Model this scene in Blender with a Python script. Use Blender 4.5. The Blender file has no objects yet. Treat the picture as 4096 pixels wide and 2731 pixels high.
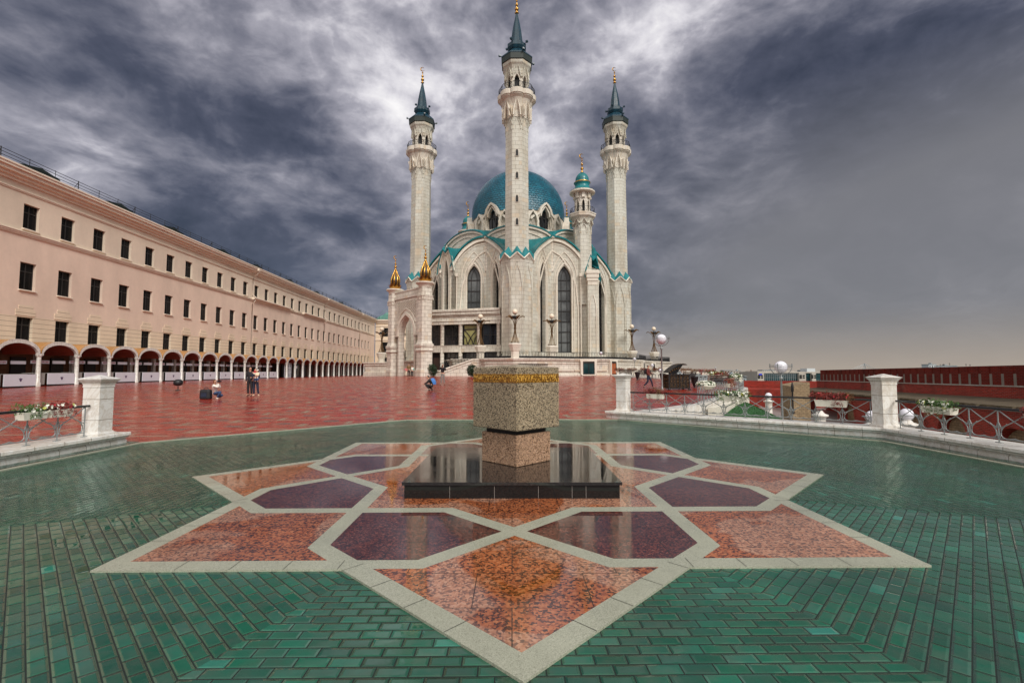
import bpy, bmesh, math, random
from mathutils import Vector, Matrix, geometry
random.seed(7)
SC = bpy.context.scene
COL = SC.collection
R = math.radians
PI = math.pi
# ------------------------------------------------------------------ camera
CAM_H = 1.75
PITCH = R(3.55)
cam_d = bpy.data.cameras.new("camera")
cam_d.sensor_width = 36.0
cam_d.lens = 36.0 * 1901.0 / 4096.0
cam_d.clip_start = 0.05
cam_d.clip_end = 20000
cam = bpy.data.objects.new("camera", cam_d)
cam.location = (0, 0, CAM_H)
cam.rotation_euler = (R(90) + PITCH, 0, 0)
COL.objects.link(cam)
SC.camera = cam
# ------------------------------------------------------------------ exposure
SC.view_settings.view_transform = 'Standard'
SC.view_settings.look = 'None'
SC.view_settings.exposure = 0.58
SC.view_settings.gamma = 1.0
SC.view_settings.use_curve_mapping = False
# ------------------------------------------------------------------ sun
SUN_EL, SUN_AZ = R(40), R(148)            # azimuth clockwise from +Y: behind the camera, to the right
sd = Vector((math.sin(SUN_AZ) * math.cos(SUN_EL), math.cos(SUN_AZ) * math.cos(SUN_EL), math.sin(SUN_EL)))
sl = bpy.data.lights.new("sun", 'SUN')
sl.energy = 1.5
sl.angle = R(18)
sl.color = (1.0, 0.965, 0.91)
so = bpy.data.objects.new("sun", sl)
so.rotation_euler = (-sd).to_track_quat('-Z', 'Y').to_euler()
so.location = (0, -20, 40)
COL.objects.link(so)


def atY(X, Y, D):
    """photo pixel (4096 wide) seen at distance D along +Y -> (x, z)"""
    u = (X - 2048) / 1901.0
    v = -(Y - 1365.5) / 1901.0
    c, s = math.cos(PITCH), math.sin(PITCH)
    k = D / (c - v * s)
    return u * k, CAM_H + (s + v * c) * k


def ZZ(Y, D):
    return atY(2048, Y, D)[1]


# ------------------------------------------------------------------ world: cloud deck over a physical sky
W = bpy.data.worlds.new("World")
SC.world = W
W.use_nodes = True


class NT:
    """tiny helper to write node trees"""
    def __init__(s, tree):
        s.t = tree
        s.n = tree.nodes
        s.l = tree.links

    def node(s, typ, **kw):
        n = s.n.new(typ)
        for k, v in kw.items():
            setattr(n, k, v)
        return n

    def put(s, sock, v):
        if isinstance(v, bpy.types.NodeSocket):
            s.l.new(v, sock)
        elif v is not None:
            if isinstance(v, (tuple, list)) and len(v) == 3 and sock.type == 'RGBA':
                v = tuple(v) + (1,)
            sock.default_value = v

    def math(s, op, a, b=None, c=None, clamp=False):
        n = s.node('ShaderNodeMath', operation=op)
        n.use_clamp = clamp
        s.put(n.inputs[0], a)
        if b is not None:
            s.put(n.inputs[1], b)
        if c is not None:
            s.put(n.inputs[2], c)
        return n.outputs[0]

    def vmath(s, op, a, b=None, out=0):
        n = s.node('ShaderNodeVectorMath', operation=op)
        s.put(n.inputs[0], a)
        if b is not None:
            s.put(n.inputs[1], b)
        return n.outputs[out]

    def noise(s, vec, scale, detail=5, rough=0.55, dist=0.0):
        n = s.node('ShaderNodeTexNoise')
        s.put(n.inputs['Vector'], vec)
        s.put(n.inputs['Scale'], scale)
        s.put(n.inputs['Detail'], detail)
        s.put(n.inputs['Roughness'], rough)
        s.put(n.inputs['Distortion'], dist)
        return n.outputs[0]

    def ramp(s, fac, pts, interp='LINEAR'):
        n = s.node('ShaderNodeValToRGB')
        cr = n.color_ramp
        cr.interpolation = interp
        while len(cr.elements) > 1:
            cr.elements.remove(cr.elements[-1])
        for i, (p, c) in enumerate(pts):
            e = cr.elements[0] if i == 0 else cr.elements.new(p)
            e.position = p
            e.color = (c[0], c[1], c[2], 1) if isinstance(c, (tuple, list)) else (c, c, c, 1)
        s.put(n.inputs[0], fac)
        return n.outputs[0]

    def mix(s, fac, a, b, mode='MIX'):
        n = s.node('ShaderNodeMix', data_type='RGBA', blend_type=mode)
        s.put(n.inputs[0], fac)
        s.put(n.inputs[6], a)
        s.put(n.inputs[7], b)
        return n.outputs[2]

    def mapping(s, vec, scale=(1, 1, 1), loc=(0, 0, 0), rot=(0, 0, 0)):
        n = s.node('ShaderNodeMapping')
        s.put(n.inputs[0], vec)
        n.inputs['Location'].default_value = loc
        n.inputs['Rotation'].default_value = rot
        n.inputs['Scale'].default_value = scale
        return n.outputs[0]

    def sep(s, vec):
        n = s.node('ShaderNodeSeparateXYZ')
        s.put(n.inputs[0], vec)
        return n.outputs

    def comb(s, x, y, z):
        n = s.node('ShaderNodeCombineXYZ')
        s.put(n.inputs[0], x); s.put(n.inputs[1], y); s.put(n.inputs[2], z)
        return n.outputs[0]


def sky_dir(XD, YD):
    """direction of the cloud feature seen at (XD, YD) of the 2352 px wide photo"""
    x, z = atY(XD / .57422, YD / .57422, 1.0)
    return Vector((x, 1.0, z - CAM_H)).normalized()


w = NT(W.node_tree)
w.n.clear()
tc = w.node('ShaderNodeTexCoord')
dirv = w.vmath('NORMALIZE', tc.outputs['Generated'])
dx, dy, dz = w.sep(dirv)
den = w.math('ADD', w.math('MAXIMUM', dz, 0.0), 0.16)
pl = w.comb(w.math('DIVIDE', dx, den), w.math('DIVIDE', dy, den), 0.0)
warp = w.node('ShaderNodeTexNoise')
w.put(warp.inputs['Vector'], pl); warp.inputs['Scale'].default_value = 0.9; warp.inputs['Detail'].default_value = 3
wv = w.vmath('SCALE', w.vmath('SUBTRACT', warp.outputs['Color'], (0.5, 0.5, 0.5)), None)
wv.node.inputs['Scale'].default_value = 0.28
plw = w.vmath('ADD', pl, wv)
big = w.noise(w.mapping(plw, scale=(1.0, 0.75, 1), rot=(0, 0, 0.5)), 1.15, 4, 0.55)
sph = w.vmath('ADD', dirv, w.vmath('SCALE', w.vmath('SUBTRACT', warp.outputs['Color'], (0.5, 0.5, 0.5)), None))
sph.node.inputs[1].links[0].from_node.inputs['Scale'].default_value = 0.13
med = w.noise(w.mapping(sph, scale=(1.0, 1.0, 1.9), rot=(0, 0.18, 0), loc=(3.1, 1.7, 0.4)), 4.6, 9, 0.56, 0.0)
fin = w.noise(w.mapping(sph, scale=(1.0, 1.0, 1.7), rot=(0, -0.15, 0), loc=(1.3, 5.7, 0)), 15.0, 9, 0.62, 0.3)
val = w.math('ADD', w.math('MULTIPLY', w.math('SUBTRACT', big, 0.5), 0.70), w.math('MULTIPLY', w.math('SUBTRACT', med, 0.5), 1.15))
val = w.math('ADD', val, w.math('MULTIPLY', w.math('SUBTRACT', fin, 0.5), 0.42))
LOBES = [  # (x, y, angular size in degrees, strength) in 2352 px photo units: openings (+) and thick banks (-)
    (800, 170, 4, .13), (880, 280, 3.5, .15), (1000, 300, 4, .20), (690, 60, 4, .09), (1050, 130, 5, .10),
    (1500, 70, 5, .22), (1330, 110, 5, .12), (1290, 330, 4, .10), (130, 300, 5, .20), (330, 340, 5, .13), (30, 400, 5, .12),
    (1760, 350, 6, .13), (1620, 400, 6, .09), (720, 410, 6, .12), (560, 400, 5, .10), (1030, 370, 3, .16), (950, 520, 4, .05),
    (60, 20, 5, .10), (2270, 330, 8, .08), (300, 60, 3, .08), (520, 70, 4, .10),
    (250, 150, 8, -.20), (480, 250, 6, -.20), (760, 330, 4, -.18), (640, 310, 4, -.14), (130, 120, 6, -.14), (60, 190, 5, -.12), (1060, 320, 2.2, -.2),
    (1640, 250, 6, -.16), (1850, 230, 6, -.12), (2150, 150, 8, -.14), (1950, 90, 7, -.08), (1900, 480, 9, -.10), (1550, 480, 7, -.12), (2300, 60, 7, -.12),
    (500, 560, 9, -.10), (760, 620, 9, -.16), (300, 480, 5, -.08), (1230, 200, 4, -.06), (1650, 620, 9, -.10),
]
for (lx, ly, sz, amp) in LOBES:
    d = sky_dir(lx, ly)
    dt = w.vmath('DOT_PRODUCT', dirv, tuple(d), out=1)
    k = 1.0 / (R(sz) ** 2)
    e = w.math('POWER', 2.71828, w.math('MULTIPLY', w.math('SUBTRACT', dt, 1.0), k))
    val = w.math('ADD', val, w.math('MULTIPLY', e, amp))
puf = w.noise(w.mapping(sph, scale=(1.0, 1.0, 1.6), loc=(7.3, 2.1, 1.0)), 7.5, 4, 0.5, 0.5)
billow = w.math('SUBTRACT', 0.17, w.math('ABSOLUTE', w.math('SUBTRACT', puf, 0.5)))
val = w.math('ADD', val, w.math('MULTIPLY', billow, 0.80))
val = w.math('ADD', val, 0.415, clamp=True)
cloud = w.ramp(val, [(0.0, (.036, .042, .066)), (.22, (.068, .074, .108)), (.36, (.128, .132, .172)), (.50, (.22, .218, .262)), (.64, (.37, .36, .41)), (.80, (.68, .66, .70)), (1, (.98, .96, .95))])
# low haze towards the right and along the horizon
hz = w.math('MULTIPLY', w.math('SUBTRACT', 1.0, w.math('MULTIPLY', dz, 2.1), clamp=True), 1.7, clamp=True)
rightm = w.math('MULTIPLY', w.math('ADD', w.math('MULTIPLY', dx, 3.4), -0.40), hz, clamp=True)
cloud = w.mix(w.math('MULTIPLY', rightm, 0.90), cloud, (.185, .182, .195))
warm = w.math('POWER', w.math('SUBTRACT', 1.0, w.math('MULTIPLY', w.math('ABSOLUTE', w.math('SUBTRACT', dz, 0.0)), 9.0), clamp=True), 1.4)
warm = w.math('MULTIPLY', warm, w.math('ADD', w.math('MULTIPLY', dx, 3.0), 0.25, clamp=True))
cloud = w.mix(w.math('MULTIPLY', warm, 0.75), cloud, (.44, .37, .30))
leftm = w.math('MULTIPLY', w.math('SUBTRACT', 1.0, w.math('MULTIPLY', dz, 4.2), clamp=True), w.math('MULTIPLY', w.math('SUBTRACT', 0.05, dx), 4.0, clamp=True), clamp=True)
cloud = w.mix(w.math('MULTIPLY', leftm, 0.60), cloud, (.085, .105, .165))
# unseen sky behind the camera, brightened to add light from the front
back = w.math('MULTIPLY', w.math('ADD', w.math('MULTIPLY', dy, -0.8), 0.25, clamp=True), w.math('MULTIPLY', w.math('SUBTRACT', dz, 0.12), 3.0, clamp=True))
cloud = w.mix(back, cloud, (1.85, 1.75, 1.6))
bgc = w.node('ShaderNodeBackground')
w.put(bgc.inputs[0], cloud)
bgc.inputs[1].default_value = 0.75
skyt = w.node('ShaderNodeTexSky', sky_type='NISHITA')
skyt.sun_disc = False
skyt.sun_elevation = SUN_EL
skyt.sun_rotation = SUN_AZ
bgs = w.node('ShaderNodeBackground')
w.put(bgs.inputs[0], skyt.outputs[0])
bgs.inputs[1].default_value = 0.06
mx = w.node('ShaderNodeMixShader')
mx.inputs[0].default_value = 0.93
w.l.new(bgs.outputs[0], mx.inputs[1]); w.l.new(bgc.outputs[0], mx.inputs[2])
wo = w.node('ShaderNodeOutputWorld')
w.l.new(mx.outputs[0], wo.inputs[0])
W.cycles.sampling_method = 'MANUAL'
W.cycles.sample_map_resolution = 512

# ------------------------------------------------------------------ materials
MATS = {}


def new_mat(name):
    m = bpy.data.materials.new(name)
    m.use_nodes = True
    t = NT(m.node_tree)
    b = m.node_tree.nodes['Principled BSDF']
    MATS[name] = m
    return m, t, b


def bump(t, b, h, strength=0.3, dist=0.02):
    n = t.node('ShaderNodeBump')
    n.inputs['Strength'].default_value = strength
    n.inputs['Distance'].default_value = dist
    t.put(n.inputs['Height'], h)
    t.l.new(n.outputs[0], b.inputs['Normal'])


def brick(t, vec, w_, h_, mortar, c1, c2, cm, offset=0.5, smooth=0.1, bias=0.0):
    n = t.node('ShaderNodeTexBrick')
    n.offset = offset
    t.put(n.inputs['Vector'], vec)
    n.inputs['Scale'].default_value = 1
    n.inputs['Brick Width'].default_value = w_
    n.inputs['Row Height'].default_value = h_
    n.inputs['Mortar Size'].default_value = mortar
    n.inputs['Mortar Smooth'].default_value = smooth
    n.inputs['Bias'].default_value = bias
    t.put(n.inputs['Color1'], c1); t.put(n.inputs['Color2'], c2); t.put(n.inputs['Mortar'], cm)
    return n


def uvs(t):
    return t.node('ShaderNodeTexCoord').outputs['UV']


def obj_co(t):
    return t.node('ShaderNodeNewGeometry').outputs['Position']


def plain(name, col, rough=0.5, metal=0.0, var=0.25, vs=1.5, bmp=0.0, spec=0.5):
    m, t, b = new_mat(name)
    p = obj_co(t)
    n1 = t.noise(p, vs, 6, 0.6)
    n2 = t.noise(p, vs * 9, 4, 0.6)
    f = t.math('ADD', t.math('MULTIPLY', n1, 0.65), t.math('MULTIPLY', n2, 0.35))
    lo = tuple(c * (1 - var) for c in col)
    hi = tuple(min(1, c * (1 + var)) for c in col)
    t.put(b.inputs['Base Color'], t.ramp(f, [(.3, lo), (.7, hi)]))
    b.inputs['Roughness'].default_value = rough
    b.inputs['Metallic'].default_value = metal
    b.inputs['Specular IOR Level'].default_value = spec
    if bmp:
        bump(t, b, n2, bmp, 0.02)
    return m


# pale limestone cladding in courses
def stone_mat(name, bw, bh, mortar, ca, cb, cm, stain=0.35, rough=0.6):
    m, t, b = new_mat(name)
    uv = uvs(t)
    br = brick(t, uv, bw, bh, mortar, ca, cb, cm, smooth=0.15)
    p = obj_co(t)
    stn = t.noise(t.mapping(p, scale=(1, 1, .35)), 0.55, 6, 0.62)
    fine = t.noise(p, 9, 5, 0.65)
    c = t.mix(t.math('MULTIPLY', t.ramp(stn, [(.42, 0), (.72, 1)]), stain), br.outputs['Color'], (.50, .36, .22), 'MULTIPLY')
    c = t.mix(0.30, c, t.ramp(fine, [(.3, .45), (.7, 1.0)]), 'MULTIPLY')
    # a few replaced slabs of warmer stone
    wn = t.node('ShaderNodeTexWhiteNoise', noise_dimensions='2D')
    sx, sy, _ = t.sep(uv)
    t.put(wn.inputs['Vector'], t.comb(t.math('FLOOR', t.math('DIVIDE', sx, bw)), t.math('FLOOR', t.math('DIVIDE', sy, bh)), 0.0))
    odd = t.math('GREATER_THAN', wn.outputs['Value'], 0.94)
    c = t.mix(t.math('MULTIPLY', odd, 0.45), c, (.60, .47, .32), 'MIX')
    t.put(b.inputs['Base Color'], c)
    b.inputs['Roughness'].default_value = rough
    b.inputs['Specular IOR Level'].default_value = 0.35
    h = t.math('SUBTRACT', t.math('MULTIPLY', fine, 0.15), br.outputs['Fac'])
    bump(t, b, h, 0.5, 0.02)
    return m


stone_mat('stone', 1.0, .58, .014, (.66, .65, .575), (.60, .58, .50), (.21, .17, .14), stain=.50)
stone_mat('stone_small', .8, .5, .016, (.78, .73, .64), (.66, .61, .53), (.22, .17, .13), stain=0.25)
stone_mat('stone_trim', 1.6, 5.0, .012, (.78, .72, .62), (.72, .66, .57), (.35, .29, .23), stain=0.25)


def marble_mat(name='marble', bw=.62):
    m, t, b = new_mat(name)
    p = obj_co(t)
    vein = t.noise(p, 2.2, 8, 0.65, 1.6)
    v = t.ramp(vein, [(.40, (.78, .77, .74)), (.50, (.66, .62, .56)), (.56, (.80, .79, .76)), (.8, (.70, .67, .61))])
    st = t.noise(t.mapping(p, scale=(1, 1, .25)), 3.0, 5, 0.6)
    v = t.mix(t.ramp(st, [(.52, 0.0), (.75, .45)]), v, (.50, .36, .20), 'MULTIPLY')
    br = brick(t, t.mapping(uvs(t), loc=(20 if bw > 9 else 0, 0.12, 0)), bw, .47, .006, (1, 1, 1), (.93, .92, .9), (.30, .25, .2), offset=0.0)
    v = t.mix(1.0, v, br.outputs['Color'], 'MULTIPLY')
    t.put(b.inputs['Base Color'], v)
    b.inputs['Roughness'].default_value = 0.28
    bump(t, b, t.math('MULTIPLY', br.outputs['Fac'], -1.0), 0.4, 0.006)


marble_mat()
marble_mat('marble_shaft', 50)


def teal_mat(name, scale_tiles=False, col=(.004, .12, .15)):
    m, t, b = new_mat(name)
    p = obj_co(t)
    n = t.noise(p, .8, 6, .6)
    c = t.ramp(n, [(.3, tuple(x * .7 for x in col)), (.7, tuple(x * 1.35 for x in col))])
    b.inputs['Metallic'].default_value = 0.0
    b.inputs['Roughness'].default_value = 0.30
    uv = uvs(t)
    if scale_tiles:
        br = brick(t, t.mapping(uv, rot=(0, 0, 0)), .62, .40, .035, (1, 1, 1), (.62, .7, .74), (.22, .3, .34), smooth=.8)
        c = t.mix(1.0, c, br.outputs['Color'], 'MULTIPLY')
        # each scale tips outward: saw-tooth height within the row
        _, sy, _ = t.sep(uv)
        saw = t.math('FRACT', t.math('DIVIDE', sy, .40))
        h = t.math('SUBTRACT', t.math('MULTIPLY', t.math('SUBTRACT', 1.0, saw), .9), br.outputs['Fac'])
        bump(t, b, t.math('ADD', h, t.math('MULTIPLY', t.noise(p, 5, 3, .5), .8)), 1.0, 0.10)
    else:
        sx, sy, _ = t.sep(uv)
        seam = t.math('LESS_THAN', t.math('FRACT', t.math('DIVIDE', sx, .55)), .09)
        c = t.mix(t.math('MULTIPLY', seam, .5), c, (.01, .08, .10))
        bump(t, b, t.math('ADD', seam, t.noise(p, 2.5, 4, .5)), .35, .03)
    t.put(b.inputs['Base Color'], c)


teal_mat('teal', col=(.006, .17, .185))
teal_mat('teal_dome', True, col=(.004, .125, .185))
teal_mat('teal_spire', col=(.0015, .030, .052))
teal_mat('green_roof', col=(.10, .26, .20))
plain('gold', (.62, .34, .08), .22, 1.0, .25, 6)
plain('bronze', (.17, .095, .04), .4, .7, .4, 8)
plain('iron', (.018, .018, .02), .45, .3, .3, 5)
plain('rail_grey', (.26, .28, .28), .42, .25, .25, 6)
plain('black_rail', (.014, .013, .013), .25, 0, .3, 6)
plain('dark_green_roof', (.012, .022, .018), .5, 0, .3, 3)
plain('frame_dark', (.020, .018, .017), .4, 0, .3, 5)
plain('plaster_moulding', (.80, .70, .58), .75, 0, .10, 1.3)
plain('tan_roof', (.42, .21, .07), .45, 0, .25, 1.2)
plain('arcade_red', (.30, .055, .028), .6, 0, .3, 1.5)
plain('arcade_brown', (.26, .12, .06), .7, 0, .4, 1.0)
plain('white_panel', (.66, .66, .72), .35, 0, .06, 1.5)
plain('white_box', (.74, .70, .60), .5, 0, .14, 5)
plain('grey_panel', (.36, .34, .31), .5, 0, .12, 1.5)
plain('globe_white', (.80, .79, .86), .22, 0, .04, 5)
plain('globe_cream', (.78, .66, .52), .22, 0, .12, 5)
plain('red_sign', (.42, .02, .05), .5, 0, .1, 4)
plain('crest', (.10, .06, .13), .5, 0, .4, 9)
plain('soil', (.05, .03, .02), .9, 0, .4, 9, .5)
plain('leaf', (.055, .13, .022), .5, 0, .5, 14)
plain('leaf_dark', (.012, .035, .010), .5, 0, .5, 14)
plain('leaf_red', (.20, .025, .018), .55, 0, .6, 14)
plain('leaf_brown', (.20, .09, .03), .6, 0, .6, 14)
plain('petal_white', (.80, .80, .70), .5, 0, .08, 14)
plain('petal_yellow', (.62, .62, .16), .5, 0, .2, 14)
plain('lawn', (.016, .085, .018), .8, 0, .45, 3, .8)
plain('path_grey', (.30, .27, .25), .35, 0, .25, 1.4)
plain('ground_far', (.06, .075, .06), .9, 0, .5, .02)
plain('city_pale', (.42, .38, .33), .7, 0, .2, .3)
plain('city_grey', (.26, .28, .29), .6, 0, .2, .3)
plain('city_roof', (.30, .34, .36), .5, 0, .2, .2)
plain('city_brown', (.20, .13, .10), .7, 0, .2, .3)
plain('far_pale', (.50, .54, .56), .7, 0, .03, .01)
plain('blue_sign', (.02, .04, .55), .4, 0, .1, 4)
plain('moss_ledge', (.095, .072, .042), .85, 0, .6, 1.1, .9)
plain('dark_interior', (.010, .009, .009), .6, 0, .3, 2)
plain('skin', (.50, .26, .17), .5, 0, .1, 9)
plain('cloth_black', (.012, .012, .015), .7, 0, .3, 9)
plain('cloth_white', (.76, .72, .66), .7, 0, .08, 9)
plain('cloth_jeans', (.035, .07, .16), .7, 0, .35, 12)
plain('cloth_navy', (.014, .022, .05), .7, 0, .3, 9)
plain('cloth_grey', (.20, .19, .18), .7, 0, .3, 12)
plain('cloth_maroon', (.14, .02, .014), .6, 0, .3, 9)
plain('cloth_red', (.50, .02, .04), .6, 0, .2, 9)
plain('cloth_pink', (.70, .16, .18), .6, 0, .2, 9)
plain('cloth_mint', (.22, .60, .50), .6, 0, .2, 9)
plain('cloth_olive', (.17, .10, .03), .6, 0, .3, 9)
plain('cloth_teal', (.03, .10, .10), .6, 0, .3, 9)
plain('cloth_cream', (.72, .62, .46), .7, 0, .1, 9)
plain('cloth_blue', (.05, .20, .55), .5, 0, .7, 30)
plain('hair_black', (.012, .010, .009), .5, 0, .2, 9)
plain('hair_brown', (.20, .075, .025), .5, 0, .3, 9)
plain('wood_dark', (.035, .018, .012), .45, 0, .3, 7)
plain('warm_room', (.45, .12, .04), .5, 0, .4, 3)


def plaster_mat(name, col, rust=False):
    m, t, b = new_mat(name)
    p = obj_co(t)
    n = t.noise(t.mapping(p, scale=(.6, .6, .25)), .5, 6, .6)
    n2 = t.noise(p, 3, 6, .7)
    c = t.ramp(n, [(.3, tuple(x * .86 for x in col)), (.7, tuple(min(1, x * 1.1) for x in col))])
    c = t.mix(.18, c, t.ramp(n2, [(.3, .6), (.7, 1.)]), 'MULTIPLY')
    if rust:
        _, sy, _ = t.sep(uvs(t))
        ln = t.math('LESS_THAN', t.math('FRACT', t.math('DIVIDE', sy, .42)), .07)
        c = t.mix(t.math('MULTIPLY', ln, .75), c, (.12, .07, .05))
        bump(t, b, t.math('MULTIPLY', ln, -1.0), .5, .03)
    t.put(b.inputs['Base Color'], c)
    b.inputs['Roughness'].default_value = .8
    b.inputs['Specular IOR Level'].default_value = .25


plaster_mat('plaster', (.80, .63, .51))
plaster_mat('plaster_rust', (.80, .66, .50), True)
plaster_mat('plaster_upper', (.76, .64, .51))


def glass_mat(name, tint=(.02, .022, .025), rough=.06, var=True):
    m, t, b = new_mat(name)
    n = t.noise(obj_co(t), .5, 3, .5)
    t.put(b.inputs['Base Color'], t.ramp(n, [(.35, tuple(x * .4 for x in tint)), (.7, tint)]))
    b.inputs['Roughness'].default_value = rough
    b.inputs['IOR'].default_value = 1.5
    bump(t, b, n, .08, .3)


glass_mat('glass')
glass_mat('glass_pale', (.16, .17, .17), .12)
glass_mat('glass_warm', (.42, .40, .16), .15)
glass_mat('glass_dull', (.012, .012, .013), .25)
MATS['glass_dull'].node_tree.nodes['Principled BSDF'].inputs['Specular IOR Level'].default_value = .12
glass_mat('glass_teal', (.02, .07, .08), .08)


def brick_wall_mat():
    m, t, b = new_mat('red_brick')
    uv = uvs(t)
    br = brick(t, uv, .27, .085, .010, (.40, .030, .018), (.22, .016, .010), (.26, .12, .09), smooth=.2)
    p = obj_co(t)
    n = t.noise(p, .9, 7, .68)
    n2 = t.noise(t.mapping(p, scale=(1, 1, .3)), .7, 5, .6)
    c = t.mix(t.ramp(n, [(.62, 0), (.80, .55)]), br.outputs['Color'], (.30, .20, .15))
    c = t.mix(t.ramp(n2, [(.5, 0), (.75, .6)]), c, (.035, .020, .018))
    t.put(b.inputs['Base Color'], c)
    b.inputs['Roughness'].default_value = .6
    b.inputs['Specular IOR Level'].default_value = .2
    bump(t, b, t.math('SUBTRACT', n, br.outputs['Fac']), .7, .03)
    m, t, b = new_mat('rubble_stone')
    uv = uvs(t)
    br = brick(t, uv, .30, .15, .010, (.40, .29, .17), (.30, .21, .12), (.12, .085, .05), smooth=.5)
    n = t.noise(obj_co(t), 2.2, 7, .68)
    c = t.mix(.6, br.outputs['Color'], t.ramp(n, [(.3, .35), (.7, 1.1)]), 'MULTIPLY')
    t.put(b.inputs['Base Color'], c)
    b.inputs['Roughness'].default_value = .8
    bump(t, b, t.math('SUBTRACT', n, br.outputs['Fac']), .8, .04)


brick_wall_mat()


# ---- paving
def paving_mats():
    # red plaza pavers with a stepped pattern of pale pavers
    m, t, b = new_mat('plaza_paving')
    p = obj_co(t)
    ca, sa = math.cos(R(6)), math.sin(R(6))
    px, py, _ = t.sep(p)
    x = t.math('ADD', t.math('MULTIPLY', px, ca), t.math('MULTIPLY', py, sa))
    y = t.math('SUBTRACT', t.math('MULTIPLY', py, ca), t.math('MULTIPLY', px, sa))
    br = brick(t, t.comb(x, y, 0.0), .21, .105, .007, (.47, .028, .008), (.25, .012, .004), (.05, .008, .005), smooth=.3)
    A, B, P, Wd = 1.3, 0.65, 2.6, 0.20
    v = t.math('SUBTRACT', y, t.math('MULTIPLY', t.math('FLOOR', t.math('DIVIDE', x, A)), B))
    fv = t.math('MULTIPLY', t.math('FRACT', t.math('DIVIDE', v, P)), P)
    fx = t.math('MULTIPLY', t.math('FRACT', t.math('DIVIDE', x, A)), A)
    hline = t.math('LESS_THAN', fv, Wd)
    vline = t.math('MULTIPLY', t.math('LESS_THAN', fx, Wd), t.math('LESS_THAN', fv, B + Wd))
    pale = t.math('MAXIMUM', hline, vline)
    patch = t.math('MULTIPLY', t.math('MULTIPLY', t.math('GREATER_THAN', fx, .45), t.math('LESS_THAN', fx, .95)),
                   t.math('MULTIPLY', t.math('GREATER_THAN', fv, 1.35), t.math('LESS_THAN', fv, 1.75)))
    fade = t.ramp(t.noise(p, .16, 4, .6), [(.32, .50), (.6, .95)])
    c = t.mix(t.math('MULTIPLY', pale, fade), br.outputs['Color'], t.mix(br.outputs['Fac'], (.31, .24, .16), (.07, .05, .04)))
    c = t.mix(t.math('MULTIPLY', patch, .85), c, (.07, .08, .075))
    n = t.noise(p, .35, 6, .6)
    c = t.mix(.55, c, t.ramp(n, [(.3, .55), (.7, 1.15)]), 'MULTIPLY')
    t.put(b.inputs['Base Color'], c)
    n3 = t.noise(p, 1.6, 6, .62)
    t.put(b.inputs['Roughness'], t.ramp(n3, [(.35, .10), (.65, .34)]))
    b.inputs['Specular IOR Level'].default_value = .26
    rip = t.noise(t.mapping(p, scale=(1.0, 2.6, 1)), 2.4, 5, .6)
    h = t.math('ADD', t.math('MULTIPLY', br.outputs['Fac'], -.10), t.math('MULTIPLY', rip, .9))
    bump(t, b, h, .45, .030)

    # glazed green setts of the basin
    m, t, b = new_mat('green_setts')
    uv = uvs(t)
    br = brick(t, uv, .20, .100, .0052, (.010, .100, .056), (.022, .092, .062), (.006, .012, .007), smooth=.35)
    p = obj_co(t)
    n = t.noise(p, .8, 6, .6)
    n2 = t.noise(p, 14, 5, .6)
    n4 = t.noise(p, 5.5, 4, .6)
    sx, sy, _ = t.sep(uv)
    row = t.math('FLOOR', t.math('DIVIDE', sy, .1))
    colm = t.math('FLOOR', t.math('DIVIDE', t.math('ADD', sx, t.math('MULTIPLY', t.math('SUBTRACT', 1.0, t.math('MODULO', row, 2.0)), .1)), .2))
    w1 = t.node('ShaderNodeTexWhiteNoise', noise_dimensions='2D')
    t.put(w1.inputs['Vector'], t.comb(colm, row, 0.0))
    c = t.mix(.7, br.outputs['Color'], t.ramp(n, [(.3, .5), (.7, 1.5)]), 'MULTIPLY')
    c = t.mix(t.ramp(n4, [(.42, 0), (.75, .5)]), c, (.065, .085, .062))
    c = t.mix(t.ramp(n2, [(.66, 0), (.74, .5)]), c, (.012, .05, .03))
    c = t.mix(br.outputs['Fac'], c, (.006, .016, .011))
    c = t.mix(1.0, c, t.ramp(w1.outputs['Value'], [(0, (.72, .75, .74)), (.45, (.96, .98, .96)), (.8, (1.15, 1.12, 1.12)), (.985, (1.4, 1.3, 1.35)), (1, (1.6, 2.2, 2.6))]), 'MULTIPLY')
    t.put(b.inputs['Base Color'], c)
    r = t.mix(br.outputs['Fac'], t.ramp(n4, [(.35, .07), (.7, .24)]), (.6, .6, .6))
    t.put(b.inputs['Roughness'], r)
    # every sett is tilted a little its own way, so the sky glints differ from one to the next
    rx, ry, _ = t.sep(w1.outputs['Color'])
    tiltx = t.math('MULTIPLY', t.math('SUBTRACT', rx, .5), t.math('FRACT', t.math('DIVIDE', sx, .2)))
    tilty = t.math('MULTIPLY', t.math('SUBTRACT', ry, .5), t.math('FRACT', t.math('DIVIDE', sy, .1)))
    pil = brick(t, uv, .20, .100, .021, (1, 1, 1), (1, 1, 1), (0, 0, 0), smooth=1.0)      # rounded edges of each sett
    h = t.math('ADD', t.math('MULTIPLY', pil.outputs['Fac'], -1.3), t.math('MULTIPLY', t.math('ADD', tiltx, tilty), .9))
    h = t.math('ADD', h, t.math('MULTIPLY', n4, .25))
    bump(t, b, h, .85, .010)
    pm = t.ramp(t.noise(p, 1.15, 4, .55, .3), [(.53, 0), (.57, 1)])
    pm = t.math('MULTIPLY', pm, t.math('SUBTRACT', 1.0, br.outputs['Fac'], clamp=True))
    t.put(b.inputs['Roughness'], t.mix(pm, r, (.02, .02, .02)))
    b.inputs['Normal'].links[0].from_node.inputs['Strength'].default_value = .85
    t.put(b.inputs['Normal'].links[0].from_node.inputs['Strength'], t.math('MULTIPLY', t.math('SUBTRACT', 1.0, t.math('MULTIPLY', pm, .8)), .85))

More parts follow.
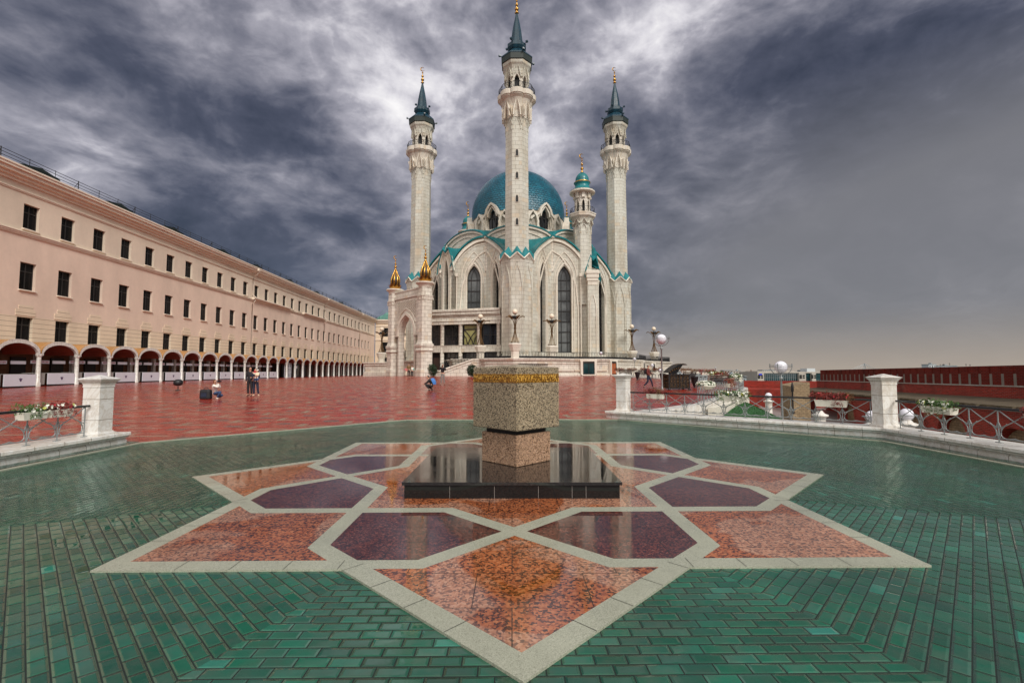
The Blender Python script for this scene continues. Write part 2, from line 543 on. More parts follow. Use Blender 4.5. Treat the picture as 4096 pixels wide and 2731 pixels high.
    def granite(name, cols, sc, slab, rough, jw=.004):
        m, t, b = new_mat(name)
        p = obj_co(t)
        vo = t.node('ShaderNodeTexVoronoi')
        t.put(vo.inputs['Vector'], p)
        vo.inputs['Scale'].default_value = sc
        cc, _, _ = t.sep(vo.outputs['Color'])
        n = t.noise(p, sc * .35, 5, .7)
        f = t.math('ADD', t.math('MULTIPLY', cc, .62), t.math('MULTIPLY', n, .38))
        c = t.ramp(f, cols)
        if name == 'granite_pink':      # rain-darkened patches next to drying stone
            wet = t.ramp(t.noise(p, .75, 3, .5, .6), [(.47, 0), (.50, 1)])
            c = t.mix(wet, t.mix(.22, c, (.46, .27, .20)), t.mix(1.0, c, (.85, .56, .34), 'MULTIPLY'))
        lo = t.noise(p, .9, 5, .6)
        c = t.mix(.5, c, t.ramp(lo, [(.3, .62), (.7, 1.15)]), 'MULTIPLY')
        if slab:
            br = brick(t, t.mapping(p, rot=(0, 0, R(0))), slab[0], slab[1], jw, (1, 1, 1), (.80, .80, .82), (.10, .08, .07), offset=.33)
            c = t.mix(1., c, br.outputs['Color'], 'MULTIPLY')
            bump(t, b, t.math('SUBTRACT', t.math('MULTIPLY', n, .06), br.outputs['Fac']), .30, .004)
        t.put(b.inputs['Base Color'], c)
        rn = t.noise(p, 1.1, 5, .6)
        t.put(b.inputs['Roughness'], t.ramp(rn, [(.40, rough[0]), (.62, rough[1])]))
        b.inputs['Specular IOR Level'].default_value = .85 if slab else .45
        return m
    granite('granite_pink', [(.16, (.03, .018, .014)), (.36, (.15, .055, .028)), (.52, (.42, .165, .078)), (.74, (.55, .27, .155)), (.95, (.62, .40, .28))], 48, (.9, .6), (.03, .13))
    granite('granite_dark', [(.2, (.018, .010, .014)), (.5, (.075, .020, .016)), (.75, (.19, .050, .034)), (.95, (.27, .14, .11))], 60, (.9, .45), (.03, .10))
    granite('granite_pale', [(.10, (.12, .12, .09)), (.34, (.29, .30, .23)), (.6, (.39, .40, .31)), (.95, (.50, .50, .41))], 260, None, (.18, .45))
    granite('granite_speckle', [(.16, (.020, .016, .012)), (.34, (.065, .050, .034)), (.44, (.25, .195, .125)), (.62, (.38, .305, .20)), (.95, (.48, .42, .31))], 85, None, (.25, .4))
    granite('granite_rose', [(.18, (.035, .022, .016)), (.34, (.13, .07, .04)), (.44, (.36, .22, .13)), (.62, (.50, .31, .20)), (.95, (.58, .42, .30))], 90, None, (.25, .4))
    granite('granite_gilt', [(.16, (.045, .022, .008)), (.36, (.20, .10, .02)), (.5, (.46, .24, .035)), (.95, (.72, .44, .10))], 50, None, (.2, .35))
    granite('granite_black', [(.2, (.006, .006, .006)), (.7, (.018, .018, .018)), (.95, (.04, .038, .036))], 60, (1.05, .75), (.03, .10), .006)
    granite('granite_skirt', [(.2, (.004, .004, .004)), (.7, (.008, .008, .008)), (.95, (.014, .013, .013))], 60, None, (.05, .10), .006)

    # thin film of rain water
    m = bpy.data.materials.new('water_film'); MATS['water_film'] = m
    m.use_nodes = True
    t = NT(m.node_tree); t.n.clear()
    out = t.node('ShaderNodeOutputMaterial')
    gl = t.node('ShaderNodeBsdfGlossy'); gl.inputs['Roughness'].default_value = .02
    tr = t.node('ShaderNodeBsdfTransparent'); tr.inputs[0].default_value = (.92, .98, .95, 1)
    fr = t.node('ShaderNodeFresnel'); fr.inputs[0].default_value = 1.33
    bm_ = t.node('ShaderNodeBump')
    p = obj_co(t)
    h = t.math('ADD', t.noise(t.mapping(p, scale=(1, 2.2, 1)), 6.5, 4, .55, .4), t.math('MULTIPLY', t.noise(p, 19, 3, .5), .30))
    t.put(bm_.inputs['Height'], h); bm_.inputs['Strength'].default_value = 1.0; bm_.inputs['Distance'].default_value = .022
    t.l.new(bm_.outputs[0], gl.inputs['Normal']); t.l.new(bm_.outputs[0], fr.inputs['Normal'])
    ms = t.node('ShaderNodeMixShader')
    t.l.new(t.math('MULTIPLY', fr.outputs[0], .36), ms.inputs[0]); t.l.new(tr.outputs[0], ms.inputs[1]); t.l.new(gl.outputs[0], ms.inputs[2])
    t.l.new(ms.outputs[0], out.inputs[0])


paving_mats()

# ------------------------------------------------------------------ mesh helpers
WL = {}


def tag(o, label=None, cat=None, group=None, kind=None):
    if label: o['label'] = label
    if cat: o['category'] = cat
    if group: o['group'] = group
    if kind: o['kind'] = kind
    return o


def empty(name, loc, label=None, cat=None, group=None, rz=0.0):
    o = bpy.data.objects.new(name, None)
    o.empty_display_size = .3
    o.location = loc
    o.rotation_euler = (0, 0, rz)
    COL.objects.link(o)
    WL[o.name] = Vector(loc)
    return tag(o, label, cat, group)


class MB:
    def __init__(s):
        s.v = []; s.f = []; s.m = []; s.uv = {}; s.sm = []

    def add(s, vs, fs, mi=0, smooth=False, uvl=None):
        b = len(s.v)
        s.v += [tuple(p) for p in vs]
        for i, f in enumerate(fs):
            if uvl:
                s.uv[len(s.f)] = uvl[i]
            s.f.append(tuple(b + k for k in f)); s.m.append(mi); s.sm.append(smooth)
        return s

    def box(s, c, d, rz=0.0, mi=0):
        hx, hy, hz_ = d[0] / 2, d[1] / 2, d[2] / 2
        ca, sa = math.cos(rz), math.sin(rz)
        vs = []
        for z in (-hz_, hz_):
            for x, y in ((-hx, -hy), (hx, -hy), (hx, hy), (-hx, hy)):
                vs.append((c[0] + x * ca - y * sa, c[1] + x * sa + y * ca, c[2] + z))
        return s.add(vs, [(3, 2, 1, 0), (4, 5, 6, 7), (0, 1, 5, 4), (1, 2, 6, 5), (2, 3, 7, 6), (3, 0, 4, 7)], mi)

    def prism(s, poly, z0, z1, mi=0, smooth=False, cap=True):
        n = len(poly)
        vs = [(x, y, z0) for x, y in poly] + [(x, y, z1) for x, y in poly]
        fs = [(i, (i + 1) % n, n + (i + 1) % n, n + i) for i in range(n)]
        s.add(vs, fs, mi, smooth)
        if cap:
            s.add(vs, [tuple(range(n - 1, -1, -1)), tuple(range(n, 2 * n))], mi)
        return s

    def lathe(s, c, prof, n=24, mi=0, smooth=True, rot=0.0, cap=True):
        """prof: [(radius, z)] bottom to top; UV in metres around/along"""
        vs = []; k = len(prof); ln = [0.0]
        for i in range(1, k):
            ln.append(ln[-1] + math.hypot(prof[i][0] - prof[i - 1][0], prof[i][1] - prof[i - 1][1]))
        rm = max(p[0] for p in prof)
        for r, z in prof:
            for i in range(n):
                a = rot + 2 * PI * i / n
                vs.append((c[0] + r * math.cos(a), c[1] + r * math.sin(a), c[2] + z))
        fs = []; uv = []
        for j in range(k - 1):
            for i in range(n):
                i2 = (i + 1) % n
                fs.append((j * n + i, j * n + i2, (j + 1) * n + i2, (j + 1) * n + i))
                u0, u1 = i / n * 2 * PI * rm, (i + 1) / n * 2 * PI * rm
                uv.append([(u0, ln[j]), (u1, ln[j]), (u1, ln[j + 1]), (u0, ln[j + 1])])
        s.add(vs, fs, mi, smooth, uv)
        if cap:
            if prof[0][0] > 1e-4: s.add(vs[:n], [tuple(range(n - 1, -1, -1))], mi)
            if prof[-1][0] > 1e-4: s.add(vs[-n:], [tuple(range(n))], mi)
        return s

    def loft(s, rings, mi=0, smooth=False, closed=True, cap=True):
        n = len(rings[0]); vs = [p for r in rings for p in r]; fs = []
        for j in range(len(rings) - 1):
            for i in range(n if closed else n - 1):
                i2 = (i + 1) % n
                fs.append((j * n + i, j * n + i2, (j + 1) * n + i2, (j + 1) * n + i))
        s.add(vs, fs, mi, smooth)
        if cap and closed:
            s.add(rings[0], [tuple(range(n - 1, -1, -1))], mi)
            s.add(rings[-1], [tuple(range(n))], mi)
        return s

    def tube(s, pts, r, n=6, mi=0, smooth=True, rads=None):
        pts = [Vector(p) for p in pts]
        rings = []
        up = Vector((0, 0, 1))
        for i, p in enumerate(pts):
            d = (pts[min(i + 1, len(pts) - 1)] - pts[max(i - 1, 0)])
            if d.length < 1e-7: d = Vector((0, 0, 1))
            d.normalize()
            a = d.cross(up)
            if a.length < 0.05:
                a = d.cross(Vector((1, 0, 0)))
            a.normalize(); b = a.cross(d)
            rr = rads[i] if rads else r
            rings.append([tuple(p + a * rr * math.cos(2 * PI * k / n) + b * rr * math.sin(2 * PI * k / n)) for k in range(n)])
        return s.loft(rings, mi, smooth)

    def poly(s, outer, holes, O, U, V, N, depth=0.0, mi=0, mi_rev=None):
        """flat polygon (2-D points in the plane O + a*U + b*V) with holes; reveals of given depth behind it (-N)"""
        loops = [[Vector((a, b, 0)) for a, b in outer]] + [[Vector((a, b, 0)) for a, b in h] for h in holes]
        tris = geometry.tessellate_polygon(loops)
        flat = [p for lp in loops for p in lp]
        O, U, V, N = Vector(O), Vector(U), Vector(V), Vector(N)
        vs = [O + U * p.x + V * p.y for p in flat]
        fs = []
        for t3 in tris:
            a, b, c = t3
            nn = (vs[b] - vs[a]).cross(vs[c] - vs[a])
            if nn.length < 1e-9: continue
            fs.append((a, b, c) if nn.dot(N) > 0 else (a, c, b))
        s.add(vs, fs, mi)
        if depth:
            for h in holes:
                n = len(h)
                f_ = [O + U * a + V * b for a, b in h]
                b_ = [p - N * depth for p in f_]
                s.add(f_ + b_, [(i, (i + 1) % n, n + (i + 1) % n, n + i) for i in range(n)], mi if mi_rev is None else mi_rev)
        return s

    def strip(s, pts, wd, pr, O, U, V, N, mi=0, closed=False, base=0.0):
        """raised moulding of width wd, projection pr along a 2-D polyline in a plane"""
        O, U, V, N = Vector(O), Vector(U), Vector(V), Vector(N)
        n = len(pts); L = []; Rr = []
        for i, p in enumerate(pts):
            if closed:
                a, b = pts[(i - 1) % n], pts[(i + 1) % n]
            else:
                a, b = pts[max(i - 1, 0)], pts[min(i + 1, n - 1)]
            dx_, dy_ = b[0] - a[0], b[1] - a[1]
            l = math.hypot(dx_, dy_) or 1
            nx, ny = -dy_ / l * wd / 2, dx_ / l * wd / 2
            L.append((p[0] + nx, p[1] + ny)); Rr.append((p[0] - nx, p[1] - ny))
        P = lambda q, h: tuple(O + U * q[0] + V * q[1] + N * h)
        vs = []
        for a, b in zip(L, Rr):
            vs += [P(a, base), P(a, base + pr), P(b, base + pr), P(b, base)]
        fs = []
        for i in range(n if closed else n - 1):
            j = (i + 1) % n
            for k in range(3):
                fs.append((4 * i + k, 4 * j + k, 4 * j + k + 1, 4 * i + k + 1))
        s.add(vs, fs, mi)
        if not closed:
            s.add(vs, [(0, 1, 2, 3), (4 * n - 1, 4 * n - 2, 4 * n - 3, 4 * n - 4)], mi)
        return s

    def xf(s, M):
        s.v = [tuple(M @ Vector(p)) for p in s.v]
        return s

    def merge(s, o):
        b = len(s.v); fb = len(s.f)
        s.v += o.v; s.f += [tuple(b + k for k in f) for f in o.f]; s.m += o.m; s.sm += o.sm
        for k, u in o.uv.items(): s.uv[fb + k] = u
        return s

    def build(s, name, mats, parent=None, local=False):
        if isinstance(mats, str): mats = [mats]
        off = Vector((0, 0, 0))
        if parent is not None and not local:
            off = WL.get(parent.name, Vector((0, 0, 0)))
        me = bpy.data.meshes.new(name)
        vs = [tuple(Vector(p) - off) for p in s.v] if off.length else s.v
        me.from_pydata(vs, [], s.f)
        for m in mats: me.materials.append(MATS[m])
        me.polygons.foreach_set('material_index', s.m)
        me.polygons.foreach_set('use_smooth', s.sm)
        uvl = me.uv_layers.new(name='UVMap').data
        V3 = s.v
        for pi, f in enumerate(s.f):
            pol = me.polygons[pi]
            if pi in s.uv:
                for li, u in zip(pol.loop_indices, s.uv[pi]): uvl[li].uv = u
                continue
            n = pol.normal
            if abs(n.z) > .92:
                for li, vi in zip(pol.loop_indices, f): uvl[li].uv = (V3[vi][0], V3[vi][1])
            else:
                l = math.hypot(n.x, n.y)
                tx, ty = -n.y / l, n.x / l
                ss = 1 / max(l, .35)
                for li, vi in zip(pol.loop_indices, f):
                    q = V3[vi]
                    uvl[li].uv = (q[0] * tx + q[1] * ty, q[2] * ss)
        me.update()
        o = bpy.data.objects.new(name, me)
        COL.objects.link(o)
        if parent is not None:
            o.parent = parent
            KIDS.setdefault(parent.name, []).append(o)
        WL[o.name] = off if not local else Vector((0, 0, 0))
        return o


KIDS = {}


def copy_tree(o, parent=None):
    c = o.copy()
    COL.objects.link(c)
    if parent is not None:
        c.parent = parent
        KIDS.setdefault(parent.name, []).append(c)
    for ch in list(KIDS.get(o.name, [])):
        copy_tree(ch, c)
    return c


def pointed(cx, w_, z0, zs, za, n=8):
    """outline of a pointed-arch opening: sill z0, spring zs, apex za (counter-clockwise)"""
    hw = w_ / 2; pts = [(cx - hw, z0), (cx + hw, z0)]
    rise = za - zs
    # circle through (hw, 0) vertical tangent and (0, rise)
    r = (hw * hw + rise * rise) / (2 * hw)
    for i in range(n + 1):
        a = math.asin(min(1, rise / r)) * i / n
        pts.append((cx + hw - r + r * math.cos(a), zs + r * math.sin(a)))
    for i in range(n - 1, -1, -1):
        a = math.asin(min(1, rise / r)) * i / n
        pts.append((cx - hw + r - r * math.cos(a), zs + r * math.sin(a)))
    return pts


def ring_poly(c, r, n, rot=0.0):
    return [(c[0] + r * math.cos(rot + 2 * PI * i / n), c[1] + r * math.sin(rot + 2 * PI * i / n)) for i in range(n)]

# ================================================================== GROUND
def sstep(a, b, x):
    t = max(0.0, min(1.0, (x - a) / (b - a)))
    return t * t * (3 - 2 * t)


def zp(x, y):
    """height of the plaza, which rises gently away from the basin"""
    base = max(0.02, .0215 * (y - 16.4))
    t = sstep(-14, -36, x) if False else max(0.0, min(1.0, (-x - 14) / 22))
    return min(base, 1.08) * (1 - t) + min(base, .56) * t


OC = (0.17, 8.05); PSI = .0155


def octa(ap, k):
    a = PSI + R(22.5 + 45 * k); r = ap / math.cos(R(22.5))
    return (OC[0] + r * math.cos(a), OC[1] + r * math.sin(a))


# far ground, one sheet to the horizon, and the garden level below the plaza on the right
b = MB(); b.prism(ring_poly((0, 0), 15000, 48), -21, -20)
tag(b.build('ground', 'ground_far'), kind='structure')
b = MB()
b.prism([(4.5, -12), (44, -12), (44, 30), (48, 70), (60, 130), (-60, 130), (-60, 100), (2, 62), (6, 22)], -20, -2.4)
tag(b.build('garden_ground', 'path_grey'), kind='structure')

# plaza sheet with the octagonal basin left open
bm = bmesh.new()
outer = [(-140, -12), (10.6, -12), (10.6, 12.9), (5.0, 18.3), (6.3, 20.0), (8.5, 21.9), (14.2, 30.2), (17.0, 35.0), (18.4, 48), (14.5, 62), (14.5, 100), (-60, 175), (-140, 175)]
hole = [octa(9.17, k) for k in range(8)]
tris = geometry.tessellate_polygon([[Vector((x, y, 0)) for x, y in outer], [Vector((x, y, 0)) for x, y in hole]])
vv = [bm.verts.new((x, y, 0)) for x, y in outer + hole]
for t3 in tris:
    try: bm.faces.new([vv[i] for i in t3])
    except ValueError: pass
bmesh.ops.recalc_face_normals(bm, faces=bm.faces)
for k in range(-12, 176, 6):
    if k < 14 and k > -6: continue
    bmesh.ops.bisect_plane(bm, geom=bm.verts[:] + bm.edges[:] + bm.faces[:], plane_co=(0, k + .33, 0), plane_no=(0, 1, 0))
for k in (-14, -20, -26, -31, -36):
    bmesh.ops.bisect_plane(bm, geom=bm.verts[:] + bm.edges[:] + bm.faces[:], plane_co=(k, 0, 0), plane_no=(1, 0, 0))
for f in bm.faces:
    if f.normal.z < 0: f.normal_flip()
b = MB()
bm.verts.index_update()
b.add([(v.co.x, v.co.y, zp(v.co.x, v.co.y)) for v in bm.verts], [[v.index for v in f.verts] for f in bm.faces])
bm.free()
tag(b.build('plaza', 'plaza_paving'), kind='structure')
# retaining face along the right-hand edge of the plaza
b = MB()
for (x0, y0), (x1, y1) in zip(outer[3:9], outer[4:10]):
    b.add([(x0, y0, -2.4), (x1, y1, -2.4), (x1, y1, zp(x1, y1) + .0), (x0, y0, zp(x0, y0) + .0)], [(0, 1, 2, 3), (3, 2, 1, 0)])
tag(b.build('plaza_edge', 'stone_small'), kind='structure')

# basin floor: eight sectors of setts, rows parallel to each side
b = MB()
for k in range(8):
    p0, p1 = octa(9.05, k), octa(9.05, k + 1)
    ma = PSI + R(45 * (k + 1))
    tx, ty = -math.sin(ma), math.cos(ma)
    rx, ry = math.cos(ma), math.sin(ma)
    pts = [OC, p0, p1]
    uvp = [((x - OC[0]) * tx + (y - OC[1]) * ty + k * .37, (x - OC[0]) * rx + (y - OC[1]) * ry) for x, y in pts]
    b.add([(x, y, 0) for x, y in pts], [(0, 1, 2)], 0, False, [uvp])
basin = tag(b.build('basin_floor', 'green_setts'), kind='structure')
# pale stone line round the basin and the sett ledge behind it
b = MB()
for k in range(8):
    a0, a1, c0, c1 = octa(9.05, k), octa(9.05, k + 1), octa(9.17, k), octa(9.17, k + 1)
    b.loft([[(*a0, -.05), (*a0, .022), (*c0, .022), (*c0, -.05)], [(*a1, -.05), (*a1, .022), (*c1, .022), (*c1, -.05)]], cap=False)
tag(b.build('basin_rim', 'granite_pale'), kind='structure')
b = MB()
for k in (7, 0, 3, 2, 6, 4):
    if k in (2, 6, 4): continue
    a0, a1, c0, c1 = octa(9.19, k), octa(9.19, k + 1), octa(9.95, k), octa(9.95, k + 1)
    b.add([(*a0, .026), (*a1, .026), (*c1, .026), (*c0, .026)], [(3, 2, 1, 0)])
tag(b.build('basin_ledge', 'green_setts'), kind='structure')
# rain water lying over the far five sectors
b = MB()
rr = 9.04
pts = [octa(rr, k) for k in (7, 0, 1, 2, 3, 4)]
pts = [OC] + pts
b.add([(x, y, .013) for x, y in pts], [tuple(range(len(pts)))])
tag(b.build('basin_water', 'water_film'), kind='structure')


# ---- star inlay: cut one octagram by the 8 x 4 lines of the rosette, then sort the pieces
SRAD = 5.25; SC0 = Vector((-0.018, 8.02, 0))
bm = bmesh.new()
ro = SRAD * .70711 / math.cos(R(22.5))
ctr = bm.verts.new((0, 0, 0)); ring = []
for k in range(16):
    a = R(22.5 * k); r_ = SRAD if k % 2 == 0 else ro
    ring.append(bm.verts.new((r_ * math.cos(a), r_ * math.sin(a), 0)))
for k in range(16):
    bm.faces.new((ctr, ring[k], ring[(k + 1) % 16]))
D0, D1, D2, D3 = .352, .389, .670, .7071
for k in range(8):
    a = R(45 * k + 0)
    # tips sit at 45 k; the lines are the sides of the two squares, whose normals point between tips of one square
    nrm = Vector((math.cos(R(45 * k)), math.sin(R(45 * k)), 0))
    for d in (D0, D1, D2, D3 - .0002):
        bmesh.ops.bisect_plane(bm, geom=bm.verts[:] + bm.edges[:] + bm.faces[:], plane_co=nrm * d * SRAD, plane_no=nrm)
parts3 = {0: [], 1: [], 2: []}


def starclass(c):
    d = [c.x * math.cos(R(45 * k)) + c.y * math.sin(R(45 * k)) for k in range(8)]
    d = [q / SRAD for q in d]
    # inside inner star? (in either square shrunk)
    inA = all(abs(d[k]) < D2 for k in (0, 2)); inB = all(abs(d[k]) < D2 for k in (1, 3))
    for k in range(8):          # hexagon whose axis is at 22.5 + 45 k ; neighbouring normals k and k+1 are +-22.5 away
        p, q = d[k], d[(k + 1) % 8]
        r2, s2 = d[(k - 1) % 8], d[(k + 2) % 8]
        if D1 < p < D2 and D1 < q < D2 and r2 < D0 and s2 < D0: return 1
        if D0 < p < D3 and D0 < q < D3 and r2 < D1 and s2 < D1: return 2
    if not (inA or inB): return 2
    return 0


for f in bm.faces:
    parts3[starclass(f.calc_center_median())].append([(v.co.x, v.co.y) for v in f.verts])
bm.free()
for key, nm, mt in ((0, 'star_inlay', 'granite_pink'), (1, 'dark_star_inlay', 'granite_dark'), (2, 'pale_star_inlay', 'granite_pale')):
    b = MB(); ca, sa = math.cos(PSI), math.sin(PSI)
    for poly_ in parts3[key]:
        b.add([(SC0.x + x * ca - y * sa, SC0.y + x * sa + y * ca, .018) for x, y in poly_], [tuple(range(len(poly_)))])
    if key == 2:
        for k in range(16):     # outer side of the raised star
            a0, a1 = R(22.5 * k) + PSI, R(22.5 * (k + 1)) + PSI
            r0, r1 = (SRAD, ro) if k % 2 == 0 else (ro, SRAD)
            q0 = (SC0.x + r0 * math.cos(a0), SC0.y + r0 * math.sin(a0)); q1 = (SC0.x + r1 * math.cos(a1), SC0.y + r1 * math.sin(a1))
            b.add([(*q0, 0), (*q1, 0), (*q1, .018), (*q0, .018)], [(0, 1, 2, 3)])
    tag(b.build(nm, mt), kind='structure')
# joints between the pale slabs
b = MB()
ca, sa = math.cos(PSI), math.sin(PSI)
for k in range(8):
    for sgn in (1, -1):
        na = R(45 * k)
        # along each outer side from tip to concave corner
        tip = Vector((SRAD * math.cos(na), SRAD * math.sin(na)))
        con = Vector((ro * math.cos(na + sgn * R(22.5)), ro * math.sin(na + sgn * R(22.5))))
        dv = (con - tip); L = dv.length; dv.normalize()
        inn = Vector((-tip.x, -tip.y)).normalized()
        nn = Vector((-dv.y, dv.x)); nn = nn if nn.dot(inn) > 0 else -nn
        for j in range(1, 5):
            s_ = L * j / 4.6 + .25
            if s_ > L: continue
            p = tip + dv * s_; q = p + nn * (D3 - D2) * SRAD + dv * .0
            w_ = dv * .0028
            quad = [p - w_, p + w_, q + w_, q - w_]
            b.add([(SC0.x + v.x * ca - v.y * sa, SC0.y + v.x * sa + v.y * ca, .0195) for v in quad], [(0, 1, 2, 3)])
tag(b.build('slab_joints', 'dark_interior'), kind='structure')

# ================================================================== MONUMENT
MX, MY = .07, 8.14
mon = empty('granite_monument', (MX, MY, .018), 'granite block monument with a gilt script band on a low black polished plinth', 'monument')
b = MB()
b.box((.0, 8.05, .108), (2.94, 2.90, .18))
tmp = b.build('plinth', 'granite_skirt', mon)
b = MB(); b.box((.0, 8.05, .220), (3.00, 2.96, .040))
sl_ = b.build('plinth_top', 'granite_black', mon)
for fx in (-.85, -.24, .36, .82, 1.01):
    b = MB(); b.box((fx, 8.05 - 1.4515, .104), (.004, .004, .165)); b.build('joint', 'path_grey', tmp)


def dia(hd): return [(MX, MY - hd), (MX + hd, MY), (MX, MY + hd), (MX - hd, MY)]


def bev_block(hd, z0, z1, e=.012):
    b = MB()
    b.loft([[(x, y, z0) for x, y in dia(hd - e)], [(x, y, z0 + e) for x, y in dia(hd)], [(x, y, z1 - e) for x, y in dia(hd)], [(x, y, z1) for x, y in dia(hd - e)]])
    return b


bev_block(.575, .241, .735).build('lower_block', 'granite_rose', mon)
bev_block(.50, .735, .815, .002).build('neck', 'dark_interior', mon)
b = bev_block(.727, .815, 1.812)
b.loft([[(x, y, 1.812) for x, y in dia(.714)], [(x, y, 1.86) for x, y in dia(.05)]])
b.build('upper_block', 'granite_speckle', mon)
b = MB()
b.loft([[(x, y, 1.562) for x, y in dia(.7275)], [(x, y, 1.562) for x, y in dia(.731)], [(x, y, 1.702) for x, y in dia(.731)], [(x, y, 1.702) for x, y in dia(.7275)]])
band = b.build('gilt_band', 'granite_gilt', mon)
b = MB()
rnd = random.Random(3)
for sx in (-1, 1):
    O = Vector((MX, MY - .733, 1.562)); U = Vector((sx * .7071, .7071, 0)); N = Vector((sx * .7071, -.7071, 0)); V = Vector((0, 0, 1))
    L = .733 * 1.4142
    x = .03
    while x < L - .06:
        h = rnd.uniform(.05, .11)
        kind = rnd.random()
        if kind < .35:
            pts = [(x, .02), (x + .004, h)]
        elif kind < .75:
            pts = [(x + .03 * math.cos(a), .045 + .03 * math.sin(a)) for a in [R(q) for q in range(150, 400, 25)]]
        else:
            pts = [(x - .01, .10), (x + .015, .075), (x + .035, .03), (x + .05, .035)]
        b.strip(pts, .009, .003, O, U, V, N)
        if rnd.random() < .5: b.strip([(x + .02, .115), (x + .032, .122)], .008, .003, O, U, V, N)
        x += rnd.uniform(.022, .040)
    b.strip([(.01, .008), (L - .01, .008)], .005, .003, O, U, V, N)
    b.strip([(.01, .132), (L - .01, .132)], .005, .003, O, U, V, N)
b.build('inscription', 'gold', band)

# ================================================================== BASIN WALLS, PILLARS, RAILINGS
def wall_run(name, pts, side, label, mat='marble', top=.285, wd=.85, bot=.0, cat='wall'):
    """low marble wall; pts = inner edge of the coping; side=+1 if the body lies to the left of the direction of travel"""
    rings = []
    prof = [(.10, bot), (.10, .10), (.13, .115), (.13, .135), (.06, .16), (.06, .185), (.02, .205), (0, .215), (0, top - .012), (.012, top),
            (wd - .012, top), (wd, top - .012), (wd, .215), (wd - .06, .16), (wd - .1, .1), (wd - .1, bot)]
    n = len(pts)
    for i, p in enumerate(pts):
        p = Vector((p[0], p[1]))
        if i == 0: d = (Vector(pts[1]) - p).normalized(); nm = Vector((-d.y, d.x)) * side; k = 1
        elif i == n - 1: d = (p - Vector(pts[i - 1])).normalized(); nm = Vector((-d.y, d.x)) * side; k = 1
        else:
            d1 = (p - Vector(pts[i - 1])).normalized(); d2 = (Vector(pts[i + 1]) - p).normalized()
            n1 = Vector((-d1.y, d1.x)) * side; n2 = Vector((-d2.y, d2.x)) * side
            nm = (n1 + n2).normalized(); k = 1 / nm.dot(n1)
        rings.append([(p.x + nm.x * o * k, p.y + nm.y * o * k, z) for o, z in prof])
    b = MB(); b.loft(rings)
    root = empty(name, (pts[0][0], pts[0][1], 0), label, cat)
    b.build('coping_wall', mat, root)
    return root


wl = wall_run('basin_wall', [(-9.22, 11.62), (-9.2, -9.5)], -1, 'low marble wall with moulded coping left of the basin, under the flower box with red and white flowers')
wr = wall_run('basin_wall', [(3.42, 17.62), (9.52, 12.38), (9.62, -9.5)], 1, 'low marble wall with moulded coping bending round the right side of the basin')


def pillar(x, y, h, label, rz=0.0):
    root = empty('stone_pillar', (x, y, .285), label, 'pillar', 'marble pillars on the basin walls', rz)
    b = MB(); z = 0
    def sq(hw, z): return [(-hw, -hw, z), (hw, -hw, z), (hw, hw, z), (-hw, hw, z)]
    s_ = .192
    b.loft([sq(s_ + .05, 0), sq(s_ + .05, .045), sq(s_ + .02, .06), sq(s_ + .015, .085)])
    b.build('base', 'marble_shaft', root, local=True)
    b = MB(); b.loft([sq(s_, .085), sq(s_, h - .28)])
    b.build('shaft', 'marble_shaft', root, local=True)
    b = MB()
    b.loft([sq(s_ + .012, h - .28), sq(s_ + .012, h - .26), sq(s_ + .004, h - .255), sq(s_ + .01, h - .22), sq(s_ + .03, h - .17), sq(s_ + .07, h - .125), sq(s_ + .075, h - .11), sq(s_ + .088, h - .108), sq(s_ + .088, h - .088), sq(.01, h)])
    b.build('cap', 'marble_shaft', root, local=True)
    return root


pillar(-9.56, 11.05, 1.375, 'marble pillar with a shallow pyramid cap left of the basin, beside the red and white flowers')
pillar(4.12, 17.68, 1.385, 'farthest and smallest looking marble pillar, in front of the walker in the maroon coat', R(-41))
pillar(9.86, 12.66, 1.39, 'large marble pillar at the bend of the right wall between two railings')


def railing_bay_local(b, L, H, z0=.0, pitch=.62, lv=1):
    """interlaced arcs and posts, lying in local XZ from x=0 to L"""
    n = max(2, round(L / pitch)); st = L / n
    zt = H
    def T(p, r, nn=6): b.tube([(x, 0, z) for x, z in p], r, nn)
    T([(0, z0 + .09), (L, z0 + .09)], .011, 5)
    for i in range(n + 1):
        x = i * st
        if i % 1 == 0:
            T([(x, z0), (x, zt)], .013, 6)
            b.box((x, 0, z0 + .006), (.13, .05, .012))
        for sg in (-1, 1):
            pts = []
            for k in range(11):            # sweeping arc from the rail down to the middle of the next bay
                a = k / 10
                xx = x + sg * st * (1 - a) ** 1.0 * 1.0
                zz = z0 + .30 + (zt - z0 - .30) * (1 - a) ** 1.25
                pts.append((xx, zz))
            pts = [p for p in pts if -1e-6 <= p[0] <= L + 1e-6]
            if len(pts) > 1: T(pts, .011, 5)
            pts = []
            for k in range(11):            # cup-shaped arcs at the foot
                a = R(-90 + 180 * k / 10 * .72)
                xx = x + sg * (st * .02 + st * .46 * math.cos(a) * 1.0) * 1.0
                zz = z0 + .29 + .20 * math.sin(a)
                pts.append((xx, zz))
            pts = [(x + sg * (st * .5 - st * .44 * math.cos(R(90 + (-150) * k / 10)) ), z0 + .29 + .20 * math.sin(R(-90 + 150 * k / 10 - 30))) for k in range(11)]
            pts = [p for p in pts if -1e-6 <= p[0] <= L + 1e-6]
            if len(pts) > 1: T(pts, .011, 5)
            # slim vesica round each post
            pts = [(x + sg * .055 * math.sin(PI * k / 8), z0 + .08 + .34 * k / 8) for k in range(9)]
            if 0 < i < n: T(pts, .010, 5)


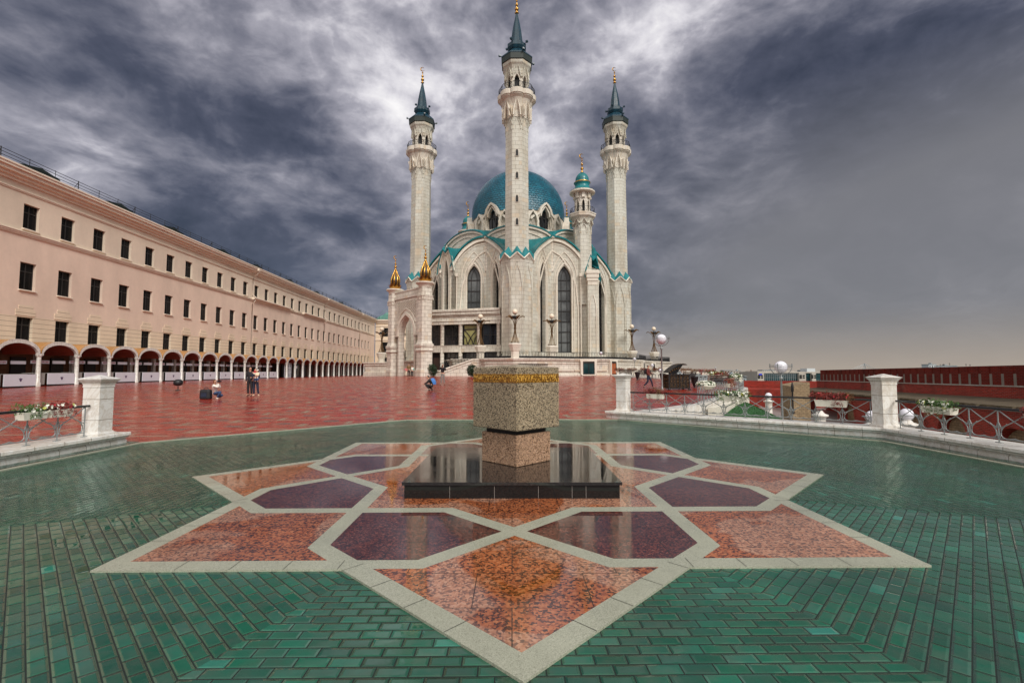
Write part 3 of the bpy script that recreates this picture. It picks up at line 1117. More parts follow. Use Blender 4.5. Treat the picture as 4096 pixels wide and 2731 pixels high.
def railing(p0, p1, H, label, mat='rail_grey', railr=.028, pitch=.62, group='wrought iron railings on the basin walls', z0=None, z1=None, zb=.285):
    x0, y0 = p0; x1, y1 = p1
    L = math.hypot(x1 - x0, y1 - y0); rz = math.atan2(y1 - y0, x1 - x0)
    root = empty('iron_railing', (x0, y0, zb), label, 'railing', group, rz)
    b = MB(); railing_bay_local(b, L, H, pitch=pitch)
    sl = 0.0 if z0 is None else (z1 - z0) / L
    if sl: b.v = [(x, y, z + x * sl) for x, y, z in b.v]
    b.build('scrollwork', mat, root, local=True)
    b = MB(); b.tube([(-.10, 0, H + .012), (L + .10, 0, H + .012 + sl * L)], railr, 10)
    b.v = [(x, y, H + .012 + sl * x + (z - (H + .012 + sl * x)) * 1.0) for x, y, z in b.v]
    b.build('handrail', 'black_rail', root, local=True)
    return root


railing((-9.56, 10.72), (-9.52, 1.2), .665, 'grey scrollwork railing with dark handrail on the left basin wall')
railing((4.42, 17.45), (9.68, 12.92), .675, 'grey scrollwork railing with dark handrail between the two right pillars, carrying three flower boxes')
railing((9.98, 12.32), (10.02, 1.2), .675, 'grey scrollwork railing running right from the large pillar, carrying the box of white petunias')


# ---- foliage clumps made of many small leaves
def leaf_cloud(b, c, rad, n, size, rnd, mi=0, flat=1.0, up=0.0):
    for _ in range(n):
        while True:
            p = Vector((rnd.uniform(-1, 1), rnd.uniform(-1, 1), rnd.uniform(-1, 1)))
            if p.length < 1: break
        p = p * (0.55 + .45 * rnd.random()) if p.length < .5 else p
        q = Vector((c[0] + p.x * rad[0], c[1] + p.y * rad[1], c[2] + p.z * rad[2] + up * abs(p.x)))
        d = Vector((rnd.uniform(-1, 1), rnd.uniform(-1, 1), rnd.uniform(-.6, 1))).normalized()
        e = d.cross(Vector((rnd.uniform(-1, 1), rnd.uniform(-1, 1), rnd.uniform(-1, 1)))).normalized()
        s_ = size * rnd.uniform(.6, 1.3)
        b.add([q - e * s_ * .38, q + d * s_ * .5 - e * s_ * .1, q + d * s_, q + d * s_ * .5 + e * s_ * .38], [(0, 1, 2, 3)], mi)


def flowers(b, c, rad, n, size, rnd, mi=0):
    """five-petalled trumpets facing outward"""
    for _ in range(n):
        p = Vector((rnd.gauss(0, 1), rnd.gauss(0, 1) - .6, rnd.gauss(0, 1) + .3)).normalized()
        q = Vector((c[0] + p.x * rad[0], c[1] + p.y * rad[1], c[2] + p.z * rad[2]))
        d = p; e = d.cross(Vector((0, 0, 1)) + Vector((.01, 0, 0))).normalized(); f = d.cross(e)
        s_ = size * rnd.uniform(.7, 1.2); vs = [q - d * s_ * .35]
        for k in range(10):
            a = 2 * PI * k / 10; r_ = s_ * (1 if k % 2 == 0 else .72)
            vs.append(q + e * r_ * math.cos(a) + f * r_ * math.sin(a) + d * s_ * .1)
        b.add(vs, [(0, 1 + k, 1 + (k + 1) % 10) for k in range(10)], mi)


def flower_box(x, y, z, rz, w_, label, kind, nbox=1, hang=.2, scale=1.0):
    root = empty('flower_box', (x, y, z), label, 'flower box', 'flower boxes hung on railings', rz)
    rnd = random.Random(int(abs(x * 31 + y * 17)))
    for i in range(nbox):
        b = MB(); ox = (i - (nbox - 1) / 2) * (w_ + .05)
        h, dp = .135 * scale, .19 * scale
        t = .012
        o = [(-w_ / 2, -dp / 2), (w_ / 2, -dp / 2), (w_ / 2, dp / 2), (-w_ / 2, dp / 2)]
        def rg(k, z, s=1.0): return [(ox + p[0] * s * k, p[1] * s * k, z) for p in o]
        b.loft([rg(.9, -h), rg(1, 0), rg(1.03, 0), rg(1.03, .015), rg(.93, .015), rg(.9, -.03)])
        b.build('planter', 'white_box', root, local=True)
    tw = w_ * nbox
    if kind == 'red':
        mats = ['leaf_red', 'leaf_brown']; nl = 520; fl = None
    elif kind == 'brown':
        mats = ['leaf_brown', 'leaf_red']; nl = 480; fl = None
    elif kind == 'mixed':
        mats = ['leaf', 'leaf_red']; nl = 520; fl = 'petal_white'
    else:
        mats = ['leaf', 'leaf']; nl = 520; fl = 'petal_white'
    b = MB(); n3 = max(3, int(tw / .14 * 1.2))
    for k in range(n3):
        cx = (k / (n3 - 1) - .5) * tw * 1.02
        r_ = rnd.uniform(.75, 1.2)
        mi = 1 if rnd.random() < (.30 if kind != 'mixed' else 0) or (kind == 'mixed' and cx > 0.05) else 0
        leaf_cloud(b, (cx, rnd.uniform(-.03, .03), .07 * scale), (.12 * r_ * scale, .15 * scale, .11 * r_ * scale), int(nl * 1.6 / n3), .045 * scale, rnd, mi)
        if hang and rnd.random() < .55:
            ln = hang * rnd.uniform(.5, 1.1)
            for j in range(5):
                leaf_cloud(b, (cx + rnd.uniform(-.03, .03), -.12 * scale, -.02 - ln * j / 5), (.05 * scale, .04 * scale, .05 * scale), int(nl / 60), .036 * scale, rnd, mi)
    if kind in ('red', 'brown'):
        for k in range(26):
            cx = rnd.uniform(-.62, .62) * tw; a = rnd.uniform(-1, 1)
            p0 = Vector((cx * .8, 0, 0)); p1 = Vector((cx + a * .06, rnd.uniform(-.1, .1), rnd.uniform(.08, .2) * scale))
            b.tube([p0, (p0 + p1) / 2 + Vector((.01, 0, .02)), p1], .003, 3, 1)
            leaf_cloud(b, tuple(p1), (.04, .04, .035), 7, .034 * scale, rnd, 0)
    b.build('foliage', mats, root, local=True)
    if fl:
        b = MB(); cols = [fl, 'petal_yellow']
        for k in range(int(26 * tw / .45)):
            cx = rnd.uniform(-.55, .55) * tw
            if kind == 'mixed' and cx > .12 and rnd.random() < .6: continue
            flowers(b, (cx, -.02, .05 * scale), (.09 * scale, .14 * scale, .10 * scale), 1, .036 * scale, rnd, 1 if rnd.random() < .15 else 0)
            if k % 4 == 0 and hang: flowers(b, (cx, -.10 * scale, -.10 * scale), (.05, .05, .09), 1, .032 * scale, rnd, 0)
        b.build('blossoms', cols, root, local=True)
    if kind == 'red' or kind == 'mixed':
        b = MB()
        for k in range(14):
            cx = rnd.uniform(-.5, .5) * tw + (.12 if kind == 'mixed' else 0)
            flowers(b, (cx, -.02, .07 * scale), (.08 * scale, .12 * scale, .10 * scale), 1, .022 * scale, rnd, 0)
        b.build('red_blossoms', 'cloth_red', root, local=True)
    return root


# left wall: one white box, red foliage spilling towards the pillar
flower_box(-9.50, 9.75, .93, R(90), .50, 'white flower box with green, white and dark red plants beside the left pillar', 'mixed', 2, .12)
ANG = math.atan2(12.92 - 17.45, 9.68 - 4.42)


def on_right(X, zz=.93):
    """point of the right-hand railing under photo column X"""
    k = (X - 2048) / 1901.0 / .99
    (x0, y0), (x1, y1) = (4.42, 17.45), (9.68, 12.92)
    t = (x0 - k * y0) / (k * (y1 - y0) - (x1 - x0))
    return x0 + t * (x1 - x0), y0 + t * (y1 - y0)


x, y = on_right(2612); flower_box(x, y - .05, .93, ANG, .62, 'white flower box with dried rust-brown plants next to the farthest pillar', 'brown', 1, .28, 1.15)
x, y = on_right(2915); flower_box(x, y - .05, .945, ANG, .82, 'white flower box with white petunias and trailing leaves in the middle of the long railing', 'white', 1, .34, 1.15)
x, y = on_right(3300); flower_box(x, y - .05, .92, ANG, .78, 'white flower box with a wide bright red plant left of the large pillar', 'red', 1, .28, 1.3)
flower_box(9.95, 11.15, .90, R(-90), .36, 'pair of white boxes full of white petunias right of the large pillar', 'white', 2, .22, 1.05)
flower_box(10.0, 9.08, .90, R(-90), .40, 'flower box with dark red plants cut off by the right edge of the photo', 'red', 1, .1)

# ================================================================== MOSQUE
CX, CY = 1.1, 84.5
TZ = 3.40                      # top of the terrace
mosque = empty('mosque', (CX, CY, 1.0), 'white stone mosque with turquoise dome, turquoise roofs and tall minarets', 'mosque')


def rot2(x, y, a):
    return x * math.cos(a) - y * math.sin(a), x * math.sin(a) + y * math.cos(a)


def crescent(b, c, r, th=None, face=0.0, n=18, mi=0):
    """flat crescent with thickness; opening to the right"""
    th = th or r * .22
    ca, sa = math.cos(face), math.sin(face)
    rings = []
    for i in range(n + 1):
        a = R(35 + 290 * i / n) + R(10)
        wdt = r * .42 * math.sin(PI * i / n) ** .8 + .002
        rings.append([])
        for dr, dy in ((wdt / 2, 0), (0, th / 2), (-wdt / 2, 0), (0, -th / 2)):
            rr_ = r * .82 + dr
            x, z = rr_ * math.cos(a) + (.0), rr_ * math.sin(a)
            rings[-1].append((c[0] + x * ca - dy * sa, c[1] + x * sa + dy * ca, c[2] + z))
    b.loft(rings, mi)


def finial(b, c, z0, z1, s, face=0.0, mi=0):
    """gold spike with balls and a crescent on top, from z0 to z1"""
    H = z1 - z0
    pr = [(.20 * s, 0), (.30 * s, .03 * H), (.13 * s, .09 * H), (.12 * s, .14 * H)]
    def ball(zc, r): return [(r * math.sin(a) + .05 * s, zc - r * math.cos(a)) for a in (0.3, .9, 1.57, 2.2, 2.85)]
    pr += ball(.22 * H, .24 * s) + [(.07 * s, .32 * H)] + ball(.44 * H, .17 * s) + [(.055 * s, .52 * H), (.05 * s, .62 * H)] + ball(.66 * H, .10 * s) + [(.035 * s, .70 * H), (.03 * s, .78 * H), (.0, .785 * H)]
    b.lathe((c[0], c[1], z0), pr, 12, mi)
    r = .14 * H
    crescent(b, (c[0], c[1], z0 + .78 * H + r * .72), r, face=face)


# ---------------------------------------------------------------- minaret
Dm = 67.0
zf = lambda Y: ZZ(Y, Dm)


def octring(r, z, n=8, rot=R(22.5)):
    return [(r * math.cos(rot + 2 * PI * i / n), r * math.sin(rot + 2 * PI * i / n), z) for i in range(n)]


K8 = 1 / math.cos(R(22.5))


def make_minaret(cx, cy, main=False):
    """all coordinates world; octagonal, one flat facing -Y"""
    def off(b): b.v = [(x + cx, y + cy, z) for x, y, z in b.v]; return b
    rs = 1.60 * K8                 # shaft
    rb = 2.10 * K8                 # base
    zc0, zc1 = zf(1046), zf(999)
    zb = zf(470)
    # base: clustered, each face a tall blind arch
    b = MB()
    prof = [(rb * 1.03, TZ - 1.2), (rb * 1.03, TZ + .5), (rb, TZ + .6), (rb, zc0 - 2.8), (rb * 1.01, zc0 - 1.6), (rb * 1.06, zc0 - .5), (rb * 1.10, zc0)]
    b.loft([octring(r, z) for r, z in prof])
    for i in range(8):
        a = R(45 * i) - PI / 2
        N = Vector((math.cos(a), math.sin(a), 0)); U = Vector((-math.sin(a), math.cos(a), 0)); V = Vector((0, 0, 1))
        O = N * (2.10)
        w_ = 2.10 * math.tan(R(22.5)) * 2
        arc = pointed(0, w_ * .86, TZ + .8, zc0 - 4.3, zc0 - .75, 7)
        b.strip(arc[1:] + arc[:1], .13, .10, O, U, V, N)
        # ribs that carry on past the corners and cross the neighbours' ribs
        b.strip([(-w_ * .46, zc0 - 4.3), (-w_ * .30, zc0 - 2.2), (w_ * .02, zc0 - .5), (w_ * .25, zc0 - .05)], .11, .13, O, U, V, N)
        b.strip([(w_ * .46, zc0 - 4.3), (w_ * .30, zc0 - 2.2), (-w_ * .02, zc0 - .5), (-w_ * .25, zc0 - .05)], .11, .13, O, U, V, N)
    base = off(b).build('minaret', 'stone', mosque)
    # zigzag turquoise crown at the foot of the shaft
    b = MB()
    n = 8
    for i in range(n):
        a0 = R(22.5 + 45 * i) - PI / 2; a1 = a0 + R(45); am = (a0 + a1) / 2
        ro_, ri = rb * 1.13, rs * 1.0
        P = lambda r, a, z: (r * math.cos(a), r * math.sin(a), z)
        lo0, lo1 = P(ro_, a0, zc0 + .05), P(ro_, a1, zc0 + .05)
        tip = P(ro_ * math.cos(R(22.5)) * 1.04, am, zc0 + .95)
        i0, i1, im = P(ri, a0, zc0 + .95), P(ri, a1, zc0 + .95), P(ri * math.cos(R(22.5)), am, zc1 + .25)
        b.add([lo0, tip, im, i0], [(0, 1, 2, 3), (3, 2, 1, 0)])
        b.add([lo1, i1, im, tip], [(0, 1, 2, 3), (3, 2, 1, 0)])
    off(b).build('crown_roof', 'teal', base)
    b = MB()
    for i in range(n):
        a0 = R(22.5 + 45 * i) - PI / 2; a1 = a0 + R(45); am = (a0 + a1) / 2
        ro_ = rb * 1.12
        P = lambda r, a, z: (r * math.cos(a), r * math.sin(a), z)
        for q0, q1 in ((P(ro_, a0, zc0 - .1), P(ro_ * math.cos(R(22.5)) * 1.03, am, zc0 + .78)), (P(ro_, a1, zc0 - .1), P(ro_ * math.cos(R(22.5)) * 1.03, am, zc0 + .78))):
            q0, q1 = Vector(q0), Vector(q1)
            b.tube([q0, q1], .13, 4, smooth=False)
        q0, q1, q2 = P(ro_ * .98, a0, zc0 - .1), P(ro_ * .98, a1, zc0 - .1), P(ro_ * math.cos(R(22.5)) * 1.01, am, zc0 + .72)
        b.add([q0, q1, q2], [(0, 1, 2), (2, 1, 0)])
    off(b).build('gable_trim', 'stone_trim', base)
    # shaft with slender ribs on the arrises
    b = MB()
    b.loft([octring(rs * 1.06, zc0 + .3), octring(rs * 1.04, zf(900)), octring(rs, zf(470)), octring(rs, zf(440))])
    b.v = b.v
    if main or True:
        ztop = zf(462)
        for i in range(8):
            a = R(45 * i) - PI / 2
            N = Vector((math.cos(a), math.sin(a), 0)); U = Vector((-math.sin(a), math.cos(a), 0)); V = Vector((0, 0, 1))
            O = N * 1.62; w_ = 1.62 * math.tan(R(22.5)) * 2
            arc = pointed(0, w_ * .80, zf(600), zf(540), zf(490), 6)
            b.strip(arc[2:], .09, .07, O, U, V, N)
            b.strip([(-w_ / 2, zf(520)), (-w_ * .30, zf(490)), (0, zf(470)), (w_ * .36, zf(450))], .09, .09, O, U, V, N)
            b.strip([(w_ / 2, zf(520)), (w_ * .30, zf(490)), (0, zf(470)), (-w_ * .36, zf(450))], .09, .09, O, U, V, N)
    off(b).build('shaft', 'stone', base)
    if main:
        for (ya, yb) in ((617, 645), (706, 733), (796, 825), (887, 915)):
            b = MB(); N = Vector((0, -1, 0)); U = Vector((1, 0, 0)); V = Vector((0, 0, 1))
            kk = 1.60 * (1.0 + .06 * (1 if ya > 850 else .5))
            O = Vector((0, -kk - .03, 0))
            z0, z1 = zf(yb), zf(ya)
            b.poly(pointed(0, .40, z0, z0 + (z1 - z0) * .62, z1, 5), [], O, U, V, N)
            off(b).build('window', 'dark_interior', base)
            b = MB(); a = pointed(0, .46, z0, z0 + (z1 - z0) * .62, z1 + .05, 5)
            b.strip(a, .07, .06, O + Vector((0, .02, 0)), U, V, N, closed=True)
            off(b).build('window_frame', 'stone_trim', base)
    # balcony: flaring corbels and a lobed parapet
    b = MB()
    zs0, zs1, zr = zf(466), zf(412), zf(390)
    rings = []
    N_ = 64
    def lobed(r, amp, z):
        out = []
        for i in range(N_):
            a = 2 * PI * i / N_
            l = abs(math.cos(4 * (a + PI / 2) )) ** .6
            out.append(((r + amp * (l - .6)) * math.cos(a), (r + amp * (l - .6)) * math.sin(a), z))
        return out
    b.loft([lobed(1.68, .0, zs0 - .9), lobed(1.72, .0, zs0), lobed(1.90, .10, zs0 + (zs1 - zs0) * .45), lobed(2.20, .25, zs1 - .35), lobed(2.52, .35, zs1 - .05), lobed(2.55, .35, zs1 + .1)])
    b.loft([lobed(2.66, .30, zs1 + .1), lobed(2.70, .30, zr - .1), lobed(2.60, .30, zr)])
    for i in range(8):          # pendant pointed brackets
        a = R(45 * i) - PI / 2
        N = Vector((math.cos(a), math.sin(a), 0)); U = Vector((-math.sin(a), math.cos(a), 0)); V = Vector((0, 0, 1))
        for aa in (0,):
            b.strip([(-.52, zs0 - .9), (-.42, zs0 + .1), (0, zs1 - .05), (.42, zs0 + .1), (.52, zs0 - .9)], .16, .34, N * 1.82, U, V, N)
        a2 = a + R(22.5)
        N = Vector((math.cos(a2), math.sin(a2), 0)); U = Vector((-math.sin(a2), math.cos(a2), 0))
        b.loft([[tuple(N * 1.75 + U * q + V * (zs0 - 1.3)) for q in (-.04, .04)] + [tuple(N * 1.80 + V * (zs0 - 1.3))],
                [tuple(N * 1.75 + U * q + V * (zs0 + .5)) for q in (-.22, .22)] + [tuple(N * 2.45 + V * (zs0 + .5))]])
    bal = off(b).build('balcony', 'stone_trim', base)
    b = MB()
    zt = zf(366)
    for i in range(40):
        a = 2 * PI * i / 40; l = abs(math.cos(4 * (a + PI / 2))) ** .6; r_ = 2.50 + .30 * (l - .6)
        a2 = 2 * PI * (i + 1) / 40; l2 = abs(math.cos(4 * (a2 + PI / 2))) ** .6; r2 = 2.50 + .30 * (l2 - .6)
        p, q = (r_ * math.cos(a), r_ * math.sin(a)), (r2 * math.cos(a2), r2 * math.sin(a2))
        if i % 2 == 0: b.tube([(*p, zr - .1), (*p, zt)], .035, 4)
        b.tube([(*p, zt), (*q, zt)], .04, 4)
        b.tube([(*p, zr + .15), (*q, zr + .15)], .03, 4)
        b.tube([(*p, zr + .1), ((p[0] + q[0]) / 2 * 1.01, (p[1] + q[1]) / 2 * 1.01, (zr + zt) / 2), (*p, zt)] if i % 2 else [(*q, zr + .1), ((p[0] + q[0]) / 2 * .99, (p[1] + q[1]) / 2 * .99, (zr + zt) / 2), (*q, zt)], .025, 4)
        if i % 2: b.tube([(*p, zr + .1), (*q, zt)], .02, 4)
        else: b.tube([(*q, zr + .1), (*p, zt)], .02, 4)
    off(b).build('balcony_railing', 'iron', base)
    # lantern storey with eight pointed openings and a net of ribs above
    b = MB()
    zl0, zl1 = zr - .1, zf(285)
    ap = 1.55; wf = ap * math.tan(R(22.5)) * 2
    zsill, zap = zf(385), zf(323)
    for i in range(8):
        a = R(45 * i) - PI / 2
        N = Vector((math.cos(a), math.sin(a), 0)); U = Vector((-math.sin(a), math.cos(a), 0)); V = Vector((0, 0, 1))
        O = N * ap
        hole = pointed(0, wf * .60, zsill, zsill + (zap - zsill) * .58, zap, 6)
        b.poly([(-wf / 2, zl0), (wf / 2, zl0), (wf / 2, zl1), (-wf / 2, zl1)], [hole], O, U, V, N, depth=.3)
        h2 = pointed(0, wf * .66, zsill, zsill + (zap - zsill) * .58, zap + .1, 6)
        b.strip(h2[1:] + h2[:1], .10, .09, O, U, V, N)
        b.strip([(-wf / 2, zap + .1), (0, zf(292)), (wf / 2, zap + .1)], .09, .08, O, U, V, N)
        b.strip([(-wf / 2, zf(285)), (0, zap + .15), (wf / 2, zf(285))], .09, .08, O, U, V, N)
    lan = off(b).build('lantern', 'stone_small', base)
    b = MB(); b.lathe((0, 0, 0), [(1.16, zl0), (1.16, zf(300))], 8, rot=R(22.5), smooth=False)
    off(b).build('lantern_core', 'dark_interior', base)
    # cornice
    b = MB()
    z2, z3 = zf(296), zf(245)
    b.loft([octring(1.60 * K8, z2 - .9), octring(1.66 * K8, z2 - .2), octring(1.85 * K8, z2 + .25)])
    b.build if False else None
    for i in range(8):
        a = R(45 * i) - PI / 2
        N = Vector((math.cos(a), math.sin(a), 0)); U = Vector((-math.sin(a), math.cos(a), 0)); V = Vector((0, 0, 1))
        b.strip([(-.60, z2 - 1.5), (-.32, z2 - .2), (0, z3 - .75), (.32, z2 - .2), (.60, z2 - 1.5)], .10, .25, N * 1.58, U, V, N)
    b.loft([octring(1.75 * K8, z2 + .1), octring(2.02 * K8, z2 + .5), octring(2.08 * K8, z3 - .55), octring(2.10 * K8, z3 - .5)])
    off(b).build('cornice', 'stone', base)
    b = MB()
    b.loft([octring(2.09 * K8, z3 - 1.0), octring(2.17 * K8, z3 - .95), octring(2.20 * K8, z3 - .12)])
    off(b).build('cornice_rim', 'dark_green_roof', base)
    b = MB()
    b.loft([octring(2.24 * K8, z3 - .12), octring(2.24 * K8, z3 + .05), octring(1.10 * K8, zf(236) + .9)])
    zd0, zd1 = zf(234), zf(208)
    b.loft([octring(1.10 * K8, z3), octring(1.10 * K8, zd1)])
    b.loft([octring(1.18 * K8, zd1 - .1), octring(1.34 * K8, zd1 + .3), octring(1.34 * K8, zd1 + .8), octring(.95 * K8, zf(190)), octring(.88 * K8, zf(186) + .2)])
    for k, (r, z) in enumerate(((2.35, z3 + .1), (1.5, zd1 + .9))):       # small floodlights on brackets
        for i in range(4):
            a = R(20 + 90 * i + 40 * k)
            b.tube([(r * .8 * math.cos(a), r * .8 * math.sin(a), z - .2), (r * 1.05 * math.cos(a), r * 1.05 * math.sin(a), z)], .06, 4)
            b.box((r * 1.12 * math.cos(a), r * 1.12 * math.sin(a), z + .08), (.30, .3, .22), a)
    off(b).build('drum_roof', 'teal_spire', base)
    b = MB()
    zs_, zt_ = zf(190), zf(52)
    H = zt_ - zs_
    b.loft([octring(.86 * K8, zs_), octring(.84 * K8, zs_ + .12 * H), octring(.70 * K8, zs_ + .36 * H), octring(.50 * K8, zs_ + .60 * H), octring(.27 * K8, zs_ + .82 * H), octring(.10, zt_)])
    off(b).build('spire', 'teal_spire', base)
    b = MB(); finial(b, (cx, cy), zt_ - .15, zf(-22), 1.05, face=R(8))
    b.build('crescent_finial', 'gold', base)
    return base


for i, (mx_, my_) in enumerate(((.70, 67.0), (-16.4, 84.0), (18.8, 84.0), (1.1, 101.6))):
    if i == 3: continue
    make_minaret(mx_, my_, i == 0)

# ---------------------------------------------------------------- body: four quarters
Mq, Fq, P2 = (-1.45, -16.75), (-5.1, -12.2), (-10.38, -12.23)
F2 = (-12.2, -5.1); M2 = (-16.75, -1.45); P3 = (-12.23, -10.38)
Gc = (-12.05, -12.05)
# heights of the outer arch edge measured on the photo at its distance
ARCH = [(2017, 1027, 68.0), (2001, 990, 68.8), (1981, 966, 69.9), (1954, 951, 71.5), (1937, 946, 72.3), (1903, 956, 72.3), (1866, 980, 72.3), (1838, 1010, 72.3), (1818, 1041, 72.3), (1806, 1070, 72.3)]
arcz = [atY(X, Y, D)[1] for X, Y, D in ARCH]


def lerp(a, b, t): return tuple(a[i] + (b[i] - a[i]) * t for i in range(len(a)))


def arc_pts():
    out = []
    for k, t in enumerate((.12, .32, .58, .86)):
        out.append((*lerp(Mq, Fq, t), arcz[k]))
    out.append((*Fq, arcz[4]))
    for k, (X, Y, D) in enumerate(ARCH[5:]):
        x, _ = atY(X, Y, D)
        out.append((x - CX, P2[1], arcz[5 + k]))
    return out


AP = arc_pts()
ZB = -1.2                     # foot of the walls


def smooth_pts(P, n=4):
    """Catmull-Rom through 3-D points, kept sharp at the fold"""
    out = []
    for i in range(len(P) - 1):
        p0, p1, p2, p3 = P[max(i - 1, 0)], P[i], P[i + 1], P[min(i + 2, len(P) - 1)]
        for k in range(n):
            t = k / n
            out.append(tuple(.5 * ((2 * p1[j]) + (-p0[j] + p2[j]) * t + (2 * p0[j] - 5 * p1[j] + 4 * p2[j] - p3[j]) * t * t + (-p0[j] + 3 * p1[j] - 3 * p2[j] + p3[j]) * t ** 3) for j in range(3)))
    out.append(P[-1])
    return out


A_R = smooth_pts([(*Mq, arcz[0] - 2.6)] + AP[:5])       # minaret -> fold
A_L = smooth_pts(AP[4:])                                  # fold -> P2
GA = ZZ(1010, 73.0); GS = ZZ(1085, 73.0)


def qtf(q, mir):
    """quarter transform: local SW quarter -> world, optionally mirrored about its axis"""
    a = R(90 * q)
    def f(p):
        x, y = (p[1], p[0]) if mir else (p[0], p[1])
        x, y = rot2(x, y, a)
        return (CX + x, CY + y) + tuple(p[2:])
    return f


def facade(bw, bt, glassL, P, Q, top, windows, T, flip):
    """wall from P to Q (2-D local) with given top curve [(s,z)], windows [(s,width,z0,zs,za)]"""
    p, q = Vector(T((*P, 0))), Vector(T((*Q, 0)))
    U = (q - p).normalized(); V = Vector((0, 0, 1)); N = V.cross(U)
    N = U.cross(V)
    ctr_ = Vector((CX, CY, 0))
    if N.dot(p - ctr_) < 0: N = -N
    L = (q - p).length
    outer_ = [(0, ZB), (L, ZB)] + list(reversed(top))
    holes = [pointed(s, w_, z0, zs, za, 8) for s, w_, z0, zs, za in windows]
    bw.poly(outer_, holes, p, U, V, N, depth=.8)
    for (s, w_, z0, zs, za), h in zip(windows, holes):
        m1 = pointed(s, w_ + .34, z0, zs, za + .35, 8)
        bt.strip(m1[1:] + m1[:1], .20, .13, p, U, V, N)
        m1 = pointed(s, w_ + .95, z0, zs - .1, za + 1.05, 8)
        bt.strip(m1[1:] + m1[:1], .13, .10, p, U, V, N)
        m1 = [q for q in pointed(s, w_ + 1.75, z0, zs + .2, za + 2.1, 8)[2:] if .05 < q[0] < L - .05]
        if len(m1) > 3: bt.strip(m1, .12, .09, p, U, V, N)
        glassL.append((p, U, V, N, s, w_, z0, zs, za))
    return p, U, V, N, L


def window_objs(rec, parent, tiers, glass='glass'):
    p, U, V, N, s, w_, z0, zs, za = rec
    b = MB(); O = p - N * .72
    b.poly(pointed(s, w_ + .1, z0, zs, za, 8), [], O, U, V, N)
    g = b.build('window', glass, parent)
    b = MB()
    for k in range(1, 3):
        x = s - w_ / 2 + w_ * (.28 if k == 1 else .72)
        b.strip([(x, z0), (x, zs + (za - zs) * .15)], .09, .10, O, U, V, N)
    z = z0 + .3
    st = (zs - z0) / tiers
    for k in range(tiers + 1):
        zz = z0 + st * k
        b.strip([(s - w_ / 2, zz), (s + w_ / 2, zz)], .11, .12, O, U, V, N)
    # intersecting tracery in the head
    hw = w_ / 2
    for sg in (-1, 1):
        pts = [(s + sg * (-hw * .44 + hw * 1.1 * (1 - math.cos(R(90) * t / 6)) * .9), zs + (za - zs) * .86 * math.sin(R(90) * t / 6)) for t in range(7)]
        b.strip(pts, .09, .11, O, U, V, N)
    o = pointed(s, w_ - .06, z0, zs, za - .05, 8)
    b.strip(o, .12, .12, O, U, V, N, closed=True)
    b.build('mullions', 'frame_dark', g)


def seg_top(A, P, Q):
    px, py = P; L = math.hypot(Q[0] - px, Q[1] - py)
    ux, uy = (Q[0] - px) / L, (Q[1] - py) / L
    return [((a[0] - px) * ux + (a[1] - py) * uy, a[2]) for a in A]


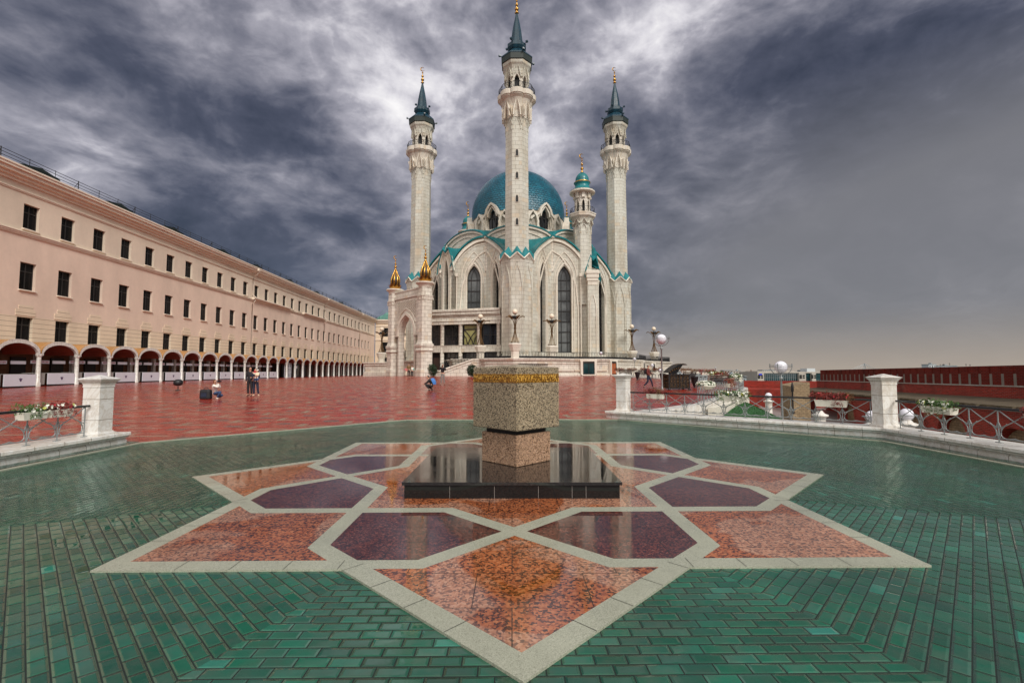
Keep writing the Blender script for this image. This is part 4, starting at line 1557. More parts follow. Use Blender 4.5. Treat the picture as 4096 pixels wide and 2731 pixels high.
bw, bt, brf = MB(), MB(), MB()
recs = []
z_ap = ZZ(1062, 72.3); z_sp = ZZ(1118, 72.3)
for q in range(4):
    for mir in (False, True):
        T = qtf(q, mir)
        # which faces stand above the entrance gallery (SW quarter, near half)
        gal = (q == 0)
        full = ZZ(1416, 72.3) + .2
        # near-minaret half of the petal
        tR = seg_top(A_R, Mq, Fq)
        z0 = ZZ(1243, 70) if gal else full
        LR = math.hypot(Fq[0] - Mq[0], Fq[1] - Mq[1])
        f1 = facade(bw, bt, recs, Mq, Fq, tR, [(LR - 2.62, 1.45, z0, z_sp, z_ap)], T, mir)
        tL = seg_top(A_L, Fq, P2)
        s_w = abs((1894 - 2048) / 1901 * 72.3 / .985 - CX - Fq[0])
        f2 = facade(bw, bt, recs, Fq, P2, tL, [(1.85, 2.02, z0, z_sp, z_ap)], T, mir)
        # big interlaced blind arches on both halves
        for (p, U, V, N, L), tops in ((f1, tR), (f2, tL)):
            zz1 = ZZ(1003, 72.3)
            if tops is tL:
                bt.strip([(s, z - .55) for s, z in tops if s > .0], .30, .30, p, U, V, N)
                bt.strip([(s, z - 1.1) for s, z in tops if s < L - .9], .10, .08, p, U, V, N)
                bt.strip([(0, zz1), (1.2, zz1 - .75), (2.6, zz1 - 2.6), (3.6, zz1 - 5.4), (3.95, zz1 - 9), (3.95, 3.4)], .20, .13, p, U, V, N)
                bt.strip([(.35, 3.4), (.35, ZZ(1130, 72))], .12, .10, p, U, V, N)
            else:
                bt.strip([(s, z - .55) for s, z in tops if s > L * .1], .30, .30, p, U, V, N)
                bt.strip([(L, zz1), (L - .9, zz1 - .75), (L - 2.3, zz1 - 2.6), (L - 3.4, zz1 - 5.4), (L - 3.8, zz1 - 9)], .20, .13, p, U, V, N)
        # gable half
        gt = [(0, GS - 2.4), (.12, GS - .4), (.45, GS + 1.2), (.85, GS + 2.5), (1.25, GA)]
        pg = P2; qg = Gc
        pv, qv = Vector(T((*pg, 0))), Vector(T((*qg, 0)))
        # gable face is the straight line P2' -> P3' slightly proud of the petals
    T = qtf(q, False)
    pa, pb = (-9.85, -12.75), (-12.75, -9.85)
    hw = math.hypot(pb[0] - pa[0], pb[1] - pa[1]) / 2
    pr = [(0, GS - .5), (.06, GS + .1), (.25, GS + 1.0), (.75, GS + 2.4), (1.35, GS + 3.5)]
    pr = [(s, z) for s, z in pr] + [(hw, GA)] + [(2 * hw - s, z) for s, z in reversed(pr)]
    z0 = ZZ(1237, 70) if q == 0 else ZZ(1416, 73)
    if q != 1:
        p, U, V, N, L = facade(bw, bt, recs, pa, pb, pr, [(hw, 1.15, z0, ZZ(1110, 73), ZZ(1036, 73))], T, False)
        bt.strip([(s, z - .25) for s, z in pr[1:-1]], .24, .2, p, U, V, N)
    else:               # here a turret and pier stand in the corner instead of the gable
        A3, B3 = T((*P2, 0)), T((*P3, 0))
        bw.add([(A3[0], A3[1], ZB), (B3[0], B3[1], ZB), (B3[0], B3[1], GS + .6), (A3[0], A3[1], GS + .6)], [(0, 1, 2, 3), (3, 2, 1, 0)])
        pr = [(s * 1.0, z - 1.2) for s, z in pr]
    # gable cheeks back to the petals
    for a_, b_ in (((pa, P2), (pb, P3)) if q != 1 else ()):
        A3, B3 = T((*a_, 0)), T((*b_, 0))
        bw.add([(A3[0], A3[1], ZB), (B3[0], B3[1], ZB), (B3[0], B3[1], GS + .3), (A3[0], A3[1], GS - 1)], [(0, 1, 2, 3), (3, 2, 1, 0)])
    # roofs ------------------------------------------------------
    zo = ZZ(944, 72.1)
    V0, V1 = (-5.13, -12.39), (-12.39, -5.13)
    fc = (-8.76, -8.76)
    for mir in (False, True):
        T = qtf(q, mir)
        inner = [(*lerp(V0, fc, k / (len(A_L) - 1)), zo + .1 - .9 * math.sin(PI * .5 * k / (len(A_L) - 1))) for k in range(len(A_L))]
        def lip(A, dz, dxy):
            return [T((a[0] * dxy, a[1] * dxy, a[2] + dz)) for a in A]
        rows = [lip(A_L, -.10, 1.022), lip(A_L, .16, 1.024), lip(A_L, .22, 1.0), [T((*lerp(a, i_, .45)[:2], lerp(a, i_, .45)[2] - .25)) for a, i_ in zip(A_L, inner)], [T(i_) for i_ in inner]]
        brf.loft(rows, closed=False, cap=False, smooth=False)
        # between the petal's near half and the octagon, sloping to the minaret
        innerR = [(*lerp((-.6, -12.39), V0, k / (len(A_R) - 1)), zo + .1 - .7 * math.sin(PI * (1 - k / (len(A_R) - 1)) * .5)) for k in range(len(A_R))]
        rows = [lip(A_R, -.10, 1.022), lip(A_R, .16, 1.024), lip(A_R, .22, 1.0), [T((*lerp(a, i_, .5)[:2], lerp(a, i_, .5)[2] - .1)) for a, i_ in zip(A_R, innerR)], [T(i_) for i_ in innerR]]
        brf.loft(rows, closed=False, cap=False)
        # gable roof half
        half = [(pa[0] + (pb[0] - pa[0]) * s / (2 * hw), pa[1] + (pb[1] - pa[1]) * s / (2 * hw), z) for s, z in pr if s <= hw + 1e-6]
        tgt = [(*lerp(P2, fc, .35 + .65 * k / (len(half) - 1)), lerp((A_L[-1][2],), (zo - .8,), .2 + .8 * k / (len(half) - 1))[0]) for k in range(len(half))]
        rows = [[T((a[0] * 1.02, a[1] * 1.02, a[2] - .1)) for a in half], [T((a[0] * 1.022, a[1] * 1.022, a[2] + .2)) for a in half], [T((lerp(a, g_, .5)[0], lerp(a, g_, .5)[1], lerp(a, g_, .5)[2] + .05)) for a, g_ in zip(half, tgt)], [T(g_) for g_ in tgt]]
        brf.loft(rows, closed=False, cap=False)
body = bw.build('wall', 'stone', mosque)
bt.build('arch_moulding', 'stone_trim', body)
brf.build('roof', 'teal', mosque)
for rec in recs:
    p, U, V, N, s = rec[:5]
    c = p + U * s
    view = Vector((0, 0, 0)) - c
    if N.dot(view) < -5: continue         # faces turned away from the square
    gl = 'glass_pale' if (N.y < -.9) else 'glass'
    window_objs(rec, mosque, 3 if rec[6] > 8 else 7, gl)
# red pilaster/rainwater pipes beside the gables
for (x, y) in ((-9.55, -12.6), (9.4, -12.6)):
    b = MB(); b.tube([(CX + x, CY + y, 3.4), (CX + x, CY + y, GS - 1)], .11, 6)
    b.box((CX + x, CY + y, GS - .8), (.4, .4, .5))
    b.build('rain_pipe', 'stone_trim', mosque)

# ---------------------------------------------------------------- upper octagon with shallow arched tympana
zo = ZZ(944, 72.1)
b = MB(); bt = MB(); br_ = MB()
AO = 12.39
for k in range(8):
    a = R(45 * k) - PI / 2
    N = Vector((math.cos(a), math.sin(a), 0)); U = Vector((-math.sin(a), math.cos(a), 0)); V = Vector((0, 0, 1))
    O = Vector((CX, CY, 0)) + N * (AO - .02)
    w_ = AO * math.tan(R(22.5))
    pk = ZZ(900, 72.1)
    top = [(-w_, zo - .05)] + [(-w_ + w_ * t / 6 * 1.0, zo - .05 + (pk - zo) * math.sin(PI / 2 * (t / 6) ** .75)) for t in range(1, 7)]
    top = top + [(-s, z) for s, z in reversed(top[:-1])]
    b.poly([(-w_, 17), (w_, 17)] + list(reversed(top)), [], O, U, V, N)
    bt.strip([(s, z - .22) for s, z in top], .30, .25, O, U, V, N)
    bt.strip([(s * .90, z - .95 - .25 * abs(s) / w_) for s, z in top], .10, .12, O, U, V, N)
    inner = [(s * .62, 0) for s, z in top]
    fr = [tuple(O + U * s + V * (z + .12) + N * .35) for s, z in top]
    md = [tuple(O + U * s + V * (z + .30)) for s, z in top]
    inn = [tuple(Vector((CX, CY, 0)) + N * (9.3) + U * (s * 9.3 / AO) + V * (ZZ(921, 75) + .05)) for s, z in top]
    br_.loft([fr, md, inn], closed=False, cap=False)
    br_.loft([[tuple(O + U * s + V * (z - .02) + N * .35) for s, z in top], fr], closed=False, cap=False)
ot = b.build('upper_wall', 'stone_small', mosque)
bt.build('upper_moulding', 'stone_trim', ot)
br_.build('upper_roof', 'teal', mosque)

# ---------------------------------------------------------------- drum, hoods and dome
zd0 = ZZ(921, 75.5) - .2; ZDC = 29.3; RD = 8.35
b = MB()
b.lathe((CX, CY, 0), [(9.9, zd0 - .5), (9.9, zd0 + .15), (9.5, zd0 + .25), (9.5, zd0 + .55), (9.2, zd0 + .6), (8.5, zd0 + .7)], 48, smooth=False, cap=False)
b.lathe((CX, CY, 0), [(8.15, zd0), (8.15, ZDC + 1.2)], 48, smooth=True, cap=False)
drum = b.build('drum', 'stone_small', mosque)
b = MB()
prof = [(RD * math.cos(R(t)), ZDC + (RD * .985) * math.sin(R(t))) for t in range(-8, 91, 3)]
prof[-1] = (0.0, prof[-1][1])
b.lathe((CX, CY, 0), [(r * (1 + .0), z) for r, z in prof], 72, smooth=True, cap=False)
b.build('dome', 'teal_dome', mosque)


def curved_strip(b, pts, wd, r0, r1, mi=0):
    """moulding on a cylinder; pts = (angle, z)"""
    n = len(pts); Ls, Rs = [], []
    for i, p in enumerate(pts):
        a, c = pts[max(i - 1, 0)], pts[min(i + 1, n - 1)]
        dx_, dy_ = (c[0] - a[0]) * 9, c[1] - a[1]; l = math.hypot(dx_, dy_) or 1
        nx, ny = -dy_ / l * wd / 2, dx_ / l * wd / 2
        Ls.append((p[0] + nx / 9, p[1] + ny)); Rs.append((p[0] - nx / 9, p[1] - ny))
    P = lambda q, r: (CX + r * math.cos(q[0]), CY + r * math.sin(q[0]), q[1])
    vs = []
    for a, c in zip(Ls, Rs): vs += [P(a, r0), P(a, r1), P(c, r1), P(c, r0)]
    fs = []
    for i in range(n - 1):
        for k in range(3): fs.append((4 * i + k, 4 * i + 4 + k, 4 * i + 5 + k, 4 * i + 1 + k))
    b.add(vs, fs + [(0, 1, 2, 3), (4 * n - 1, 4 * n - 2, 4 * n - 3, 4 * n - 4)], mi)


zh = ZZ(812, 76.5); zlow = zd0 + .6
for k in range(6):
    a = R(60 * k) - PI / 2 + R(30)
    zsp = zlow + (zh - zlow) * .48
    # projecting hood: trefoil outline extruded radially
    half = [(.0, zh), (.05, zh - .35), (.105, zh - 1.0), (.125, zh - 1.65), (.17, zh - 2.0), (.235, zh - 2.25), (.285, zh - 2.6), (.30, zh - 2.9)]
    outl = [(a - s, z) for s, z in reversed(half)] + [(a + s, z) for s, z in half[1:]]
    b = MB()
    curved_strip(b, outl, .36, 7.2, 9.15)
    inn = [(a - s * .8, z - .5) for s, z in reversed(half[:4])] + [(a + s * .8, z - .5) for s, z in half[1:4]]
    curved_strip(b, inn, .22, 7.6, 8.9)
    # jambs sweeping down from the hood
    for sg in (-1, 1):
        jm = [(a + sg * (.085 + .10 * (t / 5) ** 2), zh - 2.2 - (zh - 2.2 - zlow) * t / 5 * 1.0) for t in range(6)]
        curved_strip(b, [(a + sg * (.115 + .05 * math.sin(PI * t / 5)), zh - 1.7 - (zh - 1.7 - zlow) * t / 5) for t in range(6)], .16, 7.9, 8.95)
        # infill wall between hood and small arches
        n0 = [(a + sg * .12, zh - 1.7), (a + sg * .17, zh - 2.1), (a + sg * .24, zh - 2.4), (a + sg * .30, zh - 2.9), (a + sg * .31, zlow), (a + sg * .15, zlow)]
        P = lambda q, r: (CX + r * math.cos(q[0]), CY + r * math.sin(q[0]), q[1])
        b.add([P(q, 8.55) for q in n0], [tuple(range(6)), tuple(range(5, -1, -1))])
    h = b.build('dome_hood', 'stone_trim', mosque)
    b = MB()
    wn_ = [(a - .11, zlow), (a + .11, zlow), (a + .12, zh - 2.4), (a + .085, zh - 1.3), (a, zh - .55), (a - .085, zh - 1.3), (a - .12, zh - 2.4)]
    b.add([P(q, 8.22) for q in wn_], [tuple(range(7)), tuple(range(6, -1, -1))])
    g = b.build('drum_window', 'glass', h)
    b = MB()
    for s_ in (-.045, .045): b.box((CX + 8.27 * math.cos(a + s_), CY + 8.27 * math.sin(a + s_), (zlow + zh - 1.2) / 2), (.1, .12, zh - 1.2 - zlow), a)
    b.box((CX + 8.27 * math.cos(a), CY + 8.27 * math.sin(a), zlow + 2.1), (.1, 1.6, .12), a)
    b.build('bars', 'frame_dark', h)
    # two small blind arches on each side
    for sg in (-1, 1):
        a2 = a + sg * R(15.5)
        b = MB()
        o = [(a2 - .085, zlow), (a2 - .095, zlow + 1.2), (a2 - .07, zlow + 2.1), (a2, zlow + 2.95), (a2 + .07, zlow + 2.1), (a2 + .095, zlow + 1.2), (a2 + .085, zlow)]
        curved_strip(b, o, .30, 8.2, 9.35)
        b.add([P(q, 8.85) for q in o], [tuple(range(7)), tuple(range(6, -1, -1))])
        b.build('blind_arch', 'stone_trim', mosque)

# ---------------------------------------------------------------- corner turrets
Dt = 74.4
zt_ = lambda Y: ZZ(Y, Dt)


def make_turret(cx, cy, bracket):
    n = 8
    def off(b): b.v = [(x + cx, y + cy, z) for x, y, z in b.v]; return b
    zb = zt_(1100)
    b = MB()
    r = 1.27
    b.loft([octring(r * K8, zb - 5), octring(r * K8, zt_(940)), octring(1.24 * K8, zt_(935)), octring(1.24 * K8, zt_(912)), octring(1.45 * K8, zt_(898)), octring(1.62 * K8, zt_(889)), octring(1.85 * K8, zt_(884))])
    for i in range(8):
        a = R(45 * i) - PI / 2
        N = Vector((math.cos(a), math.sin(a), 0)); U = Vector((-math.sin(a), math.cos(a), 0)); V = Vector((0, 0, 1))
        w_ = r * math.tan(R(22.5)) * 2
        arc = pointed(0, w_ * .8, zt_(950), zt_(932), zt_(914), 5)
        b.strip(arc[1:] + arc[:1], .12, .10, N * r, U, V, N)
        b.strip([(-w_ / 2, zt_(912)), (0, zt_(892)), (w_ / 2, zt_(912))], .12, .35, N * r, U, V, N)
    base = off(b).build('turret', 'stone', mosque)
    b = MB()
    b.loft([octring(1.85 * K8, zt_(885)), octring(1.93 * K8, zt_(882)), octring(1.93 * K8, zt_(876)), octring(2.02 * K8, zt_(875)), octring(2.02 * K8, zt_(871)), octring(1.3, zt_(870))])
    off(b).build('balcony', 'stone_trim', base)
    b = MB(); b.lathe((0, 0, 0), [(1.25, zt_(789)), (1.9, zt_(788)), (2.0, zt_(787)), (2.0, zt_(782)), (1.9, zt_(780))], 24, smooth=False)
    off(b).build('cornice', 'stone_trim', base)
    b = MB(); z0, z1 = zt_(871), zt_(849)
    m = 32
    for i in range(m):
        a, a2 = 2 * PI * i / m, 2 * PI * (i + 1) / m
        p, q = (1.86 * math.cos(a), 1.86 * math.sin(a)), (1.86 * math.cos(a2), 1.86 * math.sin(a2))
        if i % 3 == 0: b.tube([(*p, z0), (*p, z1)], .04, 4)
        b.tube([(*p, z1), (*q, z1)], .035, 4)
        b.tube([(*p, z0 + .12), (*q, z1)] if i % 2 else [(*q, z0 + .12), (*p, z1)], .022, 4)
    off(b).build('balcony_railing', 'iron', base)
    b = MB(); ap = 1.12; wf = ap * math.tan(R(22.5)) * 2
    for i in range(8):
        a = R(45 * i) - PI / 2
        N = Vector((math.cos(a), math.sin(a), 0)); U = Vector((-math.sin(a), math.cos(a), 0)); V = Vector((0, 0, 1))
        h = pointed(0, wf * .52, zt_(868), zt_(835), zt_(816), 5)
        b.poly([(-wf / 2, zt_(872)), (wf / 2, zt_(872)), (wf / 2, zt_(788)), (-wf / 2, zt_(788))], [h], N * ap, U, V, N, depth=.25)
        b.strip(h[1:] + h[:1], .07, .07, N * ap, U, V, N)
        b.box(tuple(N * 1.3 + V * zt_(798)), (.22, .5, 1.0), a)
    off(b).build('lantern', 'stone_small', base)
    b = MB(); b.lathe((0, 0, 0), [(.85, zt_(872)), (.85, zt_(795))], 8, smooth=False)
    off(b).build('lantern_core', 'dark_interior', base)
    b = MB()
    b.lathe((0, 0, 0), [(1.95, zt_(780)), (1.32, zt_(777)), (1.32, zt_(769)), (1.22, zt_(767)), (1.10, zt_(758)), (1.16, zt_(750)), (1.28, zt_(747)), (1.02, zt_(742)),
                        (1.06, zt_(735)), (1.03, zt_(727)), (.86, zt_(717)), (.55, zt_(709)), (.22, zt_(704.5)), (0, zt_(704))], 24)
    off(b).build('cupola', 'teal', base)
    b = MB(); b.lathe((0, 0, 0), [(1.29, zt_(747)), (1.33, zt_(745)), (1.08, zt_(740.5))], 24); off(b).build('cupola_band', 'gold', base)
    b = MB(); finial(b, (cx, cy), zt_(705), zt_(630), .9, face=R(8)); b.build('crescent_finial', 'gold', base)
    if bracket:
        px, py = 12.15, 71.55          # stepped bracket and slim pier in front of the gable
        def sq(h, z): return [(px + x, py + y, z) for x, y in ((-h, -h), (h, -h), (h, h + .9), (-h, h + .9))]
        b = MB()
        b.loft([sq(h, z) for h, z in ((.62, zb - 2.3), (.72, zb - 2.2), (.72, zb - 1.7), (.82, zb - 1.6), (.82, zb - 1.2), (.92, zb - 1.1), (.92, zb - .6), (1.02, zb - .5), (1.02, zb - .1), (.9, zb))])
        b.build('bracket', 'stone_trim', base)
        b = MB(); b.loft([sq(.78, ZB), sq(.78, zb - 2.3)])
        pr_ = b.build('pier', 'stone', base)
        b = MB(); hh = pointed(0, 1.0, 3.5, zb - 6.2, zb - 3.6, 7)
        b.strip(hh[1:] + hh[:1], .12, .10, (px, py - .78, 0), (1, 0, 0), (0, 0, 1), (0, -1, 0))
        b.build('lancet_moulding', 'stone_trim', pr_)
    return base


make_turret(11.05, 73.2, True)
make_turret(-8.9, 94.5, False)
make_turret(11.1, 94.6, False)

# ================================================================== TERRACE
terr = empty('terrace', (4.5, 64.0, 1.05), 'raised stone terrace with moulded coping and a flight of stairs in front of the mosque', 'terrace')
TP = [(-8.2, 66.3), (-4.6, 66.0), (-3.6, 64.2), (.2, 62.2), (4.4, 63.6), (8.6, 66.2), (13.4, 66.8), (19.8, 73.6), (22.6, 79.8), (26.4, 84.6), (30, 90), (30, 104), (-24, 104), (-24, 86), (-12, 74), (-9.0, 70.6)]


def offset_poly(P, d):
    out = []; n = len(P)
    for i in range(n):
        a, p, c = Vector(P[i - 1]), Vector(P[i]), Vector(P[(i + 1) % n])
        d1 = (p - a).normalized(); d2 = (c - p).normalized()
        n1 = Vector((d1.y, -d1.x)); n2 = Vector((d2.y, -d2.x))
        m = (n1 + n2).normalized(); k = min(1.6, 1 / max(.3, m.dot(n1)))
        out.append((p.x + m.x * d * k, p.y + m.y * d * k))
    return out


b = MB()
prof = [(.28, -2.4), (.28, 1.28), (.16, 1.36), (0, 1.38), (0, 2.70), (.10, 2.74), (.10, 2.88), (.03, 2.90), (.03, 3.02), (.16, 3.08), (.22, 3.12), (.22, 3.24), (.34, 3.30), (.34, 3.44), (.28, 3.46), (0, 3.461)]
b.loft([[(x, y, z) for x, y in offset_poly(TP, d)] for d, z in prof])
tw = b.build('terrace_wall', 'stone_small', terr)
# string course with a step, under the windows on the right half
def tline(i, t, d=0.0):
    a, c = TP[i], TP[i + 1]
    dv = Vector((c[0] - a[0], c[1] - a[1])).normalized(); nm = Vector((dv.y, -dv.x))
    return a[0] + (c[0] - a[0]) * t + nm.x * d, a[1] + (c[1] - a[1]) * t + nm.y * d, math.atan2(dv.y, dv.x)


# basement windows
for (i, t, w_, h, z0, gm) in ((5, .42, 1.55, 1.55, 1.05 + .28, 'glass_teal'), (6, .12, 1.15, 1.6, 1.3, 'warm_room'), (7, .22, 1.0, 1.45, 1.5, 'glass'), (8, .35, .9, 1.3, 1.5, 'glass')):
    x, y, rz = tline(i, t, 0)
    M = Matrix.Translation((x, y, 0)) @ Matrix.Rotation(rz, 4, 'Z')
    b = MB(); b.box((0, -.30, z0 + h / 2), (w_, .06, h)); b.xf(M)
    wn = b.build('window', gm, terr)
    b = MB()
    for sx in (-1, 1): b.box((sx * w_ / 2, -.34, z0 + h / 2), (.09, .12, h + .1))
    for zz in (z0, z0 + h): b.box((0, -.34, zz), (w_ - .09, .12, .09))
    b.box((0, -.345, z0 + h / 2), (.05, .07, h - .1))
    b.xf(M); b.build('window_frame', 'frame_dark', wn)
    b = MB()
    for sx in (-1, 1): b.box((sx * (w_ / 2 + .22), -.22, z0 + h / 2 + .05), (.32, .40, h + .3))
    b.box((0, -.20, z0 + h + .32), (w_ + .9, .36, .24)); b.box((0, -.22, z0 - .14), (w_ + .5, .5, .16))
    b.xf(M); b.build('window_surround', 'stone_trim', wn)
b = MB()
for i in range(2, 9):
    L = math.hypot(TP[i + 1][0] - TP[i][0], TP[i + 1][1] - TP[i][1])
    for t0, t1 in ((.02, .22), (.62, .98)) if i >= 5 else ((.01, .99),):
        x0, y0, rz = tline(i, t0, .08); x1, y1, _ = tline(i, t1, .08)
        b.box(((x0 + x1) / 2, (y0 + y1) / 2, 1.86), (math.hypot(x1 - x0, y1 - y0), .22, .12), rz)
        b.box(((x0 + x1) / 2, (y0 + y1) / 2, 1.76), (math.hypot(x1 - x0, y1 - y0) - .02, .16, .08), rz)
b.build('string_course', 'stone_trim', tw)
# openwork panel in the front of the terrace
b = MB()
x0, y0, rz = tline(3, .15, .03)
for k in range(14):
    x = x0 + k * .30 * math.cos(rz); y = y0 + k * .30 * math.sin(rz)
    P = lambda s, z: (x + s * math.cos(rz), y + s * math.sin(rz) - .02, z)
    b.tube([P(0, 2.48), P(.3, 2.70)], .022, 4); b.tube([P(0, 2.70), P(.3, 2.48)], .022, 4)
    b.tube([P(0, 2.48), P(.3, 2.48)], .02, 4); b.tube([P(0, 2.71), P(.3, 2.71)], .02, 4)
b.build('lattice', 'frame_dark', tw)

# stairs on the left with a sloping parapet
b = MB()
nst = 13
sx0, sx1 = -11.4, -5.0
for k in range(nst):
    xa = sx0 + (sx1 - sx0) * k / nst; z = 1.05 + (3.44 - 1.05) * (k + 1) / nst
    b.box(((xa + sx1) / 2, 67.2, (z + .9) / 2), (sx1 - xa, 3.0, z - .9))
b.build('stairs', 'stone_trim', terr)
b = MB()
sec = lambda x, zt: [(x, 65.30, .8), (x, 65.30, zt - .62), (x, 65.22, zt - .58), (x, 65.22, zt - .44), (x, 65.28, zt - .42), (x, 65.28, zt - .30), (x, 65.14, zt - .22), (x, 65.14, zt), (x, 65.78, zt), (x, 65.78, .8)]
b.loft([sec(-11.5, 1.86), sec(-9.9, 1.88), sec(-5.3, 3.46), sec(-3.2, 3.46)])
b.box((-10.9, 65.46, 1.78), (1.8, .95, .20)); b.box((-10.9, 65.46, 1.62), (1.5, .80, .16)); b.box((-10.85, 65.46, 1.2), (1.2, .62, .9))
b.build('stair_parapet', 'stone_small', terr)


def fence_line(b, pts, h, z0, st=.42, lattice=True, zf=None):
    """low iron railing made of small arched panels along a polyline"""
    for (x0, y0), (x1, y1) in zip(pts, pts[1:]):
        L = math.hypot(x1 - x0, y1 - y0); n = max(1, round(L / st)); ux, uy = (x1 - x0) / n, (y1 - y0) / n
        for i in range(n):
            xa, ya, xb, yb = x0 + ux * i, y0 + uy * i, x0 + ux * (i + 1), y0 + uy * (i + 1)
            za = zf(xa, ya) if zf else z0; zb_ = zf(xb, yb) if zf else z0
            b.tube([(xa, ya, za), (xa, ya, za + h)], .018, 4)
            b.tube([(xa, ya, za + h * .82), ((xa + xb) / 2, (ya + yb) / 2, (za + zb_) / 2 + h * .12), (xb, yb, zb_ + h * .82)], .014, 3)
            b.tube([(xa, ya, za + h * .12), ((xa + xb) / 2, (ya + yb) / 2, (za + zb_) / 2 + h * .82), (xb, yb, zb_ + h * .12)], .014, 3)
        za = zf(x0, y0) if zf else z0; zb_ = zf(x1, y1) if zf else z0
        for q, r_ in ((1.0, .032), (.84, .018), (.10, .02)):
            b.tube([(x0, y0, za + h * q), (x1, y1, zb_ + h * q)], r_, 5)


FL = offset_poly(TP, -.12)
for i in range(2, 11):
    b = MB(); fence_line(b, [FL[i], FL[i + 1]], .86, 3.46)
    b.build('terrace_railing', 'iron', terr)
    b = MB(); (x0, y0), (x1, y1) = FL[i], FL[i + 1]
    b.box(((x0 + x1) / 2, (y0 + y1) / 2 + .25, 3.60), (math.hypot(x1 - x0, y1 - y0), .05, .30), math.atan2(y1 - y0, x1 - x0))
    b.build('kick_board', 'iron', terr)
b = MB(); fence_line(b, [(-9.9, 65.46), (-5.3, 65.46)], .86, 0, .42, zf=lambda x, y: 1.88 + (3.46 - 1.88) * (x + 9.9) / 4.6)
fence_line(b, [(-5.3, 65.46), (-3.8, 64.6)], .86, 3.46)
b.tube([(-10.6, 65.46, 1.9), (-10.4, 65.46, 2.55), (-9.9, 65.46, 2.74)], .03, 5)
b.build('stair_railing', 'iron', terr)


# ---------------------------------------------------------------- lotus lamps on round pedestals
def pedestal(x, y, z, h, s, label):
    root = empty('lamp_pedestal', (x, y, z), label, 'pedestal', 'stone pedestals under the terrace lamps')
    b = MB()
    def o(r, z): return [(r * s * K8 * math.cos(R(22.5 + 45 * k)), r * s * K8 * math.sin(R(22.5 + 45 * k)), z) for k in range(8)]
    b.loft([o(.52, 0), o(.52, h - 1.0), o(.60, h - .92), o(.60, h - .84), o(.66, h - .70), o(.66, h - .6), o(.74, h - .44), o(.74, h - .34), o(.82, h - .20), o(.82, h - .06), o(.76, h)])
    b.build('plinth', 'stone_trim', root, local=True)
    b = MB(); b.loft([o(.77, h), o(.70, h + .04), o(.2, h + .10)])
    b.build('top_slab', 'marble', root, local=True)
    return root


def make_lamp():
    root = empty('lotus_lamp', (0, 0, 0), '', 'lamp', 'bronze lotus lamps around the terrace')
    b = MB(); n = 10
    for k in range(n):
        a = 2 * PI * k / n + .2
        pts = []
        for r, z in ((.58, 0), (.54, .10), (.38, .45), (.22, 1.0), (.12, 1.55), (.085, 1.9), (.095, 2.15), (.17, 2.6), (.32, 3.0), (.52, 3.3)):
            pts.append((r * math.cos(a), r * math.sin(a), z))
        if k % 2 == 0: b.tube(pts, .028, 5)
        else:
            pts = pts[:-3] + [(.17 * math.cos(a), .17 * math.sin(a), 2.7), (.24 * math.cos(a), .24 * math.sin(a), 3.2)]
            b.tube(pts, .024, 5)
    for z, r in ((.02, .62), (.12, .56), (1.9, .16), (2.02, .165), (2.1, .15)):
        b.tube([(r * math.cos(2 * PI * k / 12), r * math.sin(2 * PI * k / 12), z) for k in range(13)], .03, 5)
    b.tube([(0, 0, 0), (0, 0, 3.8)], .05, 6)
    b.build('stem', 'bronze', root, local=True)
    for k in range(5):
        a = 2 * PI * k / 5 + .2
        b = MB(); ca, sa = math.cos(a), math.sin(a)
        rings = []
        for t in range(7):      # drooping leaf
            u = t / 6; w_ = .20 * math.sin(PI * (.08 + .92 * u)) ** .7 + .01
            r_ = .44 + .86 * u; z = 3.20 + .42 * math.sin(PI * u * .72) - .05 * u
            rings.append([(r_ * ca - sg * w_ * sa, r_ * sa + sg * w_ * ca, z - abs(sg) * .07 + dz) for sg, dz in ((-1, 0), (0, .05), (1, 0), (0, -.03))])
        b.loft(rings, smooth=False)
        b.build('leaf', 'bronze', root, local=True)
    for k in range(5):
        a = 2 * PI * (k + .5) / 5 + .2
        b = MB(); b.lathe((.26 * math.cos(a), .26 * math.sin(a), 3.2), [(.03, 0), (.14, .08), (.19, .22), (.16, .36), (.05, .42)], 8)
        b.build('bud', 'iron', root, local=True)
    b = MB(); b.lathe((0, 0, 4.12), [(.36 * math.sin(R(t)), -.36 * math.cos(R(t))) for t in range(12, 169, 12)] + [(0, .36)], 20)
    b.build('globe', 'globe_cream', root, local=True)
    return root


LAMPS = [  # x px, globe y px, pedestal top y px, distance, labels
    (2060, 1247, 1374, 62.7, 'tallest looking bronze lotus lamp with cream globe, standing in front of the middle minaret', 'round pedestal in the middle of the terrace front, right above the granite block'),
    (1922, 1266, 1383, 66.3, 'bronze lotus lamp with cream globe in front of the stained glass window', 'round pedestal at the top of the terrace stairs'),
    (2207, 1265, 1384, 66.6, 'bronze lotus lamp before the tall barred window right of the middle minaret', 'round pedestal below the tall barred window right of the middle minaret'),
    (2527, 1306, 1404, 79.9, 'bronze lotus lamp at the foot of the right minaret', 'round pedestal at the foot of the right minaret'),
    (2615, 1315, 1409, 84.6, 'bronze lotus lamp farthest right, standing clear against the sky', 'round pedestal farthest right on the terrace, against the sky'),
    (1528, 1316, 1411, 84.5, 'bronze lotus lamp farthest left, in front of the peach building', 'round pedestal farthest left, outside the entrance portal'),
    (1612, 1322, 1406, 86.0, 'bronze lotus lamp seen through the pointed arch of the portal', 'round pedestal seen through the pointed arch of the portal'),
]
L0 = None
